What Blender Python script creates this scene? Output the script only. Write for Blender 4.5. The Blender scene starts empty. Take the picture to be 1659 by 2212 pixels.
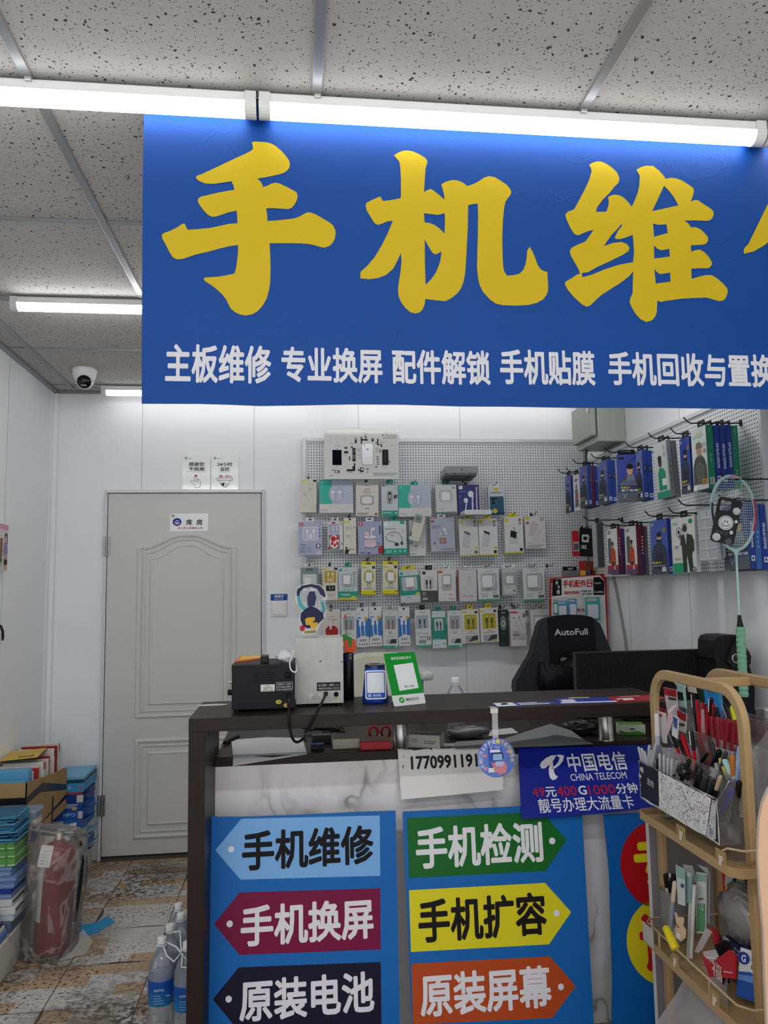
import bpy, bmesh, math, random
from mathutils import Vector, Matrix
from mathutils.geometry import tessellate_polygon
SC = bpy.context.scene
COL = SC.collection
PI = math.pi
# ------------------------------------------------------------------ camera
CAM_H = 1.466
FPX, YAW, PITCH, ROLL = 1653.445, .116940205, .101780938, -.0167035552
_f = Vector((math.sin(YAW)*math.cos(PITCH), math.cos(YAW)*math.cos(PITCH), math.sin(PITCH)))
_r0 = Vector((math.cos(YAW), -math.sin(YAW), 0)); _u0 = _r0.cross(_f)
_r = _r0*math.cos(ROLL)+_u0*math.sin(ROLL); _u = -_r0*math.sin(ROLL)+_u0*math.cos(ROLL)
cd = bpy.data.cameras.new('camera'); cam = bpy.data.objects.new('camera', cd); COL.objects.link(cam)
cd.sensor_fit = 'HORIZONTAL'; cd.sensor_width = 36; cd.lens = FPX*36/1659; cd.clip_start = .05
cam.matrix_world = Matrix(((_r.x, _u.x, -_f.x, 0), (_r.y, _u.y, -_f.y, 0), (_r.z, _u.z, -_f.z, CAM_H), (0, 0, 0, 1)))
SC.camera = cam
# ------------------------------------------------------------------ light and exposure
EXPOSURE = 0.85
TUBE = {'front': 5.5, 'middle': 14.0, 'back': 2.6, 'unseen_fill': 24.0}   # emission of each ceiling row's tubes; the last rows are unseen, added as fill
WORLD = .85          # unseen fill light, added through the room end left open behind the camera
SC.view_settings.view_transform = 'Standard'; SC.view_settings.look = 'None'
SC.view_settings.gamma = 1; SC.view_settings.exposure = EXPOSURE; SC.view_settings.use_curve_mapping = False
SC.cycles.max_bounces = 8; SC.cycles.transparent_max_bounces = 24; SC.cycles.caustics_refractive = False; SC.cycles.caustics_reflective = False
SC.cycles.sample_clamp_indirect = 6
wd = bpy.data.worlds.new('world'); SC.world = wd; wd.use_nodes = True
wd.node_tree.nodes['Background'].inputs[0].default_value = (.92, .96, 1, 1)
wd.node_tree.nodes['Background'].inputs[1].default_value = WORLD
random.seed(7)
R = random.uniform
# ------------------------------------------------------------------ projection of photo measurements onto real planes
def ray(px, py): return _f+_r*((px-829.5)/FPX)-_u*((py-1106)/FPX)
def on_y(px, py, Y): v = ray(px, py); v = v*(Y/v.y); v.z += CAM_H; return v
def on_x(px, py, X): v = ray(px, py); v = v*(X/v.x); v.z += CAM_H; return v
def on_z(px, py, z): v = ray(px, py); v = v*((z-CAM_H)/v.z); v.z += CAM_H; return v
class Fr:
    """a flat frame: origin, u (right), v (up), n (out)"""
    def __init__(s, o, u=(1, 0, 0), v=(0, 0, 1)):
        s.o = Vector(o); s.u = Vector(u).normalized(); s.v = Vector(v).normalized(); s.n = s.u.cross(s.v)
    def p(s, a, b, c=0): return s.o+s.u*a+s.v*b+s.n*c
    def uv(s, px, py):
        v = ray(px, py); c = Vector((0, 0, CAM_H)); t = (s.o-c).dot(s.n)/v.dot(s.n); q = c+v*t-s.o
        return q.dot(s.u), q.dot(s.v)
# ------------------------------------------------------------------ materials
_mats = {}
def lin(h):
    h = h.lstrip('#'); h = ''.join(c*2 for c in h) if len(h) == 3 else h
    c = [int(h[i:i+2], 16)/255 for i in (0, 2, 4)]
    return tuple(x/12.92 if x <= .04045 else ((x+.055)/1.055)**2.4 for x in c)+(1,)
def M(h, rough=.5, metal=0, emit=0, coat=0, spec=.18, bump=0, bscale=40):
    k = (h, rough, metal, emit, coat, spec, bump, bscale)
    if k in _mats: return _mats[k]
    m = bpy.data.materials.new('mat_'+h.strip('#')); m.use_nodes = True
    b = m.node_tree.nodes['Principled BSDF']; c = lin(h)
    b.inputs['Base Color'].default_value = c; b.inputs['Roughness'].default_value = rough
    b.inputs['Metallic'].default_value = metal; b.inputs['Coat Weight'].default_value = coat; b.inputs['Coat Roughness'].default_value = .08
    b.inputs['Specular IOR Level'].default_value = spec
    if emit: b.inputs['Emission Color'].default_value = c; b.inputs['Emission Strength'].default_value = emit
    if bump:
        N = m.node_tree.nodes; L = m.node_tree.links
        tc = N.new('ShaderNodeTexCoord'); n = N.new('ShaderNodeTexNoise'); n.inputs['Scale'].default_value = bscale; n.inputs['Detail'].default_value = 4
        bp = N.new('ShaderNodeBump'); bp.inputs['Strength'].default_value = bump; bp.inputs['Distance'].default_value = .01
        L.new(tc.outputs['Object'], n.inputs['Vector']); L.new(n.outputs['Fac'], bp.inputs['Height']); L.new(bp.outputs['Normal'], b.inputs['Normal'])
    _mats[k] = m; return m
def film(h='#ffffff', alpha=.25, rough=.15, gloss=.25, crease=0):
    """thin clear plastic: part see-through, part tinted, part mirror"""
    k = ('film', h, alpha, rough, gloss, crease)
    if k in _mats: return _mats[k]
    m = bpy.data.materials.new('film'); m.use_nodes = True; N = m.node_tree.nodes; L = m.node_tree.links; N.clear()
    out = N.new('ShaderNodeOutputMaterial'); tr = N.new('ShaderNodeBsdfTransparent'); df = N.new('ShaderNodeBsdfDiffuse'); gl = N.new('ShaderNodeBsdfGlossy')
    df.inputs[0].default_value = lin(h); gl.inputs[0].default_value = (1, 1, 1, 1); gl.inputs['Roughness'].default_value = rough
    if crease:
        tc = N.new('ShaderNodeTexCoord'); n = N.new('ShaderNodeTexNoise'); n.inputs['Scale'].default_value = crease; n.inputs['Detail'].default_value = 3; n.inputs['Distortion'].default_value = .6
        bp = N.new('ShaderNodeBump'); bp.inputs['Strength'].default_value = .9; bp.inputs['Distance'].default_value = .02
        L.new(tc.outputs['Object'], n.inputs['Vector']); L.new(n.outputs['Fac'], bp.inputs['Height']); L.new(bp.outputs[0], gl.inputs['Normal']); L.new(bp.outputs[0], df.inputs['Normal'])
    lw = N.new('ShaderNodeLayerWeight'); lw.inputs[0].default_value = .25
    mm = N.new('ShaderNodeMath'); mm.operation = 'MULTIPLY'; mm.inputs[1].default_value = gloss
    L.new(lw.outputs['Fresnel'], mm.inputs[0])
    m1 = N.new('ShaderNodeMixShader'); m1.inputs[0].default_value = alpha
    if crease:   # creased plastic turns milky along its folds
        s_ = N.new('ShaderNodeMath'); s_.operation = 'SUBTRACT'; s_.inputs[1].default_value = .5; a_ = N.new('ShaderNodeMath'); a_.operation = 'ABSOLUTE'
        r_ = N.new('ShaderNodeMapRange'); r_.inputs[1].default_value = .022; r_.inputs[2].default_value = 0; r_.inputs[3].default_value = alpha; r_.inputs[4].default_value = min(.9, alpha+.22)
        L.new(n.outputs['Fac'], s_.inputs[0]); L.new(s_.outputs[0], a_.inputs[0]); L.new(a_.outputs[0], r_.inputs[0]); L.new(r_.outputs[0], m1.inputs[0])
    m2 = N.new('ShaderNodeMixShader')
    L.new(tr.outputs[0], m1.inputs[1]); L.new(df.outputs[0], m1.inputs[2]); L.new(m1.outputs[0], m2.inputs[1]); L.new(gl.outputs[0], m2.inputs[2])
    L.new(mm.outputs[0], m2.inputs[0]); L.new(m2.outputs[0], out.inputs[0])
    _mats[k] = m; return m
class NT:
    """small node-tree writer"""
    def __init__(s, name):
        s.m = bpy.data.materials.new(name); s.m.use_nodes = True; s.N = s.m.node_tree.nodes; s.L = s.m.node_tree.links
        s.b = s.N['Principled BSDF']; s.co = s.N.new('ShaderNodeTexCoord').outputs['Object']
    def n(s, t, ins=(), **kw):
        n = s.N.new('ShaderNode'+t)
        for k, v in kw.items(): setattr(n, k, v)
        for k, v in (ins.items() if isinstance(ins, dict) else enumerate(ins)):
            if v is None: continue
            if hasattr(v, 'is_output'): s.L.new(v, n.inputs[k])
            else: n.inputs[k].default_value = v
        return n
    def math(s, op, a, b=None, c=None): return s.n('Math', [a, b, c], operation=op).outputs[0]
    def noise(s, scale, detail=4, vec=None, rough=.5): return s.n('TexNoise', {'Vector': vec or s.co, 'Scale': scale, 'Detail': detail, 'Roughness': rough}).outputs[0]
    def mix(s, f, a, b):
        n = s.N.new('ShaderNodeMix'); n.data_type = 'RGBA'
        for i, v in ((0, f), (6, a), (7, b)):
            if hasattr(v, 'is_output'): s.L.new(v, n.inputs[i])
            else: n.inputs[i].default_value = v
        return n.outputs[2]
    def ramp(s, f, lo, hi): return s.n('MapRange', [f, lo, hi, 0., 1.]).outputs[0]
    def fin(s, col=None, rough=.5, bump=None, bs=.3, bd=.01):
        s.b.inputs['Specular IOR Level'].default_value = .2
        if col is not None:
            if hasattr(col, 'is_output'): s.L.new(col, s.b.inputs['Base Color'])
            else: s.b.inputs['Base Color'].default_value = col
        if hasattr(rough, 'is_output'): s.L.new(rough, s.b.inputs['Roughness'])
        else: s.b.inputs['Roughness'].default_value = rough
        if bump is not None:
            bp = s.n('Bump', {'Strength': bs, 'Distance': bd, 'Height': bump}); s.L.new(bp.outputs[0], s.b.inputs['Normal'])
        return s.m
# ------------------------------------------------------------------ mesh builder
_txt = {}
def text_mesh(s, bold=0.0):
    """flat glyph mesh; bold lays shifted copies over each other, as a sign maker's stacked vinyl"""
    k = (s, bold)
    if k not in _txt:
        c = bpy.data.curves.new('t', 'FONT'); c.body = s; c.resolution_u = 2; c.fill_mode = 'FRONT'; c.dimensions = '2D'
        o = bpy.data.objects.new('t', c); COL.objects.link(o)
        dg = bpy.context.evaluated_depsgraph_get(); me = bpy.data.meshes.new_from_object(o.evaluated_get(dg), depsgraph=dg)
        V = [(v.co.x, v.co.y) for v in me.vertices]; F = [tuple(p.vertices) for p in me.polygons]
        bpy.data.objects.remove(o); bpy.data.curves.remove(c); bpy.data.meshes.remove(me)
        L = [(V, 0, 0, 0)]
        if bold:
            n = 8 if bold >= .015 else 4
            L += [(V, bold*math.cos(2*PI*(i+.5)/n), bold*math.sin(2*PI*(i+.5)/n), (i+1)*4e-5) for i in range(n)]
        F = [tuple(j+q*len(V) for j in f) for q in range(len(L)) for f in F]
        V = [(x+dx, y+dy, dz) for W, dx, dy, dz in L for x, y in W]
        _txt[k] = (V, F)
    return _txt[k]
def rrect(x0, y0, x1, y1, r, n=4):
    r = min(r, abs(x1-x0)/2, abs(y1-y0)/2); P = []
    for cx, cy, a in ((x1-r, y1-r, 0), (x0+r, y1-r, 90), (x0+r, y0+r, 180), (x1-r, y0+r, 270)):
        for i in range(n+1): t = math.radians(a+90*i/n); P.append((cx+r*math.cos(t), cy+r*math.sin(t)))
    return P
def ell(cx, cy, rx, ry, n=24, a0=0, a1=360):
    return [(cx+rx*math.cos(math.radians(a0+(a1-a0)*i/n)), cy+ry*math.sin(math.radians(a0+(a1-a0)*i/n))) for i in range(n+(a1-a0 < 360))]
class MB:
    def __init__(s, org=(0, 0, 0)): s.V = []; s.F = []; s.I = []; s.S = []; s.mats = []; s.org = Vector(org)
    def mi(s, m):
        if isinstance(m, str): m = M(m)
        if m not in s.mats: s.mats.append(m)
        return s.mats.index(m)
    def add(s, vs, fs, m, smooth=False):
        k = len(s.V); i = s.mi(m)
        s.V += [Vector(v)-s.org for v in vs]
        for f in fs: s.F.append(tuple(k+j for j in f)); s.I.append(i); s.S.append(smooth)
        return s
    def box(s, c, d, m, rot=None, bev=0, seg=2):
        bm = bmesh.new(); bmesh.ops.create_cube(bm, size=1)
        for v in bm.verts: v.co = Vector((v.co.x*d[0], v.co.y*d[1], v.co.z*d[2]))
        if bev: bmesh.ops.bevel(bm, geom=bm.edges[:], offset=min(bev, min(d)*.49), segments=seg, profile=.5, affect='EDGES')
        bm.verts.index_update(); c = Vector(c)
        vs = [(rot @ v.co if rot else v.co.copy())+c for v in bm.verts]; fs = [[v.index for v in f.verts] for f in bm.faces]
        bm.free(); return s.add(vs, fs, m)
    def b2(s, x0, y0, z0, x1, y1, z1, m, bev=0, seg=2):
        return s.box(((x0+x1)/2, (y0+y1)/2, (z0+z1)/2), (abs(x1-x0), abs(y1-y0), abs(z1-z0)), m, None, bev, seg)
    def flat(s, fr, pts, m, off=.0005, holes=()):
        rings = [[Vector((a, b, 0)) for a, b in q] for q in (pts, *holes)]
        tri = tessellate_polygon(rings); al = [v for q in rings for v in q]
        out = []
        for t in tri:
            a, b, c = (al[i] for i in t)
            out.append(t if (b-a).cross(c-a).z > 0 else (t[0], t[2], t[1]))
        return s.add([fr.p(v.x, v.y, off) for v in al], out, m)
    def prism(s, fr, pts, t0, t1, m, smooth=False, holes=()):
        """extrude polygon (u, v) along the frame normal from t0 to t1, optional holes"""
        for q in (pts, *holes):
            n = len(q); k = [fr.p(a, b, t0) for a, b in q]+[fr.p(a, b, t1) for a, b in q]
            ar = sum(q[i][0]*q[(i+1) % n][1]-q[(i+1) % n][0]*q[i][1] for i in range(n)) > 0
            if q is not pts: ar = not ar
            fs = [(i, (i+1) % n, n+(i+1) % n, n+i) if ar else (i, n+i, n+(i+1) % n, (i+1) % n) for i in range(n)]
            s.add(k, fs, m, smooth)
        s.flat(fr, pts, m, t1, holes)
        k = len(s.F); s.flat(fr, pts, m, t0, holes)
        for i in range(k, len(s.F)): s.F[i] = s.F[i][::-1]
        return s
    def tube(s, pts, r, m, n=8, closed=False, cap=True, prof=None, up=None):
        """sweep a circle (or profile [(a,b)]) along pts; r may be a list"""
        P = [Vector(p) for p in pts]; N = len(P); rs = r if isinstance(r, (list, tuple)) else [r]*N
        T = [((P[(i+1) % N]-P[i-1]) if closed or 0 < i < N-1 else (P[1]-P[0] if i == 0 else P[-1]-P[-2])).normalized() for i in range(N)]
        a = Vector(up) if up else Vector((0, 0, 1)) if abs(T[0].z) < .9 else Vector((1, 0, 0))
        vs = []; prof0 = prof or [(math.cos(2*PI*j/n), math.sin(2*PI*j/n)) for j in range(n)]; n = len(prof0)
        x = (a-T[0]*a.dot(T[0])).normalized()
        for i in range(N):
            if up: x = Vector(up)
            x = (x-T[i]*x.dot(T[i])).normalized(); y = T[i].cross(x)
            for ca, sa in prof0: vs.append(P[i]+x*(ca*rs[i])+y*(sa*rs[i]))
        fs = []
        for i in range(N if closed else N-1):
            k = (i+1) % N
            for j in range(n): fs.append((i*n+j, i*n+(j+1) % n, k*n+(j+1) % n, k*n+j))
        s.add(vs, fs, m, prof is None)
        if cap and not closed: s.add(vs[:n], [tuple(range(n))[::-1]], m); s.add(vs[-n:], [tuple(range(n))], m)
        return s
    def lathe(s, prof, m, o=(0, 0, 0), ax=(0, 0, 1), n=20, smooth=True, sx=1, sy=1):
        ax = Vector(ax).normalized(); x = ax.orthogonal().normalized() if abs(ax.z) < .999 else Vector((1, 0, 0)); y = ax.cross(x); o = Vector(o)
        vs = [o+x*(r*sx*math.cos(2*PI*j/n))+y*(r*sy*math.sin(2*PI*j/n))+ax*z for r, z in prof for j in range(n)]
        fs = [(i*n+j, i*n+(j+1) % n, (i+1)*n+(j+1) % n, (i+1)*n+j) for i in range(len(prof)-1) for j in range(n)]
        s.add(vs, fs, m, smooth)
        for i, fl in ((0, True), (len(prof)-1, False)):
            if prof[i][0] > 1e-5:
                q = vs[i*n:(i+1)*n]; s.add(q, [tuple(range(n))[::-1] if fl else tuple(range(n))], m)
        return s
    def text(s, fr, t, a0, b0, a1, b1, m, off=.001, bold=0., keep=False):
        """lettering fitted into the (u, v) rectangle a0,b0 (lower left) .. a1,b1 (upper right)"""
        V, F = text_mesh(t, bold)
        if not V: return s
        xs = [v[0] for v in V]; ys = [v[1] for v in V]; x0, x1, y0, y1 = min(xs), max(xs), min(ys), max(ys)
        kx = (a1-a0)/(x1-x0); ky = (b1-b0)/(y1-y0)
        if keep: kx = ky
        return s.add([fr.p(a0+(x-x0)*kx, b0+(y-y0)*ky, off+z) for x, y, z in V], F, m)
    def build(s, name, parent=None, kind=None, smooth=None):
        me = bpy.data.meshes.new(name); me.from_pydata([tuple(v) for v in s.V], [], s.F)
        for m in s.mats: me.materials.append(m)
        me.polygons.foreach_set('material_index', s.I); me.polygons.foreach_set('use_smooth', s.S if smooth is None else [smooth]*len(s.F)); me.update()
        o = bpy.data.objects.new(name, me); COL.objects.link(o)
        if parent: o.parent = parent
        else: o.location = s.org
        if kind: o['kind'] = kind
        return o
def thing(name, label, cat, loc=(0, 0, 0), rot=(0, 0, 0), group=None):
    o = bpy.data.objects.new(name, None); COL.objects.link(o); o.location = loc; o.rotation_euler = rot; o.empty_display_size = .05
    return tag(o, label, cat, group)
def tag(o, label, cat, group=None):
    o['label'] = label; o['category'] = cat
    if group: o['group'] = group
    return o
def struct(mb, name, parent=None): return mb.build(name, parent, None if parent else 'structure')
def dup(root, loc, rot=None, label=None):
    r = root.copy(); COL.objects.link(r); r.location = loc
    if rot is not None: r.rotation_euler = rot
    if label: r['label'] = label
    for ch in list(root.children):
        c = ch.copy(); COL.objects.link(c); c.parent = r
        for g in list(ch.children): d = g.copy(); COL.objects.link(d); d.parent = c
    return r
# printed artwork: shapes in a 0..1 square (a to the right, b DOWN) on a w x h face
def art(mb, fr, w, h, items, off=.0006, t=0):
    for k, it in enumerate(items):
        z = off+k*.00012; q = it[0]
        P = lambda L: [((a-.5)*w, (1-b)*h) for a, b in L]
        if q == 'r':
            a0, b0, a1, b1, c = it[1:6]; polys = [rrect(*P([(a0, b1)])[0], *P([(a1, b0)])[0], (it[6] if len(it) > 6 else 0)*w)]
        elif q == 'e': ca, cb, ra, rb, c = it[1:6]; x, y = P([(ca, cb)])[0]; polys = [ell(x, y, ra*w, rb*h, 20)]
        elif q == 'p': c = it[2]; polys = [P(it[1])]
        elif q == 'l':
            L = P(it[1]); hw = it[2]*w/2; c = it[3]; polys = []
            for i in range(len(L)-1):
                a, b = Vector(L[i]), Vector(L[i+1]); d = (b-a).normalized()*hw; nn = Vector((-d.y, d.x)); a = a-d*.5; b = b+d*.5
                polys.append([tuple(a-nn), tuple(b-nn), tuple(b+nn), tuple(a+nn)])
        elif q == 'g':
            a0, b0, a1, b1, n, c = it[1:7]; polys = []
            for i in range(n):
                y0 = b0+(b1-b0)*(i+.2)/n; y1 = b0+(b1-b0)*(i+.7)/n; e = a1-(a1-a0)*((i*37) % 5)*.06
                polys.append(P([(a0, y1), (e, y1), (e, y0), (a0, y0)]))
        elif q == 't':
            s_, a0, b0, a1, b1, c = it[1:7]; A = P([(a0, b1), (a1, b0)])
            mb.text(fr, s_, A[0][0], A[0][1], A[1][0], A[1][1], c, z+t, it[7] if len(it) > 7 else 0); continue
        for pl in polys:
            if t: mb.prism(fr, pl, 0, t+k*.0002, c)
            else: mb.flat(fr, pl, c, z)
# ================================================================== the setting
XL, XR, YB, ZC = -1.39, 1.82, 4.58, 2.66
GX0, GY0, GS = -.607, 1.775, .665
def mat_wall():
    t = NT('white_panel_wall'); n = t.noise(3, 3); n2 = t.noise(60, 2)
    return t.fin(t.mix(n, lin('#e6e7e8'), lin('#ecedee')), t.ramp(n, -.6, 1.6), n2, .04)
WALL = mat_wall()
def mat_ceiling():
    t = NT('mineral_fibre_tile')
    cols = []; base = t.mix(t.noise(5, 3), lin('#b0adaa'), lin('#bdbab6'))
    w = t.n('VectorMath', [t.co, None], operation='ADD'); nz = t.n('TexNoise', {'Vector': t.co, 'Scale': 70., 'Detail': 2.}).outputs[1]
    sc = t.n('VectorMath', {0: nz, 3: .014}, operation='SCALE'); t.L.new(sc.outputs[0], w.inputs[1])
    mask = None
    for s, r, rnd in ((52, .22, .55), (105, .26, .40), (190, .25, .35)):
        v = t.n('TexVoronoi', {'Vector': w.outputs[0], 'Scale': float(s)}); c = t.n('SeparateColor', [v.outputs['Color']]).outputs[0]
        m = t.math('MULTIPLY', t.math('LESS_THAN', v.outputs['Distance'], t.math('MULTIPLY', c, r)), t.math('GREATER_THAN', c, rnd))
        mask = m if mask is None else t.math('MAXIMUM', mask, m)
    return t.fin(t.mix(mask, base, lin('#3c3937')), .95, t.math('SUBTRACT', t.noise(160, 3), mask), .12, .004)
def mat_floor():
    t = NT('worn_mosaic_floor'); s = t.n('SeparateXYZ', [t.co])
    T = .33; o1 = t.math('DIVIDE', t.math('ADD', s.outputs[0], .57+3.3), T); o2 = t.math('DIVIDE', t.math('ADD', s.outputs[1], -3.66+6.6), T)
    fx, fy = t.math('FRACT', o1), t.math('FRACT', o2)
    cx, cy = t.math('FLOOR', t.math('MULTIPLY', o1, 3.)), t.math('FLOOR', t.math('MULTIPLY', o2, 4.))
    par = t.math('MULTIPLY', t.math('MODULO', t.math('ADD', cx, 300.), 2.), .5)
    wn = t.n('TexWhiteNoise', {0: t.n('CombineXYZ', [t.math('FLOOR', t.math('MULTIPLY', t.math('ADD', cx, t.math('MULTIPLY', t.math('MODULO', t.math('ADD', cy, 300.), 3.), .7)), .62)), cy, 0.]).outputs[0]}, noise_dimensions='3D').outputs[0]
    tan = t.math('GREATER_THAN', wn, .55)
    col = t.mix(tan, t.mix(t.noise(9, 3), lin('#b6b3b0'), lin('#d0cdc9')), t.mix(t.noise(8, 3), lin('#ad937a'), lin('#c0a689')))
    def edge(f, w): return t.math('MAXIMUM', t.math('LESS_THAN', f, w), t.math('GREATER_THAN', f, 1-w))
    sub = t.math('MAXIMUM', edge(t.math('FRACT', t.math('MULTIPLY', o1, 3.)), .02), edge(t.math('FRACT', t.math('MULTIPLY', o2, 4.)), .025))
    col = t.mix(t.math('MULTIPLY', sub, .35), col, lin('#d8d4cc'))
    wob = t.math('ADD', .006, t.math('MULTIPLY', t.math('MAXIMUM', t.math('SUBTRACT', t.noise(2.3, 2), .52), 0.), .35))
    jn = t.math('MAXIMUM', t.math('MAXIMUM', t.math('LESS_THAN', fx, wob), t.math('GREATER_THAN', fx, .994)), t.math('LESS_THAN', fy, wob))
    col = t.mix(jn, col, lin('#4a3d33'))
    big = t.ramp(t.noise(1.9, 3), .44, .60)                                    # traffic dirt in patches
    spk = t.ramp(t.noise(34, 6, rough=.72), .45, .55)
    col = t.mix(t.math('MULTIPLY', t.math('MULTIPLY', big, spk), .96), col, lin('#2f2923'))
    fine = t.math('MULTIPLY', t.ramp(t.noise(60, 6, rough=.72), .54, .59), t.ramp(t.noise(4, 2), .34, .52))
    col = t.mix(t.math('MULTIPLY', fine, .95), col, lin('#3a332c'))
    grime = t.math('MULTIPLY', t.ramp(t.noise(2.6, 4, vec=t.n('VectorMath', [t.co, (3.1, 7.7, 0)], operation='ADD').outputs[0]), .46, .70), .85)
    col = t.mix(grime, col, lin('#6d604f'))
    return t.fin(col, .5, t.math('SUBTRACT', spk, t.math('MULTIPLY', jn, 2.)), .12, .003)
YF = -1.3
m = MB(); m.b2(XL-.1, YF, -.06, XR+.1, YB+.1, 0, mat_floor()); struct(m, 'floor')
m = MB(); m.b2(XL-.1, YF, ZC, XR+.1, YB+.1, ZC+.05, mat_ceiling()); struct(m, 'ceiling')
SEAM = M('#8d9092', .6)
m = MB(); m.b2(XL-.1, YB, 0, XR+.1, YB+.08, ZC, WALL)
for px, py in ((308, 900), (549, 900), (774, 905), (993, 905)):
    x = on_y(px, py, YB).x; m.b2(x-.0012, YB-.0006, 0, x+.0012, YB, ZC, SEAM)
struct(m, 'wall_back')
m = MB(); m.b2(XL-.08, YF, 0, XL, YB, ZC, WALL)
y = on_x(15, 960, XL).y
for q in (y, y-1.15, y-2.3): m.b2(XL, q-.0012, .14, XL+.0006, q+.0012, ZC, SEAM)
struct(m, 'wall_left')
m = MB(); m.b2(XR, YF, 0, XR+.08, YB, ZC, WALL)
for q in (on_x(1361, 1320, XR).y, on_x(1494, 1360, XR).y, 1.9, .8): m.b2(XR-.0006, q-.0012, 0, XR, q+.0012, ZC, SEAM)
struct(m, 'wall_right')
m = MB(); m.b2(XL, YB-.03, .14, XL+.028, YB, ZC-.02, WALL, .004); m.b2(XL, YB-.075, .14, XL+.006, YB-.03, ZC-.02, WALL, .002); struct(m, 'trim_1')
LEDGE = NT('ledge_paint'); LEDGE = LEDGE.fin(LEDGE.mix(LEDGE.ramp(LEDGE.noise(14, 4), .55, .75), lin('#c9c5bf'), lin('#9b9184')), .5)
m = MB(); m.b2(XL, YF, 0, -1.12, YB-.02, .14, LEDGE, .006); struct(m, 'baseboard_left')
# ceiling grid
TB = M('#8f9194', .32, .3)
k = 0
for i in range(-1, 4):
    x = GX0+i*GS; m = MB(); m.b2(x-.012, YF, ZC-.006, x+.012, YB, ZC, TB, .0015); k += 1; struct(m, 'trim_%d' % (k+1))
m = MB()
for x, y0 in ((XL+.011, YF), ): m.b2(XL, y0, ZC-.018, XL+.022, YB, ZC, TB, .002)
m.b2(XR-.022, YF, ZC-.018, XR, YB, ZC, TB, .002); m.b2(XL, YB-.022, ZC-.018, XR, YB, ZC, TB, .002); struct(m, 'trim_7')
for j in range(-4, 5):
    y = GY0+j*GS
    m = MB(); m.b2(XL, y-.011, ZC-.004, XR, y+.011, ZC, TB, .001); struct(m, 'trim_%d' % (12+j))
# ------------------------------------------------------------------ tube lights
HOUS = M('#e4e4e2', .35); CAPM = M('#d8d8d6', .4); TUBEM = {k_: M('#ffffff', .4, 0, v_) for k_, v_ in TUBE.items()}
def tube_light(x0, x1, y, label, row='front', wire=False, mark=False, clips=()):
    t = thing('tube_light', label, 'ceiling light', ((x0+x1)/2, y, ZC-.012), group='tube lights on the ceiling')
    o = t.location
    m = MB(o); m.b2(x0, y-.021, ZC-.030, x1, y+.021, ZC-.007, HOUS, .004); m.b2(x0+.002, y-.0245, ZC-.0335, x1-.002, y+.0245, ZC-.029, HOUS, .001); m.build('housing', t)
    c = .027; pr = [(y+.0245*math.cos(a), ZC-.0335+.027*math.sin(a)) for a in [PI+PI*i/12 for i in range(13)]]
    fr = Fr((x0+c, 0, 0), (0, 1, 0), (0, 0, 1))
    m = MB(o); m.prism(fr, pr, 0, x1-x0-2*c, TUBEM[row]); m.build('diffuser', t)
    pr2 = [(y+.0265*math.cos(a), ZC-.0325+.0295*math.sin(a)) for a in [PI+PI*i/12 for i in range(13)]]
    for a, b in ((0, c), (x1-x0-c, x1-x0)):
        m = MB(o); m.prism(Fr((x0, 0, 0), (0, 1, 0), (0, 0, 1)), pr2, a, b, CAPM); m.b2(x0+a, y-.0265, ZC-.033, x0+b, y+.0265, ZC-.008, CAPM, .002); m.build('end_cap', t)
    for x in clips:
        m = MB(o); m.b2(x-.008, y-.029, ZC-.016, x+.008, y-.02, ZC-.006, M('#c9c9c6', .3, .5), .002); m.b2(x-.006, y-.02, ZC-.0075, x+.006, y+.02, ZC-.004, M('#c9c9c6', .3, .5)); m.build('mounting_clip', t)
    if wire:
        m = MB(o); m.tube([(x0+.005, y, ZC-.02), (x0-.03, y, ZC-.016), (x0-.06, y+.005, ZC-.01), (x0-.10, y+.004, ZC-.006), (x0-.2, y, ZC-.005)], .003, '#8e8e8c', 6); m.build('wire', t)
    return t
xj = on_y(556, 230, 1.735).x
tube_light(-1.385, xj-.003, 1.755, 'tube light at the left end of the front ceiling row, above the blue banner', clips=(on_y(62, 171, 1.735).x,))
tube_light(xj+.003, on_y(1655, 290, 1.735).x, 1.755, 'long tube light over the middle of the blue banner', clips=(on_y(686, 206, 1.735).x, on_y(1260, 243, 1.735).x))
tube_light(on_y(1655, 290, 1.735).x+.006, 1.80, 1.755, 'short tube light at the right end of the front ceiling row')
x2 = on_y(20, 650, 3.08).x
tube_light(x2, x2+1.31, 3.105, 'tube light of the second ceiling row, its cable ending left of it', 'middle', wire=True)
tube_light(x2+1.316, XR-.03, 3.105, 'tube light of the second ceiling row hidden behind the banner', 'middle')
x3 = on_y(218, 846, 4.42).x
tube_light(x3, x3+1.31, 4.44, 'tube light nearest the back wall, beside the security camera', 'back', wire=True)
tube_light(x3+1.316, XR-.03, 4.44, 'tube light at the back wall above the pegboard', 'back')
for i_, y_ in enumerate((GY0-2*GS, GY0-4*GS)):  # unseen tube rows, added to brighten the counter front
    for a, b in ((-1.3, .0), (.01, 1.31)): tube_light(a, b, y_, 'unseen added tube light of the %s ceiling row before the banner row, %s one' % (('nearer', 'farther')[i_], 'left' if a < -1 else 'right'), 'unseen_fill')
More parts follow.
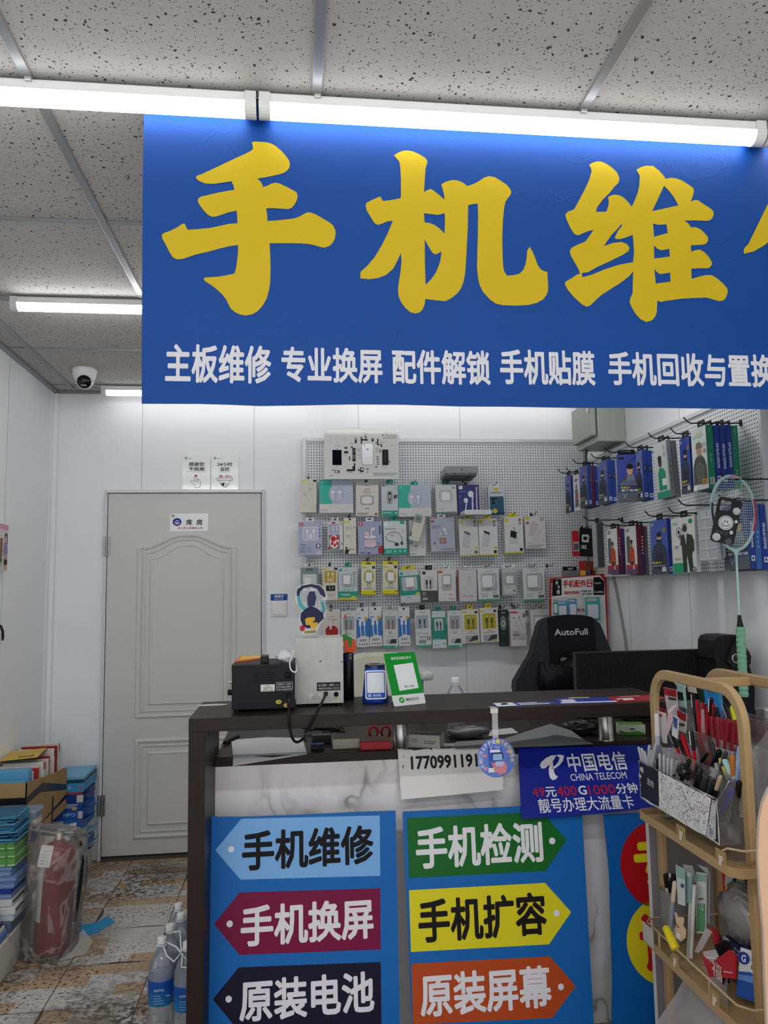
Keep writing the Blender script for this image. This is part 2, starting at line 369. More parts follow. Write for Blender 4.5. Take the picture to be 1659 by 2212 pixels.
# ------------------------------------------------------------------ banner
def mat_vinyl(c, name):
    t = NT(name); w = t.n('TexNoise', {'Vector': t.co, 'Scale': 3., 'Detail': 2., 'Distortion': 1.2}).outputs[0]
    cr = t.math('ABSOLUTE', t.math('SUBTRACT', t.n('TexNoise', {'Vector': t.co, 'Scale': 9., 'Detail': 3., 'Distortion': .8}).outputs[0], .5))
    cr = t.math('MULTIPLY', t.ramp(cr, .03, 0.), t.ramp(t.noise(3.2, 2), .48, .62))
    t.b.inputs['Specular IOR Level'].default_value = .2
    return t.fin(lin(c), .6, t.math('ADD', w, t.math('MULTIPLY', cr, .12)), .35, .012)
BF = Fr((on_y(306, 872, 1.79).x, 1.79, on_y(306, 872, 1.79).z))
def px_poly(fr, pts, s=1, ox=0, oy=0): return [fr.uv(x/s+ox, y/s+oy) for x, y in pts]
bn = thing('shop_banner', 'blue vinyl banner with big yellow characters hanging under the front tube lights', 'banner', BF.o)
m = MB(BF.o)
edge = px_poly(BF, [(311, 222), (308, 420), (307, 600), (306, 740), (306, 872), (430, 872.5), (500, 874.5), (560, 877), (640, 876), (760, 873.5), (860, 874), (1000, 878), (1100, 878.5), (1240, 881), (1420, 881), (1659, 884)])
tp = edge[0][1]+.012
m.prism(BF, edge+[(2.13, edge[-1][1]-.004), (2.13, tp), (edge[0][0], tp)], -.0012, 0, mat_vinyl('#003a80', 'blue_vinyl')); m.build('cloth', bn)
YEL = mat_vinyl('#b29807', 'yellow_vinyl'); WHT = mat_vinyl('#bcbcc0', 'white_vinyl')
SHOU = [(845,75),(870,68),(930,70),(985,75),(1030,90),(1065,112),(1110,150),(1150,195),(1178,235),(1188,270),(1183,300),(1165,325),(1135,347),(1090,362),(990,383),(893,400),(920,420),(940,450),(946,474),(985,463),(1020,445),(1055,437),(1095,443),(1150,470),(1210,500),(1245,520),(1257,550),(1250,590),(1230,630),(1205,660),(1175,672),(1100,668),(1040,664),(975,665),(982,720),(988,780),(1080,773),(1170,764),(1230,755),(1275,738),(1310,718),(1340,702),(1370,702),(1420,720),(1480,755),(1540,790),(1575,820),(1592,855),(1597,890),(1588,940),(1570,975),(1540,1003),(1500,1017),(1460,1012),(1400,993),(1340,983),(1250,978),(1130,977),(1005,978),(1012,1100),(1014,1200),(1010,1330),(1000,1400),(980,1470),(945,1535),(900,1585),(850,1615),(790,1625),(735,1615),(690,1592),(655,1560),(635,1520),(615,1480),(580,1435),(530,1390),(480,1350),(430,1320),(416,1300),(425,1285),(470,1283),(540,1278),(620,1265),(690,1250),(705,1200),(716,1120),(723,1050),(722,995),(650,1003),(560,1025),(460,1053),(340,1080),(280,1102),(220,1120),(175,1122),(140,1105),(110,1060),(75,990),(45,935),(40,905),(60,885),(120,865),(180,835),(225,803),(245,803),(255,825),(270,858),(360,852),(470,842),(560,823),(640,805),(718,800),(716,740),(710,687),(640,700),(580,722),(530,738),(490,741),(455,725),(420,690),(385,645),(362,605),(365,580),(390,562),(460,545),(560,522),(640,507),(690,502),(683,460),(662,422),(590,435),(500,446),(430,443),(375,422),(345,395),(352,375),(400,358),(500,312),(620,255),(720,207),(800,172),(840,150),(858,130),(853,100)]
JI = [(312,102),(340,82),(380,65),(420,59),(470,68),(520,90),(570,120),(590,145),(588,170),(576,205),(570,280),(562,407),(590,390),(617,381),(640,392),(690,432),(733,470),(730,430),(718,380),(706,345),(730,327),(770,312),(810,306),(850,312),(890,330),(925,357),(980,338),(1030,310),(1065,285),(1105,274),(1150,282),(1200,310),(1250,345),(1280,380),(1290,405),(1283,430),(1255,465),(1240,490),(1228,550),(1220,640),(1214,780),(1216,920),(1222,1030),(1230,1065),(1253,1102),(1310,1100),(1360,1085),(1390,1055),(1410,1000),(1418,950),(1422,895),(1443,862),(1470,910),(1490,960),(1510,1015),(1530,1045),(1560,1065),(1590,1071),(1597,1222),(1585,1260),(1555,1300),(1500,1330),(1430,1347),(1330,1352),(1220,1348),(1160,1335),(1110,1300),(1055,1240),(1025,1180),(1010,1110),(1004,1030),(1010,800),(1013,600),(1010,503),(970,506),(930,516),(927,700),(916,920),(905,1080),(890,1160),(870,1210),(840,1250),(790,1290),(740,1315),(680,1310),(573,1297),(568,1340),(550,1385),(525,1410),(490,1417),(450,1408),(410,1375),(375,1330),(352,1280),(345,1220),(355,1140),(368,1060),(375,980),(370,912),(340,980),(305,1045),(245,1098),(180,1122),(105,1133),(33,1125),(33,1072),(90,1020),(150,950),(210,850),(260,750),(303,643),(250,653),(210,672),(180,680),(150,665),(115,610),(85,560),(75,520),(85,495),(130,472),(197,443),(222,482),(300,471),(370,458),(370,300),(365,200),(355,150)]
JIH = ([(562,582),(620,590),(680,597),(735,582),(737,660),(733,752),(690,708),(650,680),(610,665),(567,659)], [(568,800),(600,860),(630,908),(650,925),(680,918),(708,900),(700,970),(685,1020),(660,1080),(620,1135),(575,1180),(570,1000)])
WEI = [(230,98),(255,83),(290,72),(325,72),(365,88),(410,118),(450,155),(472,205),(465,240),(430,275),(395,320),(340,375),(305,420),(290,445),(285,473),(368,472),(385,420),(388,390),(380,358),(400,343),(435,335),(470,340),(510,362),(545,400),(570,432),(595,380),(618,320),(630,260),(634,185),(607,137),(640,118),(680,105),(740,107),(790,145),(825,185),(840,210),(880,202),(920,205),(970,222),(1030,260),(1062,285),(1066,310),(1058,345),(1040,392),(1070,380),(1100,380),(1140,410),(1190,440),(1218,465),(1225,490),(1215,520),(1195,540),(1170,545),(1080,541),(990,543),(1020,563),(1045,598),(1075,595),(1110,608),(1150,640),(1178,675),(1180,700),(1165,725),(1140,735),(1042,740),(1045,793),(1080,778),(1115,775),(1150,795),(1185,832),(1207,870),(1210,890),(1195,915),(1170,923),(1100,922),(1045,927),(1048,1007),(1100,993),(1160,978),(1210,978),(1250,1003),(1300,1045),(1333,1085),(1335,1120),(1320,1160),(1300,1180),(1270,1186),(1230,1175),(1170,1158),(1080,1160),(970,1165),(830,1185),(808,1192),(773,1183),(770,1270),(760,1305),(730,1340),(685,1352),(640,1330),(600,1285),(570,1235),(552,1190),(560,1160),(577,1120),(578,1040),(582,948),(545,990),(480,1040),(400,1090),(330,1135),(280,1180),(240,1220),(210,1230),(170,1210),(110,1155),(60,1095),(35,1050),(42,1030),(90,1003),(130,975),(156,966),(150,940),(120,885),(85,825),(75,785),(90,760),(140,735),(200,710),(240,655),(265,618),(220,627),(180,645),(140,661),(110,648),(80,600),(50,535),(40,495),(60,472),(110,453),(140,400),(190,305),(230,220),(250,150),(245,125)]
WEIH = ([(828,265),(870,308),(905,355),(942,422),(732,468),(770,390),(800,325)], [(740,566),(780,577),(847,572),(858,642),(748,672)], [(747,740),(775,768),(805,780),(870,768),(874,830),(750,846)], [(750,928),(775,958),(800,970),(876,957),(880,1030),(762,1045)],
        [(485,573),(460,605),(410,655),(345,747),(420,722),(490,713),(530,730),(553,758),(545,785),(500,815),(400,865),(300,910),(220,955),(172,961),(176,995),(250,975),(360,930),(470,895),(580,875),(588,800),(585,730),(578,656),(530,675),(480,690),(445,690),(434,680),(460,625),(495,582)])
XIU = [(1840,60),(1760,200),(1659,405),(1500,730),(1470,760),(1463,780),(1466,808),(1540,790),(1620,745),(1659,715),(1672,1180),(1690,1260),(1740,1280),(1790,1240),(1800,640),(1880,420),(1960,240),(1930,120)]
for q, h, s, ox, oy in ((SHOU, (), 4.1475, 340, 290), (JI, JIH, 3.858, 770, 310), (WEI, WEIH, 3.695, 1210, 330), (XIU, (), 3.695, 1210, 330)):
    m = MB(BF.o); m.flat(BF, px_poly(BF, q, s, ox, oy), YEL, .001, [px_poly(BF, k, s, ox, oy) for k in h]); m.build('yellow_character', bn)
m = MB(BF.o)
for k_, (x0, y0, x1, y1, wa, wb) in enumerate(((2030, 330, 2050, 1020, 55, 45), (2290, 90, 2140, 520, 60, 30), (2250, 260, 2600, 250, 45, 55), (2540, 270, 2170, 660, 60, 25), (2230, 380, 2650, 660, 35, 60), (2480, 600, 2200, 790, 55, 22), (2560, 740, 2200, 1010, 60, 22), (2640, 880, 2190, 1280, 66, 20))):
    a_, b_ = Vector((x0, y0)), Vector((x1, y1)); d_ = (b_-a_).normalized(); n_ = Vector((-d_.y, d_.x)); m.flat(BF, px_poly(BF, [tuple(p) for p in (a_-d_*20-n_*wa*.5, a_-n_*wa, b_-n_*wb, b_+d_*15, b_+n_*wb, a_+n_*wa, a_-d_*20+n_*wa*.5)], 3.695, 1210, 330), YEL, .001+.00008*k_)
m.build('yellow_character', bn)
def px_text(m, fr, t, x0, y0, x1, y1, mat, bold=0., off=.001):
    """lettering between two corners measured in the photo, following the frame's own axes"""
    a = fr.uv(x0, y1); b = fr.uv(x1, y1); c = fr.uv(x0, y0); d = fr.uv(x1, y0)
    m.text(fr, t, (a[0]+c[0])/2, (a[1]+b[1])/2, (b[0]+d[0])/2, (c[1]+d[1])/2, mat, off, bold)
m = MB(BF.o)
for t, x0, y0, x1, y1 in (('主板维修', 357, 745, 586, 828), ('专业换屏', 608, 751, 826, 827), ('配件解锁', 847, 756, 1059, 831), ('手机贴膜', 1080, 756.5, 1284.7, 832), ('手机回收与置换', 1313.4, 763, 1671, 835)):
    px_text(m, BF, t, x0, y0, x1, y1, WHT, .028)
m.build('small_lettering', bn)
# ------------------------------------------------------------------ storeroom door
DOORM = M('#cbcbc8', .32); FRM = M('#d9dadb', .35)
DF = Fr((0, YB, 0))
dx0, dx1 = on_y(236, 1067, YB).x, on_y(564, 1068, YB).x
z1 = on_y(400, 1067, YB).z
m = MB()
w = .024
for a, b, c, d in ((dx0-w, 0, dx0-.004, z1+w), (dx1+.004, 0, dx1+w, z1+w), (dx0-.004, z1+.004, dx1+.004, z1+w)):
    m.b2(a, YB-.022, b, c, YB+.0, d, FRM, .003)
    m.b2(a+(.007 if d-b > .1 else -.007), YB-.03+.0005*(d-b < .1), b, c-(.007 if d-b > .1 else -.007), YB-.018, d-.007*(d-b < .1), FRM, .003)
m.b2(dx0-.004, YB-.012, 0, dx1+.004, YB-.0005, z1+.004, '#3b3b3a')
m.b2(dx0, YB-.03, 0, dx1, YB+.0, .012, M('#55504a', .7))
d = m.build('door_1', None, 'structure')
m = MB(); m.b2(dx0, YB-.02, .024, dx1, YB-.013, z1, DOORM, .002); yd = YB-.02
LF = Fr((0, yd, 0))
def ridge(pts, r, h, mat=DOORM):
    P = [LF.p(a, b, 0) for a, b in pts]; m.tube(P, 1, mat, closed=True, prof=[(r*math.cos(PI*i/8), h*math.sin(PI*i/8)) for i in range(9)][::-1], up=(0, -1, 0)) if 0 else m.tube(P, 1, mat, closed=True, prof=[(h*math.sin(PI*i/8), r*math.cos(PI*i/8)) for i in range(9)], up=(0, -1, 0))
def uvd(px, py): v = on_y(px, py, yd); return v.x, v.z
xa, zt_ = uvd(302, 1184); xb, _ = uvd(506, 1184); _, zp = uvd(405, 1155); _, zb_ = uvd(302, 1548)
def arch(x0, x1, zs, zp, zb, n=18):
    P = [(x0, zb), (x1, zb), (x1, zs)]
    for i in range(1, n):
        t = i/n; s = .5-.5*math.cos(2*PI*t); s = min(1, s*1.12)
        P.append((x1+(x0-x1)*t, zs+(zp-zs)*s))
    return P+[(x0, zs)]
ridge(arch(xa, xb, zt_, zp, zb_), .016, .010)
ridge(arch(xa+.028, xb-.028, zt_-.028, zp-.028, zb_+.028), .009, .006)
m.prism(LF, arch(xa+.07, xb-.07, zt_-.062, zp-.062, zb_+.07), 0, .006, DOORM)
ridge(arch(xa+.07, xb-.07, zt_-.062, zp-.062, zb_+.07), .012, .009)
_, zc = uvd(400, 1597); _, zd = uvd(300, 1808)
def rc(x0, x1, z0, z1): return [(x0, z0), (x1, z0), (x1, z1), (x0, z1)]
ridge(rc(xa, xb, zd, zc), .016, .010); ridge(rc(xa+.028, xb-.028, zd+.028, zc-.028), .009, .006)
m.prism(LF, rc(xa+.07, xb-.07, zd+.07, zc-.07), 0, .006, DOORM); ridge(rc(xa+.07, xb-.07, zd+.07, zc-.07), .012, .009)
m.build('door_leaf', d)
for py0, py1 in ((1159, 1201), (1717, 1762)):
    za, zb2 = on_y(232, py1, yd).z, on_y(232, py0, yd).z; m = MB(); x = dx0-.004
    for i in range(3): m.lathe([(.0085, za+(zb2-za)*(i+.04)/3), (.0085, za+(zb2-za)*(i+.96)/3)], M('#9a9a98', .3, .8), (x, yd-.008, 0), n=10)
    m.b2(x-.022, yd-.006, za, x+.02, yd-.003, zb2, M('#a8a8a6', .3, .8)); m.build('hinge', d)
m = MB(); hx = dx1-.06; hz = .93
m.b2(hx-.022, yd-.008, hz-.11, hx+.022, yd, hz+.11, M('#b9b9b7', .3, .8), .004); m.tube([(hx, yd, hz+.03), (hx, yd-.045, hz+.03), (hx-.03, yd-.05, hz+.03), (hx-.12, yd-.048, hz+.03)], .008, M('#b9b9b7', .25, .9)); m.build('door_handle', d)
# ------------------------------------------------------------------ signs round the door
ACR = M('#e9ebea', .12, coat=.6)
def sign(name, label, x0, y0, x1, y1, Y, rad, mat, t=.004):
    a = on_y(x0, y1, Y); b = on_y(x1, y0, Y); fr = Fr((a.x, Y, a.z)); w, h = b.x-a.x, b.z-a.z
    o = thing(name, label, 'sign', ((a.x+b.x)/2, Y, a.z)); fr2 = Fr((0, 0, 0))
    m = MB(); m.prism(fr2, [(p-w/2, q) for p, q in rrect(0, 0, w, h, rad)], 0, t, mat); m.build('plate', o)
    return o, fr2, w, h, t
S1 = [('r', .10, .06, .17, .13, '#6b2a33', .01), ('r', .12, .075, .15, .115, '#eee'), ('r', .2, .095, .33, .112, '#8a8f9a')]
o, fr, w, h, t = sign('wall_sign', 'clear acrylic no-smoking thank-you sign above the storeroom door, left of its pair', 393, 983, 455, 1058, YB-.003, .012, ACR)
m = MB(); art(m, fr, w, h, S1+[('t', '感谢您', .24, .21, .78, .325, '#1c1c1e', .02), ('t', '不吸烟', .24, .35, .78, .46, '#1c1c1e', .02), ('g', .18, .485, .84, .50, 1, '#777'),
   ('e', .49, .60, .045, .03, '#b3202c'), ('l', [(.42, .70), (.44, .62), (.5, .61), (.52, .68), (.62, .72), (.66, .82), (.63, .94), (.45, .94), (.44, .86), (.3, .78), (.34, .74), (.45, .78), (.42, .70)], .012, '#2b2b2d'), ('l', [(.52, .68), (.5, .78)], .012, '#2b2b2d'), ('l', [(.58, .70), (.55, .80)], .012, '#2b2b2d')], off=t+.0003); m.build('print', o)
o, fr, w, h, t = sign('wall_sign', 'clear acrylic 24-hour surveillance sign above the storeroom door, right of its pair', 456, 983, 515, 1059, YB-.003, .012, ACR)
m = MB(); art(m, fr, w, h, S1+[('t', '24小时', .22, .21, .78, .325, '#1c1c1e', .02), ('t', '监控', .33, .35, .67, .46, '#1c1c1e', .02), ('g', .28, .485, .70, .50, 1, '#777'), ('t', '随一四十', .3, .57, .76, .645, '#b3343c', .02),
   ('l', [(.22, .66), (.78, .66), (.78, .72), (.22, .72), (.22, .66)], .014, '#2b2b2d'), ('l', [(.28+.44*i/12, .72+.2*math.sin(PI*i/12)) for i in range(13)], .014, '#2b2b2d'), ('e', .44, .84, .06, .04, '#2b2b2d'), ('l', [(.36, .80), (.5, .78), (.62, .86), (.5, .92)], .012, '#2b2b2d')], off=t+.0003); m.build('print', o)
o, fr, w, h, t = sign('door_sign', 'white storeroom sign with round blue house symbol stuck on the grey door', 367, 1109, 450, 1148, yd-.0003, .008, M('#ececec', .2, coat=.3), .002)
m = MB(); art(m, fr, w, h, [('r', .04, .07, .11, .2, '#6b2a33'), ('r', .06, .1, .09, .17, '#eee'), ('e', .185, .475, .115, .225, '#22338a'), ('l', [(.13, .47), (.185, .38), (.24, .47), (.24, .58), (.13, .58), (.13, .47)], .012, '#f2f2f2'), ('r', .16, .5, .21, .56, '#f2f2f2'),
   ('t', '库', .42, .33, .58, .66, '#17181a', .02), ('t', '房', .69, .33, .85, .66, '#17181a', .02), ('t', '非工作人员请勿入内', .2, .76, .85, .88, '#b0363c', .015)], off=t+.0003); m.build('print', o)
o, fr, w, h, t = sign('switch_label', 'blue storeroom-light label above the wall switch', 584.5, 1283, 621, 1297.5, YB-.0005, .0005, M('#1f4a9c', .4), .001)
m = MB(); art(m, fr, w, h, [('t', '库房灯', .22, .14, .78, .55, '#f0f0f0', .02), ('t', '随手关灯', .24, .68, .76, .86, '#dfe6f4', .01)], off=t+.0002); m.build('print', o)
o = thing('wall_switch', 'white square light switch on the wall right of the door', 'light switch', on_y(602.5, 1332, YB-.006)); a = on_y(585, 1332, YB-.006); b = on_y(620, 1299, YB-.006)
m = MB(o.location); m.b2(a.x, YB-.009, a.z, b.x, YB, b.z, M('#e1e1de', .35), .003); m.build('plate', o)
m = MB(o.location); m.b2(a.x+.011, YB-.013, a.z+.011, b.x-.011, YB-.008, b.z-.011, M('#e6e6e3', .3), .002); m.build('rocker', o)
# ------------------------------------------------------------------ security camera
c = on_z(182, 819, ZC); c = Vector((c.x, 4.12, ZC))
c.x = on_y(182, 822, 4.12).x
t = thing('security_camera', 'white turret security camera on the ceiling in the back left corner', 'security camera', c)
W_ = M('#e4e4e3', .35)
m = MB(c); m.lathe([(.0, 0), (.062, 0), (.064, -.012), (.060, -.03), (.052, -.055), (.045, -.062), (0, -.062)][::-1], W_, c, n=28); m.build('base', t)
m = MB(c); bc = c+Vector((.006, -.012, -.066)); m.lathe([(.046*math.sin(PI*i/14), -.046*math.cos(PI*i/14)) for i in range(15)], W_, bc, n=24); m.build('ball', t)
ax = Vector((.15, -.9, -.42)).normalized(); m = MB(c); m.lathe([(0.001, .030), (.034, .030), (.036, .036), (.034, .043), (.0, .047)], M('#0d0d10', .12, coat=.5), bc, ax, 24); m.build('face', t)
m = MB(c); m.lathe([(.012, .044), (.012, .05), (.009, .052), (0, .050)], M('#24262c', .05, coat=1), bc+Vector((0, 0, .008)), ax, 16)
m.box(bc+ax*.047+Vector((0, 0, -.016)), (.026, .004, .008), M('#8d8f8c', .2), Matrix.Rotation(.16, 3, 'Z') @ Matrix.Rotation(.43, 3, 'X')); m.build('lens', t)
m = MB(c); m.b2(c.x-.066, c.y-.03, c.z-.026, c.x-.05, c.y+.0, c.z-.012, '#8c8c8a', .003); m.build('latch', t)
# ================================================================== pegboards
def mat_peg(uax, name):
    t = NT(name); s = t.n('SeparateXYZ', [t.co]); p = .0167
    fx = t.math('SUBTRACT', t.math('FRACT', t.math('DIVIDE', t.math('ADD', s.outputs[uax], 5.), p)), .5); fz = t.math('SUBTRACT', t.math('FRACT', t.math('DIVIDE', t.math('ADD', s.outputs[2], 5.), p)), .5)
    d = t.math('SQRT', t.math('ADD', t.math('MULTIPLY', fx, fx), t.math('MULTIPLY', fz, fz)))
    hole = t.math('LESS_THAN', d, .20)
    return t.fin(t.mix(hole, lin('#d9dbdc'), lin('#2a2a2b')), .32, t.math('MULTIPLY', hole, -1.), .4, .003)
PB = 4.545
a = on_y(653, 946, PB); b = on_y(1256, 947, PB); zb = on_y(660, 1330, PB).z
pgx0, pgx1, pgz0, pgz1 = a.x, b.x, zb, a.z
t = thing('pegboard', 'grey perforated steel pegboard on the back wall behind the counter', 'pegboard', ((a.x+b.x)/2, PB, zb))
m = MB(t.location); m.b2(a.x+.02, PB, zb, b.x-.004, PB+.006, a.z-.02, mat_peg(0, 'perforated_steel_back')); m.build('perforated_panel', t)
m = MB(t.location); FRG = M('#c9cbcd', .3, .2)
for q in ((a.x, zb, a.x+.022, a.z), (a.x+.0225, a.z-.022, b.x-.0125, a.z), (b.x-.012, zb, b.x, a.z)): m.b2(q[0], PB-.008, q[1], q[2], YB-.001, q[3], FRG, .002)
m.build('frame', t)
XP = 1.785
y0, y1 = on_x(1657, 1050, XP).y, on_x(1273, 1115, XP).y
PGY0 = y0
t = thing('pegboard', 'grey perforated steel pegboard on the right wall', 'pegboard', (XP, (y0+y1)/2, 1.52))
m = MB(t.location); m.b2(XP, y0+.01, 1.52, XP+.006, y1, 2.215, mat_peg(1, 'perforated_steel_side')); m.build('perforated_panel', t)
m = MB(t.location)
for q in ((y0, 1.52, y0+.016, 2.235), (y0+.0165, 2.215, y1-.0105, 2.235), (y1-.01, 1.52, y1, 2.235)): m.b2(XP-.008, q[0], q[1], XR-.001, q[2], q[3], FRG, .002)
m.build('frame', t)
# ================================================================== packages
HK = M('#47484a', .3, .8); HKD = M('#1d1d1f', .4, .3)
def hook_back(x, z, yt, label, dark=False):
    m = MB((x, PB, z)); mt = HKD if dark else HK
    m.tube([(x, PB+.012, z), (x, PB-.01, z), (x, yt+.012, z-.001), (x, yt, z+.003), (x, yt-.008, z+.014)], .0019, mt, 6); m.b2(x-.006, PB-.006, z-.010, x+.006, PB-.0015, z+.012, mt, .001)
    return tag(m.build('pegboard_hook'), label, 'hook', 'hooks on the back pegboard')
def hook_side(y, z, xt, label, XP=XP):
    if y < PGY0+.01: XP = XR-.002
    m = MB((XP, y, z)); 
    m.tube([(XP+.01, y, z), (XP-.01, y, z), (xt+.02, y, z-.002), (xt+.005, y, z+.006), (xt-.008, y, z+.022)], .0028, HKD, 6); m.b2(XP-.006, y-.007, z-.012, XP-.0015, y+.007, z+.013, HKD, .001)
    return tag(m.build('pegboard_hook'), label, 'hook', 'hooks on the right pegboard')
GLOSS = 0
def pack(short, where, px, base, deco=(), parts=(), t=.022, tab=None, tilt=0., Yf=4.47, side=None, cat='boxed accessory', name='accessory_box', n=1, bag=False, hook=True, tabw=.34, group='packages on the back pegboard', dark=False, rough=.38):
    x0, y0, x1, y1 = px; A = on_y(x0, (y0+y1)/2, Yf); B = on_y(x1, (y0+y1)/2, Yf); T = on_y((x0+x1)/2, y0, Yf).z; Z = on_y((x0+x1)/2, y1, Yf).z
    w, h, cx = B.x-A.x, T-Z, (A.x+B.x)/2
    o = thing(name, short+' '+where, cat, (cx, Yf, Z), (0, math.radians(tilt), 0), group)
    m = MB(); mt = M(base, rough); ms = M(side, .4) if side else mt
    m.b2(-w/2, 0, 0, w/2, t, h, ms, .0012, 1); fr = Fr((0, 0, 0)); m.flat(fr, rrect(-w/2+.0006, .0006, w/2-.0006, h-.0006, .001, 1), mt, .0003)
    art(m, fr, w, h, deco); m.build('carton', o)
    th = .026
    if tab:
        m = MB(); tw = w*tabw if tabw < 2 else w
        pl = rrect(-tw/2, -.004, tw/2, th, .006); sl = rrect(-tw*.27, .010, tw*.27, .017, .003)[::-1]
        m.prism(Fr((0, t*.5, h)), pl, 0, .0012, M(tab, .3) if isinstance(tab, str) else tab, holes=[sl]); m.build('hang_tab', o)
    for nm, items, tt in parts:
        m = MB(); art(m, fr, w, h, items, t=tt); m.build(nm, o)
    if bag:
        m = MB(); m.b2(-w/2-.004, -.004, -.006, w/2+.004, t+.003, h+.006, film('#ffffff', .10, .12, .5), .004); m.build('plastic_sleeve', o)
    if hook: hook_back(cx+math.sin(math.radians(tilt))*h, Z+h+.014, Yf-.028, 'hook of the '+short+' '+where, dark)
    for k in range(1, n):
        dup(o, (cx+.004*(k if k % 2 else -k), Yf+k*(t+.010), Z-.003*k), label='rear copy of the '+short+' '+where)
    return o
TE, LV, WH, CRM = '#2f9c86', '#a9aec4', '#dcdcda', '#d3cfc5'
BK = '#2a2b2e'
r1, r2, r3, r4 = 'in the top row', 'in the second row', 'in the third row', 'in the bottom row'
def earbud(x, y, s, c, fl=1, hw=.03): return [('e', x, y, s, s*.9, c), ('l', [(x+fl*s*.3, y), (x+fl*s*.4, y+s*5)], hw, c)]
# ---- top row
pack('white wired-earphone carton', 'at the left end of the top row', (648, 1035, 683, 1107), CRM, [('r', .06, .03, .3, .08, '#d8c92a', .05), ('r', .38, .13, .62, .165, '#d8c92a'), ('r', .78, .02, .98, .08, '#3a3a3c'),
     ('e', .6, .3, .13, .06, '#c0bcb4'), ('e', .27, .45, .12, .06, '#c0bcb4'), ('l', [(.6, .32), (.75, .6), (.95, .95)], .02, '#b9b4aa'), ('l', [(.27, .47), (.6, .75), (.9, .98)], .02, '#b9b4aa'), ('l', [(.15, .68), (.4, .78)], .02, '#b9b4aa')], n=2, tilt=1)
def teal_box(short, where, px):
    return pack(short, where, px, '#b5bdcd', [('r', 0, 0, .37, .73, '#43b29a'), ('r', 0, .73, 1, 1, '#d2d1cd'), ('e', .5, .42, .22, .28, '#a3a8ba'), ('e', .5, .42, .205, .26, '#b3b7c8'), ('r', .03, .04, .11, .12, '#63c2ad'), ('g', .04, .89, .25, .95, 2, '#a9a9a9'), ('l', [(.4, .82), (.6, .85), (.75, .9)], .006, '#a4a3a0'), ('e', .8, .83, .02, .04, '#bbb'), ('e', .9, .83, .02, .04, '#bbb')],
        [('earphones', earbud(.40, .37, .045, '#e6e7ea', -.4, .022)+earbud(.60, .37, .045, '#e6e7ea', .4, .022), .003)], t=.035, tab='#2aa58c', tabw=.24, name='earphone_box', cat='earphones')
teal_box('teal and lavender earphone box', 'left one in the top row', (690, 1037, 763, 1108))
pack('white wireless-earphone carton', 'third from the left in the top row', (768, 1042, 817, 1115), CRM, [('r', .38, .08, .6, .10, '#8d8a85'), ('t', 'TWS', .36, .19, .63, .235, '#4a4845', .01), ('g', .27, .26, .72, .30, 2, '#8d8a85'), ('e', .42, .335, .03, .02, '#a19d96'), ('e', .5, .335, .03, .02, '#a19d96'), ('e', .58, .335, .03, .02, '#a19d96'), ('r', .2, .39, .78, .67, '#8e8c8a', .1), ('r', .24, .41, .74, .65, '#c9c8c6', .1), ('r', .4, .76, .6, .79, '#9a9690'), ('g', .05, .90, .55, .96, 2, '#7a7773'), ('r', .84, .91, .94, .96, '#514a2a')],
     [('charging_case', [('r', .28, .44, .70, .63, '#dededd', .14)], .006)], t=.03, tilt=1, name='earphone_box', cat='earphones')
pack('grey adapter pack with teal foot', 'in the top row', (824, 1045, 860, 1115), '#c2c9cd', [('e', .12, .06, .06, .035, TE), ('g', .2, .05, .5, .075, 1, '#9db9b4'), ('e', .83, .17, .1, .055, '#7e868a'), ('e', .83, .17, .085, .045, '#c2c9cd'), ('r', .34, .21, .66, .63, '#8b9094', .14), ('r', .38, .23, .62, .61, '#aeb4b8', .11), ('r', .72, .34, .95, .46, '#6d7276'), ('l', [(.78, .44), (.9, .36)], .05, BK), ('r', .04, .83, .96, 1, TE), ('g', .1, .87, .6, .92, 1, '#9fd3c8'), ('e', .86, .9, .06, .03, '#9fd3c8')],
     [('adapter', [('r', .42, .26, .58, .5, BK, .07), ('r', .45, .34, .55, .46, '#c9c9c9', .02), ('l', [(.5, .5), (.5, .58)], .05, BK)], .004)], tab='#2aa58c', tabw=.42)
teal_box('teal and lavender earphone box', 'right one in the top row', (861, 1048, 931, 1116))
pack('white glossy-sleeved earbud-case carton', 'in the top row', (942, 1047, 987, 1107), '#d3d5d4', [('r', .18, .2, .77, .62, '#9da1a2', .12), ('r', .22, .22, .73, .6, '#c9cccc', .1), ('r', .8, .1, .92, .14, '#4d4f50'), ('g', .08, .85, .4, .9, 1, '#a3a8a7'), ('r', 0, .97, 1, 1, '#5fae9e')],
     [('charging_case', [('r', .28, .27, .67, .56, '#e6e7e7', .1)], .005)], t=.028, tab='#1d5f50', tabw=.3, bag=True, name='earphone_box', cat='earphones', tilt=-1)
pack('navy earphone carton', 'with white buds in the top row', (990, 1047, 1036, 1111), '#3d4379', [('r', .05, .03, .23, .15, '#dcdce2'), ('g', .03, .2, .45, .27, 2, '#6d73a5'), ('e', .1, .4, .06, .045, '#5c639b'), ('e', .1, .6, .04, .03, '#5c639b'), ('e', .89, .12, .07, .045, '#b09a3c')],
     [('earphones', [('e', .6, .32, .13, .11, '#dddfe4'), ('l', [(.69, .33), (.67, .55), (.66, .85)], .07, '#d4d6dc'), ('e', .36, .53, .1, .08, '#dddfe4'), ('l', [(.4, .55), (.33, .85)], .05, '#d4d6dc'), ('l', [(.88, .15), (.86, .85)], .045, '#cfd2dc')], .004)], t=.025, name='earphone_box', cat='earphones', tilt=-1)
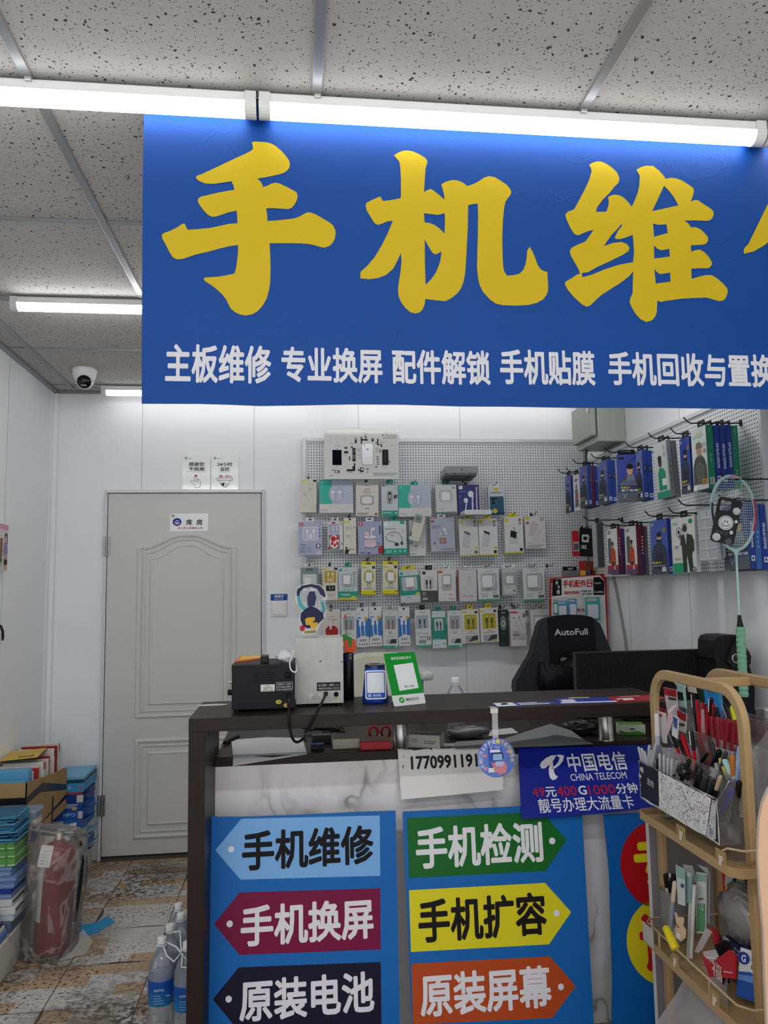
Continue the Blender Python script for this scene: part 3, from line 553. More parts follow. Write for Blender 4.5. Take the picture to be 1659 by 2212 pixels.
pack('blue and white phone-screen carton', 'in the top row', (1054, 1052, 1089, 1112), '#c9cdd0', [('r', .4, .02, .66, .15, '#c9bb45'), ('r', .2, .19, .88, .215, '#4b4f53'), ('g', .3, .24, .8, .26, 1, '#8a9095'), ('r', .12, .34, .98, 1, '#345a72', .06), ('r', 0, .9, 1, 1, '#23435a'), ('e', .42, .86, .15, .085, '#c5b64c'), ('r', .0, .0, .04, 1, '#2a5f8a')],
     [('camera_bump', [('r', .2, .37, .6, .62, '#3d647d', .08), ('e', .32, .44, .09, .055, '#15222c'), ('e', .5, .42, .07, .045, '#15222c'), ('e', .35, .56, .09, .055, '#15222c')], .003)], t=.03, tab=film('#ffffff', .45), tabw=.6, name='screen_box', cat='phone screen', tilt=-1)
# grey flat box lying on two hooks, and the exploded-phone board
a = on_y(963, 1022, 4.36); b = on_y(1032, 1006, 4.36)
t = thing('grey_flat_box', 'dark grey flat box lying on hooks above the earphone packs in the top row', 'box', ((a.x+b.x)/2, 4.36, a.z), (math.radians(-4), 0, 0)); w, h = b.x-a.x, b.z-a.z
m = MB(); m.b2(-w/2, 0, 0, w/2, .17, h, M('#8f9296', .4), .003); m.b2(-w/2+.005, .003, -.012, w/2-.005, .167, 0, M('#6c6f73', .5), .002); m.build('carton', t)
m = MB(); art(m, Fr((0, 0, 0)), w, h, [('t', 'S', .46, .3, .54, .7, '#55585c', .02)]); m.build('print', t)
hook_back(a.x+.05, a.z-.017, 4.34, 'wire hook under the left of the grey flat box'); hook_back(b.x-.05, a.z-.017, 4.34, 'wire hook under the right of the grey flat box')
a = on_y(1003, 1111, 4.36); b = on_y(1063, 1101, 4.36); w = b.x-a.x
t = thing('power_bank', 'white rounded power bank lying on hooks in front of the navy earphone carton', 'power bank', ((a.x+b.x)/2, 4.36, a.z))
m = MB(); m.prism(Fr((0, 0, 0)), rrect(-w/2, 0, w/2, b.z-a.z, .012, 6), -.12, 0, M('#dcdbdc', .3)); m.build('case', t)
m = MB(); m.flat(Fr((0, 0, 0)), rrect(-w/2+.012, .008, w/2-.012, b.z-a.z-.008, .006), '#cfcfd2', .0006); m.build('end_face', t)
PF = Fr((on_y(701, 1033, 4.40).x, 4.40, on_y(701, 1035, 4.40).z), (1, -.0, -.0), (0, -.02, 1))
bw, bh = PF.uv(863, 1037)[0], PF.uv(704, 926)[1]
t = thing('phone_parts_board', 'white framed board of phone parts taken apart, resting above the pegboard top row', 'framed board', PF.o)
def cc(x, y, sx=4.879): return (x/sx+620, y/sx+880)
m = MB(PF.o); m.prism(PF, rrect(0, 0, bw, bh, .001), -.014, 0, M('#d9dad6', .25, coat=.4)); m.build('board', t)
def PR(x0, y0, x1, y1): a_ = PF.uv(*cc(x0, y1)); b_ = PF.uv(*cc(x1, y0)); return a_[0], a_[1], b_[0], b_[1]
m = MB(PF.o)
for q in ((715, 335, 735, 378), (775, 335, 850, 350), (778, 312, 790, 385), (820, 300, 834, 318), (828, 320, 836, 335), (893, 330, 912, 362), (950, 330, 962, 400), (930, 370, 955, 378), (960, 388, 1000, 396), (990, 396, 1003, 418), (606, 418, 634, 436), (600, 462, 645, 484), (690, 428, 722, 570), (676, 410, 692, 430), (705, 588, 718, 660), (690, 620, 716, 672), (628, 652, 690, 674), (655, 515, 665, 560), (770, 632, 806, 682), (746, 655, 772, 668), (833, 644, 862, 654), (838, 678, 858, 686), (945, 518, 965, 527), (940, 544, 970, 552), (945, 570, 968, 579), (945, 595, 968, 603), (930, 622, 952, 632), (470, 660, 512, 666), (506, 664, 552, 692), (976, 440, 984, 480), (1072, 567, 1084, 580)):
    m.prism(PF, rrect(*PR(*q), .002, 2), 0, .002, '#2b2b2c')
for q, c in (((780, 640, 798, 664), '#dcdcd8'), ((512, 670, 536, 688), '#cfcfcc'), ((694, 440, 716, 480), '#55565a'), ((694, 500, 716, 540), '#7a7b7e')): m.prism(PF, rrect(*PR(*q), .001, 2), 0, .0026, c)
for x, y, n in ((740, 430, 5), (740, 498, 2), (748, 530, 2), (935, 430, 6)):
    for i in range(n): m.flat(PF, rrect(*PR(x, y+i*8, x+34-(i % 3)*6, y+i*8+3), 0), '#9c9d9a', .0006)
for x0, y0, x1 in ((700, 318, 750), (660, 378, 700), (500, 402, 556), (812, 280, 846), (886, 318, 914), (975, 366, 1025), (1086, 398, 1118), (606, 496, 632), (650, 686, 690), (765, 692, 800), (1010, 626, 1052), (445, 716, 490), (910, 690, 1160), (910, 702, 1160), (910, 714, 1120), (1010, 322, 1150)): m.flat(PF, rrect(*PR(x0, y0, x1, y0+5), 0), '#8a8b88', .0006)
for i in range(14): m.flat(PF, ell(*PF.uv(*cc(1100+(i % 5)*11, 545+(i//5)*22)), .0012, .0012, 8), '#777', .0006)
for i in range(4): m.flat(PF, ell(*PF.uv(*cc(1010+i*16, 655)), .0012, .0012, 8), '#888', .0006)
for q in ((517, 298, 558, 378), (462, 300, 468, 375), (598, 300, 604, 375)):
    x0, y0, x1, y1 = PR(*q)
    for s in ((x0, y0, x1, y0+.0008), (x0, y1-.0008, x1, y1), (x0, y0, x0+.0008, y1), (x1-.0008, y0, x1, y1)): m.flat(PF, rrect(*s, 0), '#a9aaa7', .0006)
m.build('loose_parts', t)
m = MB(PF.o); px_text(m, PF, 'iPhone5s', *cc(1035, 286), *cc(1153, 308), '#6f706e', .004, .0008)
ax_, ay_ = PF.uv(*cc(1010, 293)); m.flat(PF, ell(ax_, ay_, .0042, .0045, 18), '#3b3b3b', .0008); m.flat(PF, ell(ax_+.0045, ay_+.001, .0016, .0018, 10), '#d9dad6', .001); m.flat(PF, [(ax_, ay_+.0052), (ax_+.003, ay_+.009), (ax_+.0035, ay_+.0062)], '#3b3b3b', .0008)
m.build('lettering', t)
def pxbox(nm, q, mt, th, rad, extra=()):
    m = MB(PF.o); m.prism(PF, rrect(*PR(*q), rad, 5), 0, th, mt)
    for e in extra: m.prism(PF, rrect(*PR(*e[0]), e[2] if len(e) > 2 else .001, 3), 0, th+.0006, e[1])
    m.build(nm, t)
pxbox('screen', (470, 424, 582, 645), M('#d9d9d9', .25), .005, .008, (((478, 450, 574, 610), M('#0e0f14', .1)), ((514, 614, 536, 634), '#bfbfbf', .006), ((510, 436, 540, 441), '#777')))
pxbox('phone_shell', (790, 386, 905, 610), M('#c6c8ca', .25, .5), .006, .010, (((796, 392, 900, 604), M('#dfe1e2', .3, .3), .008), ((806, 393, 820, 404), '#333', .003), ((828, 395, 834, 402), '#999', .002), ((838, 434, 858, 456), '#8d8f90', .003), ((810, 540, 880, 543), '#aaa')))
pxbox('battery', (1004, 446, 1066, 608), M('#111216', .4), .004, .002, (((1030, 470, 1036, 580), '#4a4b4f'),))
# ---- second row
pack('lavender wired-earphone box', 'at the left end of the second row', (645, 1127, 697, 1200), LV, [('r', .06, .03, .2, .13, '#b03644'), ('t', '5', .10, .05, .16, .115, '#eee', .03), ('g', .85, .04, .97, .12, 3, '#8d93a8'), ('r', .19, .15, .82, .55, '#e2e4ea', .06), ('r', .21, .17, .80, .53, '#b9bdcc', .05), ('e', .88, .23, .03, .025, '#555c70'), ('e', .88, .33, .03, .025, '#555c70'), ('e', .88, .43, .03, .025, '#555c70'), ('g', .06, .66, .3, .7, 1, '#5d647c'), ('g', .06, .73, .3, .93, 7, '#8d93a8'), ('g', .35, .73, .55, .93, 7, '#949ab0'), ('e', .82, .72, .1, .07, '#6d5560'), ('e', .82, .72, .04, .05, '#e8e8ea'), ('r', .74, .88, .92, .96, '#c9ccd6')],
     [('earphones', earbud(.37, .27, .05, '#e8e9ec', -.3, .03)+earbud(.63, .27, .05, '#e8e9ec', .3, .03)+[('r', .46, .36, .55, .5, '#e3e4e8', .02)], .003)], t=.03, tab='#dcdde0', tilt=-.6, name='earphone_box', cat='earphones')
pack('white paw-print earphone box', 'second from the left in the second row', (708, 1127, 741, 1187), '#d3d2d0', [('r', .28, .01, .5, .11, '#b52f38'), ('r', .06, .07, .76, .43, '#a9abc0'), ('l', [(.36, .14), (.34, .34)], .05, '#dcdde6'), ('l', [(.58, .14), (.62, .34)], .05, '#dcdde6'), ('r', .06, .46, .78, .98, '#777a80'), ('e', .42, .72, .31, .24, '#e6e4e2'), ('e', .36, .62, .17, .10, '#c62a3a'), ('e', .62, .6, .08, .07, '#c62a3a'), ('e', .28, .78, .08, .07, '#c62a3a'), ('e', .45, .84, .08, .06, '#c62a3a'), ('e', .62, .78, .08, .07, '#c62a3a'), ('r', .86, .06, .94, .12, '#8a7a5a'), ('r', .9, .75, .95, .85, '#444'), ('r', 0, .92, .2, .98, '#b52f38')], t=.03, tab=film('#ffffff', .4), tabw=.5, name='earphone_box', cat='earphones')
pack('cream wired-earphone carton with yellow tag', 'in the second row', (742, 1119, 769, 1197), CRM, [('r', .02, .09, .42, .145, '#d6c72c'), ('e', .5, .04, .09, .03, '#262626'), ('e', .3, .28, .12, .045, '#b5b1a8'), ('r', .3, .245, .62, .315, '#c0bcb3', .05), ('l', [(.6, .3), (.9, .6)], .02, '#b0aca3'), ('e', .35, .51, .12, .04, '#b5b1a8'), ('r', .3, .47, .6, .55, '#c0bcb3', .05), ('l', [(.5, .54), (.8, .8)], .02, '#b0aca3'), ('g', .76, .22, .9, .3, 3, '#888'), ('e', .22, .83, .09, .028, '#2b2422'), ('p', [(.08, .99), (.12, .88), (.2, .86), (.34, .88), (.46, .87), (.5, .84), (.52, .87), (.4, .93), (.36, .99)], '#2b2426'), ('g', .5, .85, .9, .89, 2, '#a08f6a')], t=.02, tilt=.4, name='earphone_box', cat='earphones')
pack('lavender box with pink earbuds', 'in the second row', (774, 1126, 826, 1198), '#9fa5c0', [('r', .04, .03, .2, .14, '#b03644'), ('t', '5', .085, .05, .15, .12, '#eee', .03), ('g', .86, .03, .96, .55, 1, '#6a7090'), ('e', .5, .67, .25, .13, '#d9c3cc'), ('r', .26, .53, .74, .66, '#d3bac5', .08), ('l', [(.26, .535), (.74, .535)], .02, '#5b5f70'), ('r', .27, .43, .73, .52, '#e2dde2', .08), ('l', [(.72, .62), (.85, .68), (.88, .74), (.6, .8), (.3, .79)], .02, '#32363f'), ('p', [(.82, .8), (1, .72), (1, .98), (.82, .98)], '#b5303c'), ('g', .06, .93, .28, .97, 1, '#3d435c'), ('r', .36, .93, .48, .97, '#454b63'), ('r', .08, .74, .2, .8, '#aab0c8')],
     [('earphones', [('e', .36, .37, .09, .05, '#d8c6ce'), ('l', [(.43, .37), (.44, .53)], .06, '#d3bec8'), ('e', .62, .24, .09, .05, '#e0d6da'), ('l', [(.56, .25), (.55, .43)], .06, '#ddd2d8')], .003)], t=.03, tab='#dcdde0', tilt=-.6, name='earphone_box', cat='earphones')
pack('white neckband-earphone box with teal foot', 'in the second row', (829, 1125, 879, 1198), '#cdd1d1', [('r', .72, .0, .92, .1, '#35a08a'), ('e', .12, .1, .09, .06, '#dfe4e3'), ('g', .08, .22, .55, .27, 1, '#7d8686'), ('l', [(.16+.0+.28*(1-math.cos(t_*.5)) , .43-.1*math.sin(t_*.5)) for t_ in range(7)], .02, BK), ('l', [(.1, .45), (.1, .5), (.18, .58), (.32, .61), (.45, .62), (.52, .66)], .022, BK), ('l', [(.7, .42), (.8, .52), (.82, .62)], .02, BK), ('e', .56, .7, .1, .055, '#3d4a48'), ('e', .78, .67, .06, .06, '#3d4a48'), ('e', .32, .42, .04, .04, '#c9a6ae'), ('e', .42, .43, .04, .04, '#c9a6ae'), ('e', .84, .3, .06, .05, '#b9bfbf'), ('r', 0, .82, 1, 1, TE), ('g', .08, .87, .34, .95, 2, '#9fd3c8'), ('e', .48, .9, .05, .04, '#8ccabc'), ('e', .7, .9, .05, .04, '#8ccabc'), ('e', .9, .9, .05, .04, '#8ccabc')], t=.035, tab='#2aa58c', side='#2b8f7b', tabw=.28, tilt=-.8, name='earphone_box', cat='earphones')
pack('plain white cable carton', 'behind the silver phone case', (884, 1124, 920, 1201), '#cfcfcc', [('e', .1, .62, .12, .06, '#7fa79d'), ('r', .3, .69, .5, .76, '#9d9f9d'), ('l', [(.86, .6), (.86, .75), (.76, .76)], .03, '#888'), ('g', .04, .92, .4, .96, 2, '#8b8b89'), ('g', .05, .8, .5, .86, 2, '#b5b5b2')], t=.02, Yf=4.49)
cx_, cy_ = 904, 1144
o = thing('phone_case', 'silver phone case hanging askew in front of the white cable carton', 'phone case', on_y(909, 1114, 4.435), (0, math.radians(17), 0)); m = MB()
m.prism(Fr((0, 0, 0)), rrect(-.034, -.155, .034, .005, .010, 6), -.008, 0, M('#9a9992', .3, .6)); m.flat(Fr((0, 0, 0)), rrect(-.031, -.152, .031, .002, .009, 6), M('#c9c6b8', .35, .3), .0004); m.build('shell', o)
m = MB(); m.prism(Fr((0, 0, 0)), rrect(-.028, -.045, .012, -.002, .008, 5), 0, .003, M('#8c8e8d', .3, .5)); m.flat(Fr((0, 0, 0)), rrect(-.018, -.03, -.002, -.015, .002), '#4a7d92', .0035); m.build('camera_frame', o)
m = MB(); m.flat(Fr((0, 0, 0)), rrect(-.030, -.135, -.024, -.105, .001), '#2b2b2b', .0008); m.build('label', o)
pack('lavender-blue earbud box with brown case', 'in the second row', (931, 1119, 983, 1191), '#a8b0c2', [('r', .03, .05, .17, .14, '#b03a44'), ('g', .06, .22, .45, .32, 3, '#5a6275'), ('g', .8, .05, .95, .1, 2, '#7a8296'), ('e', .5, .47, .2, .07, '#8e949c'), ('r', .36, .6, .64, .77, '#8a5b45', .03), ('r', .42, .64, .58, .72, '#b98b72'), ('e', .15, .75, .05, .04, '#6a5f66'), ('g', .38, .92, .95, .96, 1, '#4d556a'), ('r', .05, .85, .18, .96, '#b8bfcc')],
     [('earphones', [('e', .58, .35, .06, .05, '#e3e5e8'), ('l', [(.58, .36), (.59, .46)], .05, '#e3e5e8'), ('e', .42, .47, .07, .05, '#c9cdd2'), ('e', .62, .47, .07, .05, '#c9cdd2')], .003)], t=.035, tab='#dcdde0', tilt=-1.5, bag=True, name='earphone_box', cat='earphones')
def pbank(short, where, px, black=False, **k):
    d = [('r', .03, .03, .22, .13, '#cfc32c'), ('e', .84, .08, .08, .045, '#8e8436'), ('e', .84, .18, .08, .045, '#8f9db8'), ('g', .06, .24, .3, .26, 1, '#c9c58e'), ('e', .85, .9, .09, .045, '#2c2c2c'), ('r', 0, .965, 1, 1, '#cfc32c'), ('g', .2, .86, .6, .88, 1, '#b0b0aa')]
    if black: pt = [('r', .24, .5, .7, .74, '#c4c6c6', .1), ('p', [(.34, .36), (.66, .42), (.6, .6), (.28, .54)], '#1e1f20'), ('l', [(.62, .5), (.78, .42), (.86, .3), (.8, .36)], .04, '#c9caca'), ('l', [(.55, .38), (.5, .28)], .05, '#888')]
    else: pt = [('p', [(.28, .32), (.58, .38), (.6, .44), (.5, .78), (.44, .80), (.16, .76), (.14, .7)], '#bcc2c2'), ('p', [(.28, .32), (.58, .38), (.56, .45), (.26, .38)], '#3d4142'), ('p', [(.6, .28), (.86, .33), (.8, .6), (.58, .62), (.6, .55), (.66, .5)], '#d0d2d2')]; d.append(('r', .78, .76, .95, .82, '#cfc32c'))
    return pack(short, where, px, '#d4d5d2', d, [('power_bank_picture', pt, .0015)], t=.028, tab='#d6c92c', tabw=.42, name='power_bank_box', cat='power bank', **k)
pbank('glossy yellow-white power-bank carton', 'left one in the second row', (993, 1121, 1034, 1201), bag=True, tilt=-1)
pbank('matt yellow-white power-bank carton', 'right one in the second row', (1035, 1120, 1075, 1200), tilt=-.4)
pbank('white carton of a black-faced power bank', 'in the second row', (1091, 1117, 1131, 1195), True, n=2, tilt=-.8)
pack('white double-power-bank carton', 'at the right end of the second row', (1135, 1115, 1179, 1185), '#d0cecc', [('r', .04, .0, .22, .12, '#c9bf55'), ('e', .13, .21, .08, .05, '#8a7a66'), ('g', .75, .03, .95, .16, 3, '#8a7f80'), ('g', .08, .82, .35, .85, 1, '#999'), ('g', .08, .88, .85, .97, 3, '#8f8a88'), ('e', .84, .76, .07, .05, '#c2bfbd')],
     [('power_bank_picture', [('p', [(.34, .16), (.68, .24), (.5, .66), (.14, .58)], '#bfbab8'), ('p', [(.6, .36), (.84, .44), (.6, .82), (.26, .74), (.3, .68)], '#cbc7c5')], .0015)], t=.04, name='power_bank_box', cat='power bank', tilt=-.6, dark=True)
# ---- third row
def chg(short, where, px, base, d, win, body=(.25, .3, .75, .62), cable=True, **k):
    x0, y0, x1, y1 = body
    pr = [('r', x0, y0, x1, y1, '#e3e4e3', .05), ('r', x0+(x1-x0)*.3, y1, x0+(x1-x0)*.7, y1+.07, '#9d9fa0')]
    ps = [('charger', pr, .007)]
    if cable: ps.append(('cable', [('l', [(x1+.1, y0), (x1+.11, y0+.15), (x1+.08, y1+.02)], .04, '#d9dbdb')], .004))
    return pack(short, where, px, base, list(d)+[win], ps, name='charger_box', cat='charger', **k)
chg('grey-green charger box', 'at the third row left end', (650, 1226, 689, 1298), '#7f8c89', [('r', .3, .03, .68, .1, '#5a6663')], ('r', .12, .2, .88, .7, '#c9cdcb', .03), (.22, .3, .58, .6), tab=film('#dddddd', .5), dark=True, tilt=-.5)
pack('white and yellow wired-earphone box', 'in the third row', (697, 1224, 730, 1297), '#cfccc2', [('r', .02, .04, .26, .1, '#d0c22c', .05), ('r', .76, .03, .96, .1, '#333'), ('r', .12, .13, .88, .48, '#a5882b', .1), ('r', .15, .15, .85, .46, '#bd9c33', .08), ('r', .22, .56, .82, .72, '#1f1f20'), ('l', [(.42, .6), (.5, .68)], .04, '#ccc'), ('l', [(.64, .6), (.68, .66)], .04, '#ccc'), ('g', .35, .8, .8, .88, 2, '#b5b0a6'), ('r', .44, .9, .6, .92, '#c9c04a')],
     [('earphones', earbud(.36, .22, .06, '#dedbd2', -.3, .05)+earbud(.66, .22, .06, '#dedbd2', .3, .05)+[('r', .46, .36, .58, .44, '#dedbd2')], .003)], t=.025, name='earphone_box', cat='earphones', dark=True)
chg('grey charger box with teal-yellow foot', 'in the third row', (731, 1225, 772, 1296), '#c0c8cb', [('e', .12, .09, .07, .045, TE), ('g', .25, .08, .5, .11, 1, '#9ab'), ('e', .84, .18, .07, .045, '#a89a4e'), ('e', .3, .69, .05, .03, '#9aa'), ('e', .45, .69, .05, .03, '#9aa'), ('e', .6, .69, .05, .03, '#9aa'), ('e', .74, .69, .05, .03, '#9aa'), ('r', .0, .74, 1, .93, TE), ('r', 0, .93, 1, 1, '#c8bc3a'), ('r', .66, .88, .9, 1, '#d0c24a'), ('t', '充电套装', .12, .81, .6, .87, '#d5e8e4', .01)], ('r', .16, .2, .9, .6, '#a9b1b5', .05), (.25, .25, .62, .52), tab='#2a8f7c', tilt=.4)
def ybox(short, where, px):
    return chg(short, where, px, '#d3d0c2', [('r', 0, 0, 1, .1, '#d9cd20'), ('e', .5, .06, .18, .03, '#55511c'), ('r', .04, .15, .4, .2, '#d6c81e', .06), ('r', .76, .14, .94, .22, '#2f2f2e'), ('e', .52, .73, .13, .055, '#55564f'), ('e', .52, .73, .1, .04, '#d3d0c2'), ('g', .2, .81, .8, .84, 1, '#555'), ('r', 0, .88, 1, 1, '#d6c81e'), ('r', .84, .89, .96, .95, '#8f8a2c'), ('e', .52, .47, .37, .22, '#c9bb28'), ('e', .52, .47, .32, .19, '#8f8a70')], ('e', .52, .47, .3, .18, '#a5a18c'), (.32, .34, .74, .6), False, n=2, tilt=.8)
ybox('yellow and white charger box', 'left one in the third row', (780, 1213, 811, 1284)); ybox('yellow and white charger box', 'right one in the third row', (826, 1212, 859, 1283))
chg('green charger box with yellow-topped tab', 'in the third row', (866, 1231, 908, 1302), '#c3cacc', [('e', .12, .1, .08, .05, TE), ('g', .25, .09, .5, .12, 1, '#9ab'), ('r', 0, .17, 1, .77, '#2f9482'), ('r', .78, .7, 1, .77, '#c9b94a'), ('g', .3, .81, .55, .85, 1, '#6f9a94'), ('g', .2, .9, .8, .93, 1, '#a9b0b0')], ('r', .1, .21, .9, .63, '#aab4b4', .07), (.3, .24, .72, .52), tab='#d0c42c', tabw=.7, tilt=-3)
def cab(short, where, px, base, d, win, c1, c2=None, **k):
    x0, y0, x1, y1 = win[1:5]; a_, b_ = x0+(x1-x0)*.32, x0+(x1-x0)*.70; H = y1-y0
    pr = []
    for q, s in ((a_, 1), (b_, .8)): pr += [('r', q-.035*s, y0+H*.12, q+.035*s, y0+H*.3, '#c6c7c7'), ('r', q-.06*s, y0+H*.28, q+.06*s, y0+H*.62, c1, .02), ('l', [(q, y0+H*.6), (q, y1-.02)], .05, c2 or c1)]
    return pack(short, where, px, base, list(d)+[win], [('cable', pr, .004)], name='cable_box', cat='charging cable', **k)
cab('dark grey and white cable box', 'in the third row', (909, 1231, 945, 1301), '#d0d0cd', [('r', .1, .05, .3, .14, '#3f4140'), ('p', [(0, .6), (.08, .64), (1, .64), (1, 1), (0, 1)], '#4d5450'), ('t', '5A', .1, .68, .3, .75, '#b9bdb9', .02), ('g', .1, .77, .35, .8, 1, '#9a9f9b'), ('r', .1, .86, .4, .92, '#aeb3ae')], ('r', .16, .2, .76, .6, '#c2c3c1', .16), '#454849', tab='#202022', dark=True, tabw=.44)
chg('white and red 120-watt charger box', 'in the third row', (947, 1231, 985, 1299), '#d2cfcd', [('r', .02, .03, .26, .1, '#b5532f'), ('g', .35, .77, .5, .79, 1, '#777'), ('g', .58, .77, .8, .81, 2, '#b55'), ('t', '120w', .58, .89, .93, .94, '#b0584f', .01)], ('r', .2, .14, .76, .66, '#aeb0ae', .06), (.28, .2, .68, .46), tab=film('#fff', .45), tilt=-.4)
pack('glossy white cable box with red side', 'in the third row', (990, 1231, 1030, 1299), '#d0d0d2', [('r', 0, 0, .05, 1, '#a3272c'), ('l', [(.55, .2), (.55, .5)], .03, '#a7a7aa'), ('l', [(.65, .2), (.66, .5)], .03, '#a7a7aa'), ('g', .2, .82, .55, .86, 1, '#c77'), ('t', 'M20', .6, .81, .8, .87, '#b04a4a', .01)], t=.025, side='#a3272c', tab=film('#fff', .45), bag=True, name='cable_box', cat='charging cable')
def c20(short, where, px, **k):
    return chg(short, where, px, '#d3d5d3', [('g', .35, .06, .7, .09, 1, '#7d8a85'), ('g', .1, .76, .5, .81, 2, '#a3aaa6'), ('t', '20Q', .14, .83, .42, .89, '#4f7a6c', .01), ('t', 'PD', .68, .74, .86, .78, '#4f7a6c', .02), ('r', .68, .82, .95, .91, '#6a6d6c'), ('r', 0, .94, 1, 1, '#4f9f88')], ('r', .14, .14, .9, .7, '#a7aeb2', .08), (.2, .22, .66, .58), **k)
c20('white 20Q charger box', 'left one in the third row', (1033, 1228, 1079, 1298), n=2, tilt=-.8, tab=film('#ccc', .3), dark=True)
pack('small grey adapter box in a clear blister', 'in the third row', (1085, 1228, 1116, 1287), '#a9aba9', [('r', 0, 0, 1, .15, '#c9cbc9'), ('r', .1, .63, .95, .93, '#cfd0ce'), ('g', .2, .68, .6, .72, 1, '#888'), ('r', .75, .78, .88, .86, '#666')], [('charger', [('r', .28, .28, .75, .54, '#e3e4e3', .05)], .006)], tab=film('#fff', .45), tabw=.9, bag=True, name='charger_box', cat='charger')
c20('white 20Q charger box', 'right one in the third row', (1131, 1228, 1177, 1298), n=2, tilt=-.6, tab=film('#ccc', .3), dark=True)
hook_back(on_y(1186, 1222, 4.5).x, on_y(1186, 1222, 4.5).z, 4.43, 'bare wire hook right of the last charger box of the third row')
hook_back(on_y(1110, 1308, 4.5).x, on_y(1110, 1308, 4.5).z, 4.43, 'bare wire hook below the small grey adapter box')
# ---- bottom row
cab('white cable carton with red disc', 'in the bottom row', (698, 1316, 735, 1399), '#cdc8c2', [('e', .45, .03, .08, .02, '#2a2a2a'), ('t', 'ASDA', .34, .19, .62, .22, '#8a3a3a', .01), ('g', .3, .26, .85, .29, 1, '#8a6a6a'), ('r', .42, .32, .62, .35, '#b56a6a')], ('e', .5, .58, .38, .16, '#a52a30'), '#dcd6d0', '#cfc9c3', tabw=.5)
def c6a(short, where, px, red=True, **k):
    return cab(short, where, px, '#cfd2d0', [('g', .35, .06, .65, .09, 1, '#8a9592'), ('t', '6A', .38, .55, .62, .63, '#767d7b', 0), ('g', .3, .70, .7, .72, 1, '#6d7573'), ('r', .22, .76, .88, .88, '#aab0ae'), ('p', [(.4, .88), (.55, .76), (.88, .76), (.88, .88)], '#3b4245'), ('r', 0, .93, 1, 1, '#4f9f88'), ('e', .86, .96, .07, .03, '#9fd3c8')], ('r', .14, .14, .86, .5, '#9fa6aa', .1), '#7b7d7e', '#b04048' if red else None, **k)
c6a('white red-cabled 6A box', 'first of three in the bottom row', (737, 1320, 770, 1401), tab=film('#ccc', .5))
def cbl(short, where, px):
    return pack(short, where, px, '#d5d6d8', [('e', .5, .05, .1, .03, '#26324a'), ('g', .1, .13, .35, .17, 2, '#9aa6bd'), ('r', .1, .24, .35, .27, '#3b6bb5'), ('p', [(0, .28), (.5, .36), (1, .26), (1, .74), (.62, .72), (.5, .70), (.38, .72), (0, .78)], '#3d78bd'), ('e', .78, .28, .13, .05, '#c5a23c'), ('g', .2, .80, .8, .86, 2, '#55585e'), ('e', .22, .93, .06, .03, '#888'), ('e', .42, .93, .06, .03, '#888'), ('e', .62, .93, .06, .03, '#888'), ('e', .82, .93, .06, .03, '#888')],
        [('cable', [('r', .2, .32, .4, .46, '#e6e8ea', .04), ('l', [(.3, .46), (.36, .74)], .07, '#dfe3e8'), ('r', .56, .34, .72, .46, '#e6e8ea', .04), ('l', [(.64, .46), (.66, .74)], .07, '#dfe3e8')], .003)], t=.022, name='cable_box', cat='charging cable', tilt=-.6)
cbl('blue-printed white cable carton', 'first of three in the bottom row', (771, 1313, 797, 1398)); cbl('blue-printed white cable carton', 'second of three in the bottom row', (798, 1311, 825, 1396))
c6a('white red-cabled 6A box', 'second of three in the bottom row', (827, 1319, 860, 1400), tab=film('#ccc', .5))
cbl('blue-printed white cable carton', 'third of three in the bottom row', (861, 1311, 886, 1395))
cab('white 22D cable box', 'in the middle of the bottom row', (898, 1317, 932, 1398), '#d0d4d3', [('g', .3, .06, .65, .09, 1, '#7d8a85'), ('t', '22D', .1, .6, .38, .655, '#7d9a90', 0), ('g', .42, .62, .85, .65, 1, '#9aa'), ('e', .3, .735, .05, .02, '#777'), ('e', .45, .735, .05, .02, '#777'), ('e', .6, .735, .05, .02, '#777'), ('r', .2, .8, .65, .9, '#8d9392'), ('l', [(.75, .72), (.75, .82)], .05, BK), ('l', [(.88, .72), (.88, .82)], .05, BK), ('r', 0, .94, 1, 1, '#4f9f88')], ('r', .05, .15, .82, .5, '#a9b2b8', .1), '#4a5258', dark=True, tab='#1d1d1f', tilt=-1)
cab('teal and white cable box', 'in the bottom row', (934, 1320, 964, 1400), '#c9d3d6', [('e', .1, .07, .06, .03, '#8db'), ('g', .2, .06, .5, .09, 1, '#9bb'), ('r', 0, .17, 1, .77, '#2e8f7c'), ('g', .1, .74, .6, .76, 1, '#9fd3c8'), ('r', .75, .86, .9, .92, '#9ab'), ('g', .1, .9, .5, .94, 1, '#9ab')], ('r', .16, .2, .8, .53, '#b9c4c4', .06), '#4c4f52', tab='#2a8f7c', tabw=.5, tilt=-.6)
c6a('white red-cabled 6A box', 'third of three in the bottom row', (968, 1319, 999, 1399), tab='#2a8f7c', tilt=-1)
def cyel(short, where, px):
    return cab(short, where, px, '#d3d1cb', [('r', .02, .06, .28, .11, '#cdbd22', .06), ('r', .76, .06, .92, .13, '#303030'), ('g', .4, .65, .6, .68, 1, '#a55'), ('g', .2, .70, .8, .73, 1, '#8a7a7a'), ('r', .15, .78, .9, .97, '#9da3a6'), ('p', [(.35, .97), (.6, .8), (.9, .78), (.9, .9)], '#44494c'), ('r', .66, .93, .9, .98, '#c5ae3c')], ('r', .14, .16, .86, .6, '#b5a832', .07), '#5a5749', tab='#cbbf22', tilt=-1, tabw=.34)
cyel('yellow-windowed cable box', 'left of its twin in the bottom row', (999, 1316, 1036, 1389)); cyel('second yellow-windowed cable box', 'right of its twin in the bottom row', (1038, 1313, 1077, 1387))
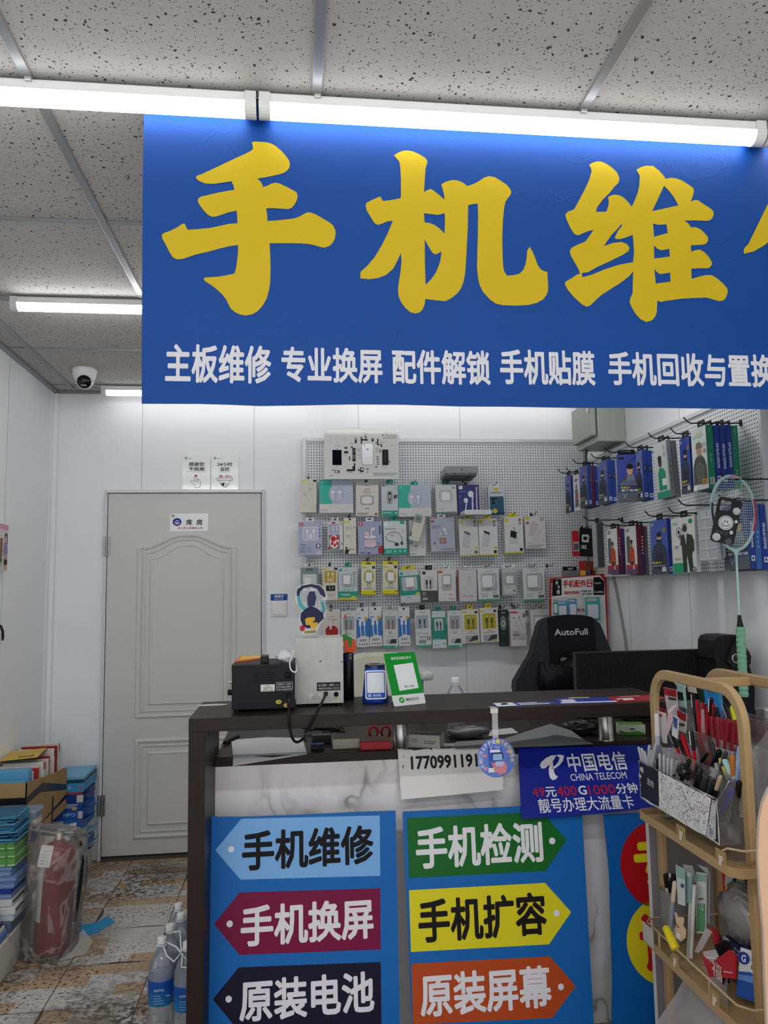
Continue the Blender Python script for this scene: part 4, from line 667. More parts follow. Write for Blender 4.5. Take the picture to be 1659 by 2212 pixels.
pack('dark green cable box with oval window', 'in the bottom row', (1079, 1317, 1099, 1396), '#2c3733', [('r', .25, .05, .7, .11, '#6f7774'), ('e', .45, .37, .34, .2, '#8a918f'), ('e', .45, .37, .28, .16, '#6d7472'), ('g', .2, .62, .7, .68, 2, '#4a5552'), ('g', .2, .92, .7, .95, 1, '#4a5552')], [('cable', [('l', [(.4, .3), (.3, .4), (.45, .48), (.6, .38), (.5, .3)], .07, '#d9dcdb')], .004)], name='cable_box', cat='charging cable', dark=True, tilt=-.4)
pack('white carton lettered CABLE', 'in the bottom row', (1103, 1317, 1137, 1396), '#d3d1cf', [('r', .02, .05, .5, .095, '#a8353c', .03), ('r', .82, .1, .96, .22, '#6d6a68'), ('l', [(.22, .2), (.3, .3), (.65, .62)], .02, '#aaa7a4'), ('l', [(.55, .2), (.62, .3), (.85, .55)], .02, '#aaa7a4'), ('e', .24, .22, .06, .03, '#999'), ('e', .56, .22, .06, .03, '#999'), ('r', .1, .65, .95, .82, '#bbb8b6'), ('t', '2种长度', .14, .59, .52, .625, '#4a4745', .01), ('t', 'CABLE', .14, .655, .54, .72, '#3a3735', .015), ('g', .6, .79, .9, .81, 1, '#888')], name='cable_box', cat='charging cable', tilt=-.8)
c20('white charger box', 'behind the gaming chair top', (1148, 1317, 1191, 1390), n=2, tilt=-1, tab=film('#ccc', .3))
# ================================================================== right wall
def stack(xf, xe, yt, yb, packs, where, tilt=0., Xf=1.62, hook=None, tab=True, group='screen-protector packs on the right pegboard', turn=0):
    """packs hung one behind another on a side hook: packs = [(spine right px, spine colour, short, front art, base, spine art)]"""
    Yn = on_x(xe, (yt+yb)/2, Xf).y; Yfar = on_x(xf, (yt+yb)/2, Xf).y; w = Yfar-Yn
    T, Z = on_x(xe, yt, Xf).z, on_x(xe, yb, Xf).z; h = T-Z; x = Xf
    for i, (px, sp, short, deco, base, sdeco) in enumerate(packs):
        xr = on_y(px, (yt+yb)/2, Yn).x if px > 5 else x+px
        t = max(.008, min(xr-x, .04)-.001)
        o = thing('screen_protector_pack', short+' '+where, 'screen protector', (x, Yn+w/2, Z-.003*(i % 3)), (math.radians(tilt), 0, -PI/2+math.radians(turn)), group)
        fr = Fr((0, 0, 0)); m = MB(); m.b2(-w/2, 0, 0, w/2, t, h, M(sp, .35), .002, 1); m.flat(fr, rrect(-w/2+.001, .001, w/2-.001, h-.001, .002, 2), M(base, .3, coat=.3), .0004)
        art(m, fr, w, h, deco); 
        if sdeco: art(m, Fr((w/2, t/2, 0), (0, 1, 0)), t, h, sdeco)
        m.build('carton', o)
        if tab:
            m = MB(); m.prism(Fr((0, t*.5, h)), rrect(-.028, -.003, .028, .028, .006), 0, .0014, M('#1c1d1f', .4), holes=[rrect(-.012, .012, .012, .02, .003)[::-1]]); m.build('hang_tab', o)
        x = xr
    hook_side(Yn+w/2, T+.019, Xf-.05, hook or ('dark hook of the '+packs[0][2]+' '+where))
    return Yn, w, T, Z, x
# printed fronts
def soldier(face='#c9a27c'):
    return [('r', .04, .04, .24, .1, '#8d93a8'), ('p', [(.1, .98), (.08, .6), (.2, .47), (.42, .42), (.6, .42), (.82, .48), (.95, .62), (.92, .98)], '#3a4152'), ('p', [(.25, .62), (.75, .6), (.7, .9), (.3, .9)], '#2d3342'), ('e', .52, .33, .13, .085, face), ('e', .52, .27, .14, .05, '#24242c'), ('r', .36, .36, .68, .41, '#2e323e'), ('e', .84, .2, .09, .05, '#8c7c3c'), ('l', [(.12, .52), (.3, .7)], .04, '#515a6e'),
            ('t', '电镀AF', .08, .76, .62, .81, '#d9cf3a', .01), ('g', .08, .83, .8, .86, 1, '#aab0c4'), ('r', 0, .9, 1, 1, '#4d515c'), ('r', .62, .87, .86, .95, '#c7c8cc')]
def monk():
    return [('r', .06, .05, .36, .1, '#26252c'), ('p', [(.12, .72), (.14, .58), (.3, .5), (.5, .46), (.74, .47), (.9, .54), (1, .7)], '#5b4a44'), ('p', [(.02, .82), (.1, .62), (.3, .55), (.8, .56), (1, .66), (1, .98), (.02, .98)], '#5e6a7e'), ('e', .62, .34, .15, .1, '#c29a78'), ('e', .62, .255, .17, .06, '#201f24'), ('p', [(.48, .42), (.8, .42), (.86, .56), (.42, .56)], '#757f8c'), ('r', .06, .66, .98, .8, '#3b3f63', .02), ('t', '电镀AF', .12, .675, .6, .725, '#d9cf3a', .01), ('t', '康宁玻璃', .14, .735, .95, .785, '#dfe0e6', .012), ('r', 0, .86, 1, 1, '#61656d'), ('l', [(.25, .84), (.32, .92), (.4, .84)], .03, '#a8adb6')]
def hiker():
    return [('g', .08, .04, .4, .12, 2, '#4a4a4c'), ('r', .1, .2, .42, .76, '#5a5d60', .08), ('p', [(.3, .78), (.34, .5), (.45, .42), (.62, .42), (.76, .5), (.8, .78)], '#b5492f'), ('e', .54, .36, .1, .05, '#8a6a58'), ('e', .54, .32, .11, .04, '#33333a'), ('r', .4, .74, .7, .82, '#3c4034'), ('r', 0, .8, 1, 1, '#a83a40'), ('r', 0, .88, 1, 1, '#6a4a6e'), ('r', .62, .82, .72, .9, '#e3d9da')]
def camo():
    return [('g', .1, .12, .8, .18, 2, '#8fb0a6'), ('r', .35, .08, .65, .11, '#cfc36a'), ('p', [(.05, .9), (.06, .62), (.2, .5), (.38, .45), (.62, .45), (.82, .52), (.94, .64), (.96, .92)], '#4b5148'), ('p', [(.2, .62), (.5, .55), (.8, .64), (.7, .88), (.3, .88)], '#5b6156'), ('e', .48, .38, .17, .09, '#a88a70'), ('p', [(.28, .34), (.3, .26), (.48, .23), (.68, .27), (.72, .34)], '#6d705f'), ('e', .84, .3, .09, .035, '#b5a394'), ('e', .84, .4, .09, .035, '#a58a78'), ('r', .6, .84, .95, .93, '#b58d4c'), ('g', .63, .855, .92, .915, 2, '#7a4a2c'), ('r', 0, .93, .3, 1, '#e0e2df')]
def runner():
    return [('r', 0, .88, 1, 1, '#2f8f78'), ('p', [(.2, .86), (.2, .55), (.34, .46), (.56, .46), (.76, .54), (.8, .86)], '#2b8a68'), ('e', .42, .36, .14, .09, '#3f3a3c'), ('e', .42, .29, .15, .05, '#222'), ('r', .48, .66, .82, .78, '#d8d8d8'), ('e', .8, .12, .08, .05, '#9aa'), ('e', .8, .24, .08, .05, '#9aa')]
def suit():
    return [('g', .06, .07, .3, .13, 2, '#5fa28a'), ('e', .83, .09, .09, .045, '#2f8f68'), ('r', 0, .82, .62, 1, '#2d9a6e'), ('e', .32, .26, .12, .09, '#3a3a3c'), ('e', .32, .26, .10, .075, '#d6d6d6'), ('e', .32, .26, .05, .04, '#2a2a2c'), ('p', [(.48, .165), (.52, .12), (.66, .12), (.70, .165)], '#7d807d'), ('e', .58, .21, .1, .06, '#3b3836'), ('p', [(.36, .5), (.42, .34), (.55, .3), (.66, .3), (.86, .34), (.94, .44), (.94, .62), (.86, .64), (.84, .7), (.44, .7), (.42, .5)], '#3a3b38'), ('p', [(.55, .3), (.66, .3), (.62, .5)], '#d3d3d1'), ('p', [(.44, .7), (.62, .7), (.58, .99), (.46, .99)], '#3a3b38'), ('p', [(.64, .7), (.84, .7), (.86, .99), (.72, .99)], '#3a3b38'), ('r', .34, .3, .44, .4, '#7a5a4c', .03), ('e', .9, .95, .08, .05, '#1f1f1f'), ('e', .9, .95, .06, .035, '#d0d0d0'), ('e', .9, .95, .03, .018, '#222'), ('g', .1, .5, .3, .56, 3, '#999'), ('g', .1, .72, .38, .77, 2, '#a08'if 0 else '#a9a97a')]
BL, BL2, GN, RD = '#27408c', '#3a62a4', '#2b7f64', '#5e2a3e'
def spine(t='', c='#cfd4e2', sq=True, badge=False):
    L = []
    if t: L += [('v', t)]
    return L
def sp_badge(): return [('e', .5, .38, .34, .07, '#1d2436'), ('g', .38, .34, .62, .42, 3, '#a9aebb'), ('r', .18, .87, .84, .95, '#c9ccd6'), ('r', .34, .89, .68, .93, '#27408c')]
SPT = '电镀AF康宁玻璃高清膜'
def sp_text():
    L = []; n = len(SPT)
    for i, c in enumerate(SPT): k = n-1-i; L.append(('t', c, .3, .26+.40*k/n if 0 else .28+.40*(n-1-k)/n, .74, .28+.40*(n-1-k)/n+.034, '#cfd4e0', .012))
    return L+[('r', .2, .80, .84, .88, '#c9ccd6'), ('r', .36, .82, .68, .86, '#27408c')]
def sp_green(): return [('r', .2, .83, .85, .94, '#c9d4cd'), ('g', .26, .845, .8, .93, 6, '#3a4a44'), ('g', .4, .45, .6, .6, 5, '#7fb8a4'), ('g', .35, .06, .62, .12, 3, '#7fb8a4')]
q1, q2 = 'in the upper row', 'in the lower row'
bf = lambda s: s
stack(1221, 1234, 1025, 1106, [(1239, BL, 'leftmost blue armoured-figure screen pack', soldier(), '#4a5aa0', None)], q1, tab=True)
stack(1239, 1252, 1022, 1102, [(1256, '#d5d5d3', 'white screen pack with red figure', [('p', [(.2, .9), (.3, .4), (.7, .4), (.85, .9)], '#6d6466'), ('e', .5, .33, .14, .07, '#8a6a58'), ('e', .5, .62, .2, .1, '#a8585a'), ('g', .2, .12, .8, .2, 2, '#333')], '#cfd0d2', None)], q1)
stack(1252, 1270, 1003, 1093, [(1278, BL, 'second blue armoured-figure screen pack', soldier(), '#45559c', sp_badge()), (1285, RD, 'dark red-spined screen pack', hiker(), '#cfcfd0', None), (1294, BL, 'blue screen pack right of the dark red spine', soldier(), '#45559c', sp_badge())], q1)
stack(1291, 1313, 991, 1086, [(1323, BL, 'third blue armoured-figure screen pack', soldier(), '#45559c', sp_badge()), (1331, BL, 'blue screen pack behind the third armoured figure', soldier(), '#45559c', sp_badge())], q1)
Yq = on_x(1356, 1030, 1.56).y
A_ = on_y(1339, 1084, Yq); B_ = on_y(1373, 982, Yq); w_, h_ = (B_.x-A_.x)*1.02, B_.z-A_.z
o = thing('screen_protector_pack', 'blue screen pack of a scarfed figure, turned to face the counter', 'screen protector', ((A_.x+B_.x)/2, Yq, A_.z), (0, 0, math.radians(-14)), 'screen-protector packs on the right pegboard')
m = MB(); m.b2(-w_/2, 0, 0, w_/2, .02, h_, M(BL, .35), .002, 1); fr = Fr((0, 0, 0)); m.flat(fr, rrect(-w_/2+.001, .001, w_/2-.001, h_-.001, .002, 2), M('#3f4f94', .3, coat=.3), .0004); art(m, fr, w_, h_, monk()); m.build('carton', o)
m = MB(); m.prism(Fr((0, .01, h_)), rrect(-.04, -.003, .04, .024, .006), 0, .0014, M('#1c1d1f', .4), holes=[rrect(-.02, .01, .02, .017, .003)[::-1]]); m.build('hang_tab', o)
hook_side(Yq+.02, B_.z+.016, 1.47, 'dark hook of the scarfed-figure screen pack in the upper row')
stack(1372, 1389, 970, 1079, [(1400, BL, 'badge-spined blue screen pack', soldier(), '#6a76ac', sp_badge()), (1411, BL, 'second badge-spined blue screen pack', soldier(), '#45559c', sp_badge())], 'right of the scarfed figure', Xf=1.60)
stack(1418, 1446, 948, 1073, [(1457, '#a9aba9', 'askew white pack of a green runner', runner(), '#c3c7c6', [('g', .3, .3, .7, .9, 5, '#8d8f8d')]), (1469, '#8d8f8d', 'black screen pack with grey spine', [('e', .4, .15, .2, .1, '#1f4a3c')], '#1b2224', None)], q1, tilt=2.5, Xf=1.60)
stack(1470, 1492, 940, 1064, [(1500, BL, 'blue soldier screen pack', soldier(), '#34489a', None)], 'behind the camouflage pack', Xf=1.64)
stack(1495, 1528, 915, 1055, [(1544, GN, 'white camouflage-jacket screen pack with green spine', camo(), '#cbd0cd', sp_green()), (1557.5, BL, 'first of three lettered blue screen packs', soldier(), '#34489a', sp_text()), (1571, BL, 'middle one of three lettered blue screen packs', soldier(), '#34489a', sp_text()), (1584, BL, 'last of three lettered blue screen packs', soldier(), '#34489a', sp_text()), (1598, GN, 'plain green screen pack at the right end', camo(), '#cbd0cd', [('g', .4, .05, .6, .16, 3, '#7fb8a4'), ('g', .3, .7, .6, .92, 5, '#7fb8a4')])], 'in the upper row', Xf=1.60)
# lower row
stack(1280, 1290, 1129, 1226, [(1308, '#55585c', 'dark grey plain screen pack', [], '#9a9c9e', [('r', .1, .02, .9, .98, '#43464a')])], q2)
stack(1312, 1335, 1140, 1240, [(1343, RD, 'first white red-jacket screen pack', hiker(), '#d6d6d4', [('r', 0, 0, 1, .5, '#6a2a36'), ('g', .35, .2, .65, .6, 6, '#b9aab8')]), (1351, '#3f2f60', 'purple-spined pack behind the first red-jacket pack', hiker(), '#d6d6d4', None)], q2)
stack(1352, 1376, 1134, 1240, [(1383, RD, 'second white red-jacket screen pack', hiker(), '#d6d6d4', [('r', 0, 0, 1, .5, '#6a2a36')]), (1394, '#4a2a50', 'purple-spined pack behind the second red-jacket pack', hiker(), '#d6d6d4', [('r', 0, 0, 1, .45, '#5f2a36'), ('g', .35, .2, .65, .6, 6, '#b9aab8')]), (1401, '#55595c', 'grey pack behind the purple-spined packs', [], '#8a8d90', None)], q2)
stack(1406, 1443, 1119, 1240, [(1452, BL, 'blue armoured-figure pack left of the suited figure', soldier(), '#3c57a8', sp_badge())], q2, Xf=1.60)
stack(1452, 1503, 1112, 1236, [(1513, '#c9cbc9', 'white screen pack of a suited figure', suit(), '#d3d5d1', [('g', .3, .2, .7, .7, 8, '#a9aba9')])], q2, Xf=1.60)
# translucent parts trays
def tray(xf, xe, yt, yb, Xf, label, tilt):
    Yn = on_x(xe, yt, Xf).y; w = on_x(xf, yt, Xf).y-Yn; T, Z = on_x(xe, yt, Xf).z, on_x(xe, yb, Xf).z; h = T-Z
    o = thing('parts_tray', label, 'plastic tray', (Xf, Yn+w/2, Z), (math.radians(tilt), 0, -PI/2), 'translucent trays on the right pegboard'); fr = Fr((0, 0, 0))
    m = MB(); PL = film('#c9cdd4', .62, .3, .3); m.prism(fr, rrect(-w/2, 0, w/2, h, .004), -.012, 0, PL)
    for i in range(5): m.b2(-w/2+.006, -.003, h*(i+.12)/5, w/2-.006, 0, h*(i+.14)/5+.003, film('#e6e8ea', .75, .3, .3))
    m.b2(-.002, -.003, .005, .002, 0, h-.005, film('#e6e8ea', .75, .3, .3)); m.build('tray_body', o)
tray(1505, 1545, 1097, 1210, 1.57, 'front translucent parts tray hanging left of the badminton racket', 0)
tray(1515, 1556, 1100, 1205, 1.60, 'rear translucent parts tray hanging left of the badminton racket', 1)
hook_side(on_x(1525, 1150, 1.6).y, on_x(1530, 1094, 1.6).z+.01, 1.5, 'dark hook of the translucent parts trays')
stack(1562, 1617, 1085, 1229, [(1630, BL, 'blue scarfed-figure pack behind the racket', monk(), '#3f4f80', sp_text()), (1644, BL2, 'pale blue-spined screen pack right of the racket', monk(), '#3f4f94', [('g', .4, .4, .6, .7, 4, '#8ba0c8')]), (1658, BL, 'blue screen pack at the right edge beyond the racket', monk(), '#3f4f94', sp_text())], 'in the lower row', Xf=1.62)
# smiley phone case hanging in front
Yc = 2.475
C = on_y(1579, 1079, Yc); o = thing('phone_case', 'black phone case with white smiley faces hanging on the racket strings', 'phone case', C, (math.radians(2), math.radians(14), math.radians(-14)))
m = MB(); fr = Fr((0, 0, 0)); H, W = .155, .078
m.prism(fr, rrect(-W/2, -H, W/2, .004, .013, 6), -.009, 0, M('#17181a', .3), holes=[rrect(-W/2+.007, -.046, .006, -.004, .009, 4)[::-1]]); m.build('shell', o)
m = MB(); m.prism(fr, rrect(-W/2+.003, -.050, .010, 0, .011, 5), 0, .003, M('#0f1012', .2), holes=[rrect(-W/2+.008, -.045, .005, -.005, .008, 5)[::-1]]); m.build('camera_frame', o)
m = MB()
def smile(x, y, r, mouth=True):
    m.flat(fr, ell(x, y, r, r, 28), '#dcdcda', .0008)
    if r > .012: m.flat(fr, ell(x, y, r*.86, r*.86, 28), '#1a1a1a', .0010); m.flat(fr, ell(x, y, r*.80, r*.80, 28), '#dcdcda', .0012)
    for s in (-.18, .18): m.flat(fr, ell(x+s*r, y+.18*r, r*.07, r*.18, 10), '#1a1a1a', .0016)
    P = [(x+r*.5*math.cos(a), y-.05*r+r*.42*math.sin(a)) for a in [PI+PI*i/10 for i in range(11)]]
    for i in range(10):
        a, b = Vector(P[i]), Vector(P[i+1]); d = (b-a).normalized()*r*.045; n_ = Vector((-d.y, d.x)); m.flat(fr, [tuple(a-n_), tuple(b-n_), tuple(b+n_), tuple(a+n_)], '#1a1a1a', .0016)
smile(-.001, -.083, .025); smile(.026, -.036, .0125); smile(-.022, -.137, .0135); m.flat(fr, ell(.020, -.1445, .011, .011, 20), '#5a5b5e', .0008)
m.flat(fr, ell(.031, -.072, .005, .006, 14), '#d5d5d3', .0008); m.flat(fr, ell(.023, -.112, .006, .007, 14), '#d5d5d3', .0008)
m.text(fr, 'SMILE', -.03, -.125, .012, -.113, '#56575a', .0012, .02); m.build('print', o)
# ------------------------------------------------------------------ badminton racket
Yr = 2.535
RF = Fr((on_y(1585, 1110, Yr).x, Yr, on_y(1585, 1110, Yr).z), (1, .18, 0), (0, 0, 1))
top = RF.uv(1586, 1028); bot = RF.uv(1587, 1188); lft = RF.uv(1538, 1110)[0]; rgt = RF.uv(1631, 1108)[0]
cy = (top[1]+bot[1])/2; ry = (top[1]-bot[1])/2; rx = (rgt-lft)/2; cx = (rgt+lft)/2
t = thing('badminton_racket', 'pale mint badminton racket hanging head-up by the right pegboard', 'badminton racket', RF.p(cx, bot[1]))
MINT = M('#a9c9c4', .3, coat=.5); m = MB(t.location)
ring = [RF.p(cx+(rx)*math.cos(2*PI*i/48)*(1+.05*math.sin(2*PI*i/48)), cy+ry*math.sin(2*PI*i/48)) for i in range(48)]
m.tube(ring, .0055, MINT, 8, True); 
m.build('frame', t)
for i0, i1, c in ((44, 48, '#b23a4c'), (0, 3, '#b23a4c'), (9, 13, '#b99aa8'), (22, 29, '#4a4458')): m = MB(t.location); m.tube([ring[i % 48]+RF.n*.0012 for i in range(i0, i1+1)], .0052, M(c, .35), 8); m.build('frame_band', t)
m = MB(t.location)
for i in range(-10, 11):
    a = i/10.8*rx; q = ry*math.sqrt(max(0, 1-(a/rx)**2))*.98; m.tube([RF.p(cx+a, cy-q, .0004), RF.p(cx+a, cy+q, .0004)], .0006, '#c9d6d2', 4)
for i in range(-13, 14):
    b = i/14*ry; q = rx*math.sqrt(max(0, 1-(b/ry)**2))*.98; m.tube([RF.p(cx-q, cy+b, -.0004), RF.p(cx+q, cy+b, -.0004)], .0006, '#c9d6d2', 4)
m.build('strings', t)
P0 = RF.p(cx, cy-ry); s1 = RF.p(*RF.uv(1597, 1331)); s2 = RF.p(*RF.uv(1599, 1354)); s3 = RF.p(*RF.uv(1607, 1505))
m = MB(t.location); m.tube([P0+Vector((0, 0, .004)), P0.lerp(s1, .12), s1], [.0055, .0040, .0036], MINT, 10)
m.tube([RF.p(cx-.022, cy-ry*.965), RF.p(cx-.006, cy-ry*1.05), P0.lerp(s1, .1)], .004, MINT, 8); m.tube([RF.p(cx+.022, cy-ry*.965), RF.p(cx+.006, cy-ry*1.05), P0.lerp(s1, .1)], .004, MINT, 8); m.build('shaft', t)
m = MB(t.location); m.tube([s1+Vector((0, 0, .004)), s1.lerp(s2, .4), s2], [.0055, .0075, .0115], M('#1a1a1a', .4), 10); m.build('cone', t)
m = MB(t.location); n = 64; m.tube([s2.lerp(s3, i/n) for i in range(n+1)], [.0138+.0022*abs(math.sin(i*PI/n*13)) for i in range(n+1)], M('#79ab8d', .75, bump=.2, bscale=300), 14); m.build('grip', t)
hook_side(RF.p(cx, 0).y+.004, RF.p(cx, top[1]).z-.010, RF.p(cx, 0).x-.03, 'long hook carrying the badminton racket')
# ------------------------------------------------------------------ electrical box, conduit
n1 = on_x(1352.5, 952, XR-.002); yb_ = n1.y; L = on_y(1293, 953, yb_); fy = on_x(1247, 975, L.x).y; top_z = 2.50
t = thing('electrical_box', 'grey-green steel electrical box on the right wall in the back corner', 'electrical box', (XR-.01, (yb_+fy)/2, L.z))
EM = M('#a9aea6', .4, .1); m = MB(t.location); m.b2(L.x, yb_, L.z, XR-.001, fy, top_z, EM, .004); m.build('case', t)
m = MB(t.location); dxp = L.x-.030; a = on_x(1242, 966, dxp); b_ = on_x(1285, 945, dxp); m.b2(dxp, yb_+.012, L.z+.035, L.x-.004, fy-.004, top_z, EM, .006); m.b2(L.x-.004, yb_+.022, L.z+.045, L.x, fy-.014, top_z-.01, '#3d403c'); m.build('door', t)
m = MB(t.location); lz = on_x(1269, 885, dxp).z; m.prism(Fr((dxp, yb_+.05, lz), (0, -1, 0)), rrect(-.009, -.022, .009, .03, .008), 0, .008, M('#c9cbc9', .3, .6)); m.build('lock', t)
p0 = Vector((L.x+.035, fy-.06, L.z)); m = MB(p0)
m.tube([p0, p0+Vector((-.008, 0, -.04)), p0+Vector((-.005, -.005, -.09)), p0+Vector((.03, -.03, -.11)), p0+Vector((.08, -.08, -.09)), p0+Vector((.13, -.13, -.04)), p0+Vector((.15, -.155, -.005))], .006, M('#3a3b3c', .45), 8)
tag(m.build('conduit'), 'grey cable looping under the electrical box', 'cable')
m = MB((XR, 4.2, 1.5)); pts = [on_x(x, y, XR-.012) for x, y in ((1322, 1238), (1330, 1270), (1340, 1325), (1350, 1380), (1357, 1440), (1362, 1520))]; m.tube(pts, .0065, M('#8a8c8d', .45), 8)
tag(m.build('conduit'), 'grey conduit slanting down the right wall under the red-jacket packs', 'cable')
# ------------------------------------------------------------------ small packs at the right end of the back pegboard
Yk = 4.36
for i in range(5):
    A_ = on_y(1250+i*5.2, 1202, Yk+.02*i); B_ = on_y(1276+i*1.6, 1141, Yk+.02*i); w_ = (B_.x-A_.x)*.9; h_ = B_.z-A_.z
    o = thing('accessory_pack', ('first', 'second', 'third', 'fourth', 'last')[i]+' of five black packs at the right end of the back pegboard', 'accessory pack', ((A_.x+B_.x)/2, Yk+.022*i, A_.z), (0, math.radians(4), math.radians(-8)), 'black packs at the right end of the back pegboard')
    m = MB(); fr = Fr((0, 0, 0)); m.b2(-w_/2, 0, 0, w_/2, .014, h_, M('#151517', .35), .002, 1)
    if i == 0: art(m, fr, w_, h_, [('r', .18, .22, .74, .5, '#c9c9c9', .1), ('r', .3, .3, .62, .42, '#1a1a1a', .05), ('t', 'UKK', .15, .6, .6, .74, '#d9d9d9', .03), ('e', .75, .3, .05, .04, '#b9a48a')])
    m.build('carton', o)
A_ = on_y(1239, 1202, 4.35); B_ = on_y(1250, 1147, 4.35); o = thing('accessory_pack', 'red and white card pack beside the black packs at the pegboard end', 'accessory pack', ((A_.x+B_.x)/2, 4.35, A_.z)); w_, h_ = B_.x-A_.x, B_.z-A_.z
m = MB(); m.b2(-w_/2, 0, 0, w_/2, .02, h_, M('#b3222c', .35), .001, 1); art(m, Fr((0, 0, 0)), w_, h_, [('r', 0, .42, 1, .8, '#9d9ea0'), ('r', .1, .5, .9, .75, '#55575a'), ('r', 0, .88, 1, 1, '#b3222c')]); m.build('carton', o)
hook_back(on_y(1262, 1140, 4.5).x, on_y(1240, 1140, 4.5).z, 4.30, 'hook of the black packs at the pegboard end', True)
for i, (x0, c, cc_, lab) in enumerate(((1253, '#a3282c', '#d2b53a', 'red and yellow'), (1266, '#6a3a2a', '#3a4a8a', 'brown'), (1272, '#8a2a30', '#2f2f31', 'dark red'), (1278, '#b5a23a', '#5a4a2a', 'mustard'))):
    A_ = on_y(x0, 1246, 4.33+.012*i); B_ = on_y(x0+(12 if i == 0 else 8), 1212, 4.33+.012*i); w_, h_ = B_.x-A_.x, B_.z-A_.z
    o = thing('card_pack', lab+' small card pack hanging above the red display card', 'card pack', ((A_.x+B_.x)/2, 4.33+.014*i, A_.z), (0, math.radians(2*i), 0), 'card packs above the red display card')
    m = MB(); m.b2(-w_/2, 0, 0, w_/2, .008, h_, M(c, .4)); m.flat(Fr((0, 0, 0)), rc(-w_/2+.002, w_/2-.002, .003, h_*.4), cc_); m.build('carton', o)
A_ = on_y(1216, 1246, 4.52); B_ = on_y(1252, 1224, 4.52); w_, h_ = B_.x-A_.x, B_.z-A_.z
o = thing('blister_pack', 'clear blister pack with black header above the red display card', 'blister pack', ((A_.x+B_.x)/2, 4.52, A_.z)); m = MB(); m.b2(-w_/2, 0, 0, w_/2, .024, h_*.6, film('#aeb6b8', .55, .15, .4)); m.b2(-w_/2*.8, .002, h_*.1, 0, .018, h_*.45, '#26282a'); m.build('blister', o)
m = MB(); m.prism(Fr((0, 0, 0)), rc(-w_/2, w_/2*.6, h_*.62, h_), 0, .001, '#1a1a1c', holes=[rc(-w_*.2, w_*.1, h_*.72, h_*.88)[::-1]]); m.build('header', o)
# ------------------------------------------------------------------ red display card with hanging accessories
DF2 = Fr(on_y(1190, 1250, 4.30), (1, -.05, 0), (.06, -.0, 1)); DY = lambda x, y: DF2.uv(x, y)
t = thing('display_card', 'red and white phone-accessory display card hung behind the gaming chair', 'display card', DF2.o)
def zc2(x, y): return DY(1200+x/7.213, 1160+y/7.213)
o_ = [DY(1188, 1249), DY(1308.5, 1246), DY(1325, 1412), DY(1196, 1420)]
m = MB(DF2.o); m.prism(DF2, o_[::-1], -.006, 0, M('#a51d27', .4))
m.flat(DF2, [DY(1192, 1260), DY(1201, 1251), DY(1296, 1249), DY(1306, 1262), DY(1322, 1410), DY(1200, 1417)][::-1], M('#d2d2d0', .35), .0006)
m.flat(DF2, [zc2(-48, 690), zc2(-20, 662), zc2(92, 665), zc2(112, 920), zc2(-40, 925)][::-1], '#121214', .0012); m.flat(DF2, [zc2(590, 668), zc2(690, 668), zc2(765, 745), zc2(775, 955), zc2(605, 945)][::-1], '#121214', .0012)
m.build('card', t)
m = MB(DF2.o)
def zt(s, q, c, b=.02): px_text(m, DF2, s, 1200+q[0]/7.213, 1160+q[1]/7.213, 1200+q[2]/7.213, 1160+q[3]/7.213, c, b, .0018)
zt('手机配件', (118, 692, 482, 806), '#b01f2a', .03); m.flat(DF2, rrect(*zc2(492, 815), *zc2(578, 698), .004), '#b01f2a', .0018); zt('批发', (505, 705, 565, 748), '#e3e0de'); zt('零售', (505, 762, 565, 805), '#e3e0de')
zt('超级快充数据线', (145, 860, 388, 915), '#b01f2a'); zt('充电器 耳机', (410, 862, 575, 892), '#222'); zt('一拖三数据线', (410, 905, 580, 935), '#222'); zt('超', (5, 690, 40, 745), '#ddd'); zt('合', (38, 755, 72, 815), '#ddd'); zt('值', (28, 830, 80, 895), '#ddd'); zt('快充系列', (615, 750, 710, 780), '#bbb'); zt('0-100%', (615, 885, 755, 920), '#ccc'); zt('快', (365, 1140, 418, 1200), '#b01f2a'); zt('充', (432, 1140, 480, 1200), '#b01f2a'); m.build('lettering', t)
m = MB(DF2.o)
for x0, x1, y in ((-110, 440, 950), (440, 720, 975)): m.tube([DF2.p(*zc2(x0, y+10), .012), DF2.p(*zc2(x1, y), .012)], .0016, '#b9b3a8', 6)
m.build('rail', t)
hz = on_y(1247, 1206, 4.34)
m = MB(DF2.o); m.tube([DF2.p(*zc2(100, 640)), Vector((hz.x, 4.27, hz.z)), DF2.p(*zc2(560, 660))], .0012, '#b5707a', 5); m.build('string', t)
for i, (x0, x1, y0_, y1_, c) in enumerate(((-15, 40, 985, 1205, '#3a8f80'), (48, 200, 1010, 1260, '#4a96b4'), (222, 340, 985, 1260, '#3f86b0'), (490, 700, 985, 1330, '#3aa29a'))):
    a_ = zc2(x0, y1_); b_ = zc2(x1, y0_); w_, h_ = b_[0]-a_[0], b_[1]-a_[1]; p = DF2.p((a_[0]+b_[0])/2, a_[1], .022+.002*i)
    o = thing('blister_pack', ('narrow teal blister pack at the left end of the display card', 'blue and white blister pack, second from left on the display card', 'blue blister pack in the middle of the display card', 'teal blister pack at the right of the display card')[i], 'blister pack', p, group='blister packs on the display card')
    m = MB(); fr = Fr((0, 0, 0)); m.prism(fr, rrect(-w_/2, 0, w_/2, h_, .002), -.001, 0, M(c, .3)); m.flat(fr, rc(-w_*.4, w_*.3, h_*.84, h_*.95), '#c9a8a8', .0004); m.build('card', o)
    m = MB(); m.prism(fr, rrect(-w_*.38, h_*.08, w_*.34, h_*.7, .006), 0, .010, film('#e6eaf0', .75, .15, .4)); m.build('blister', o)
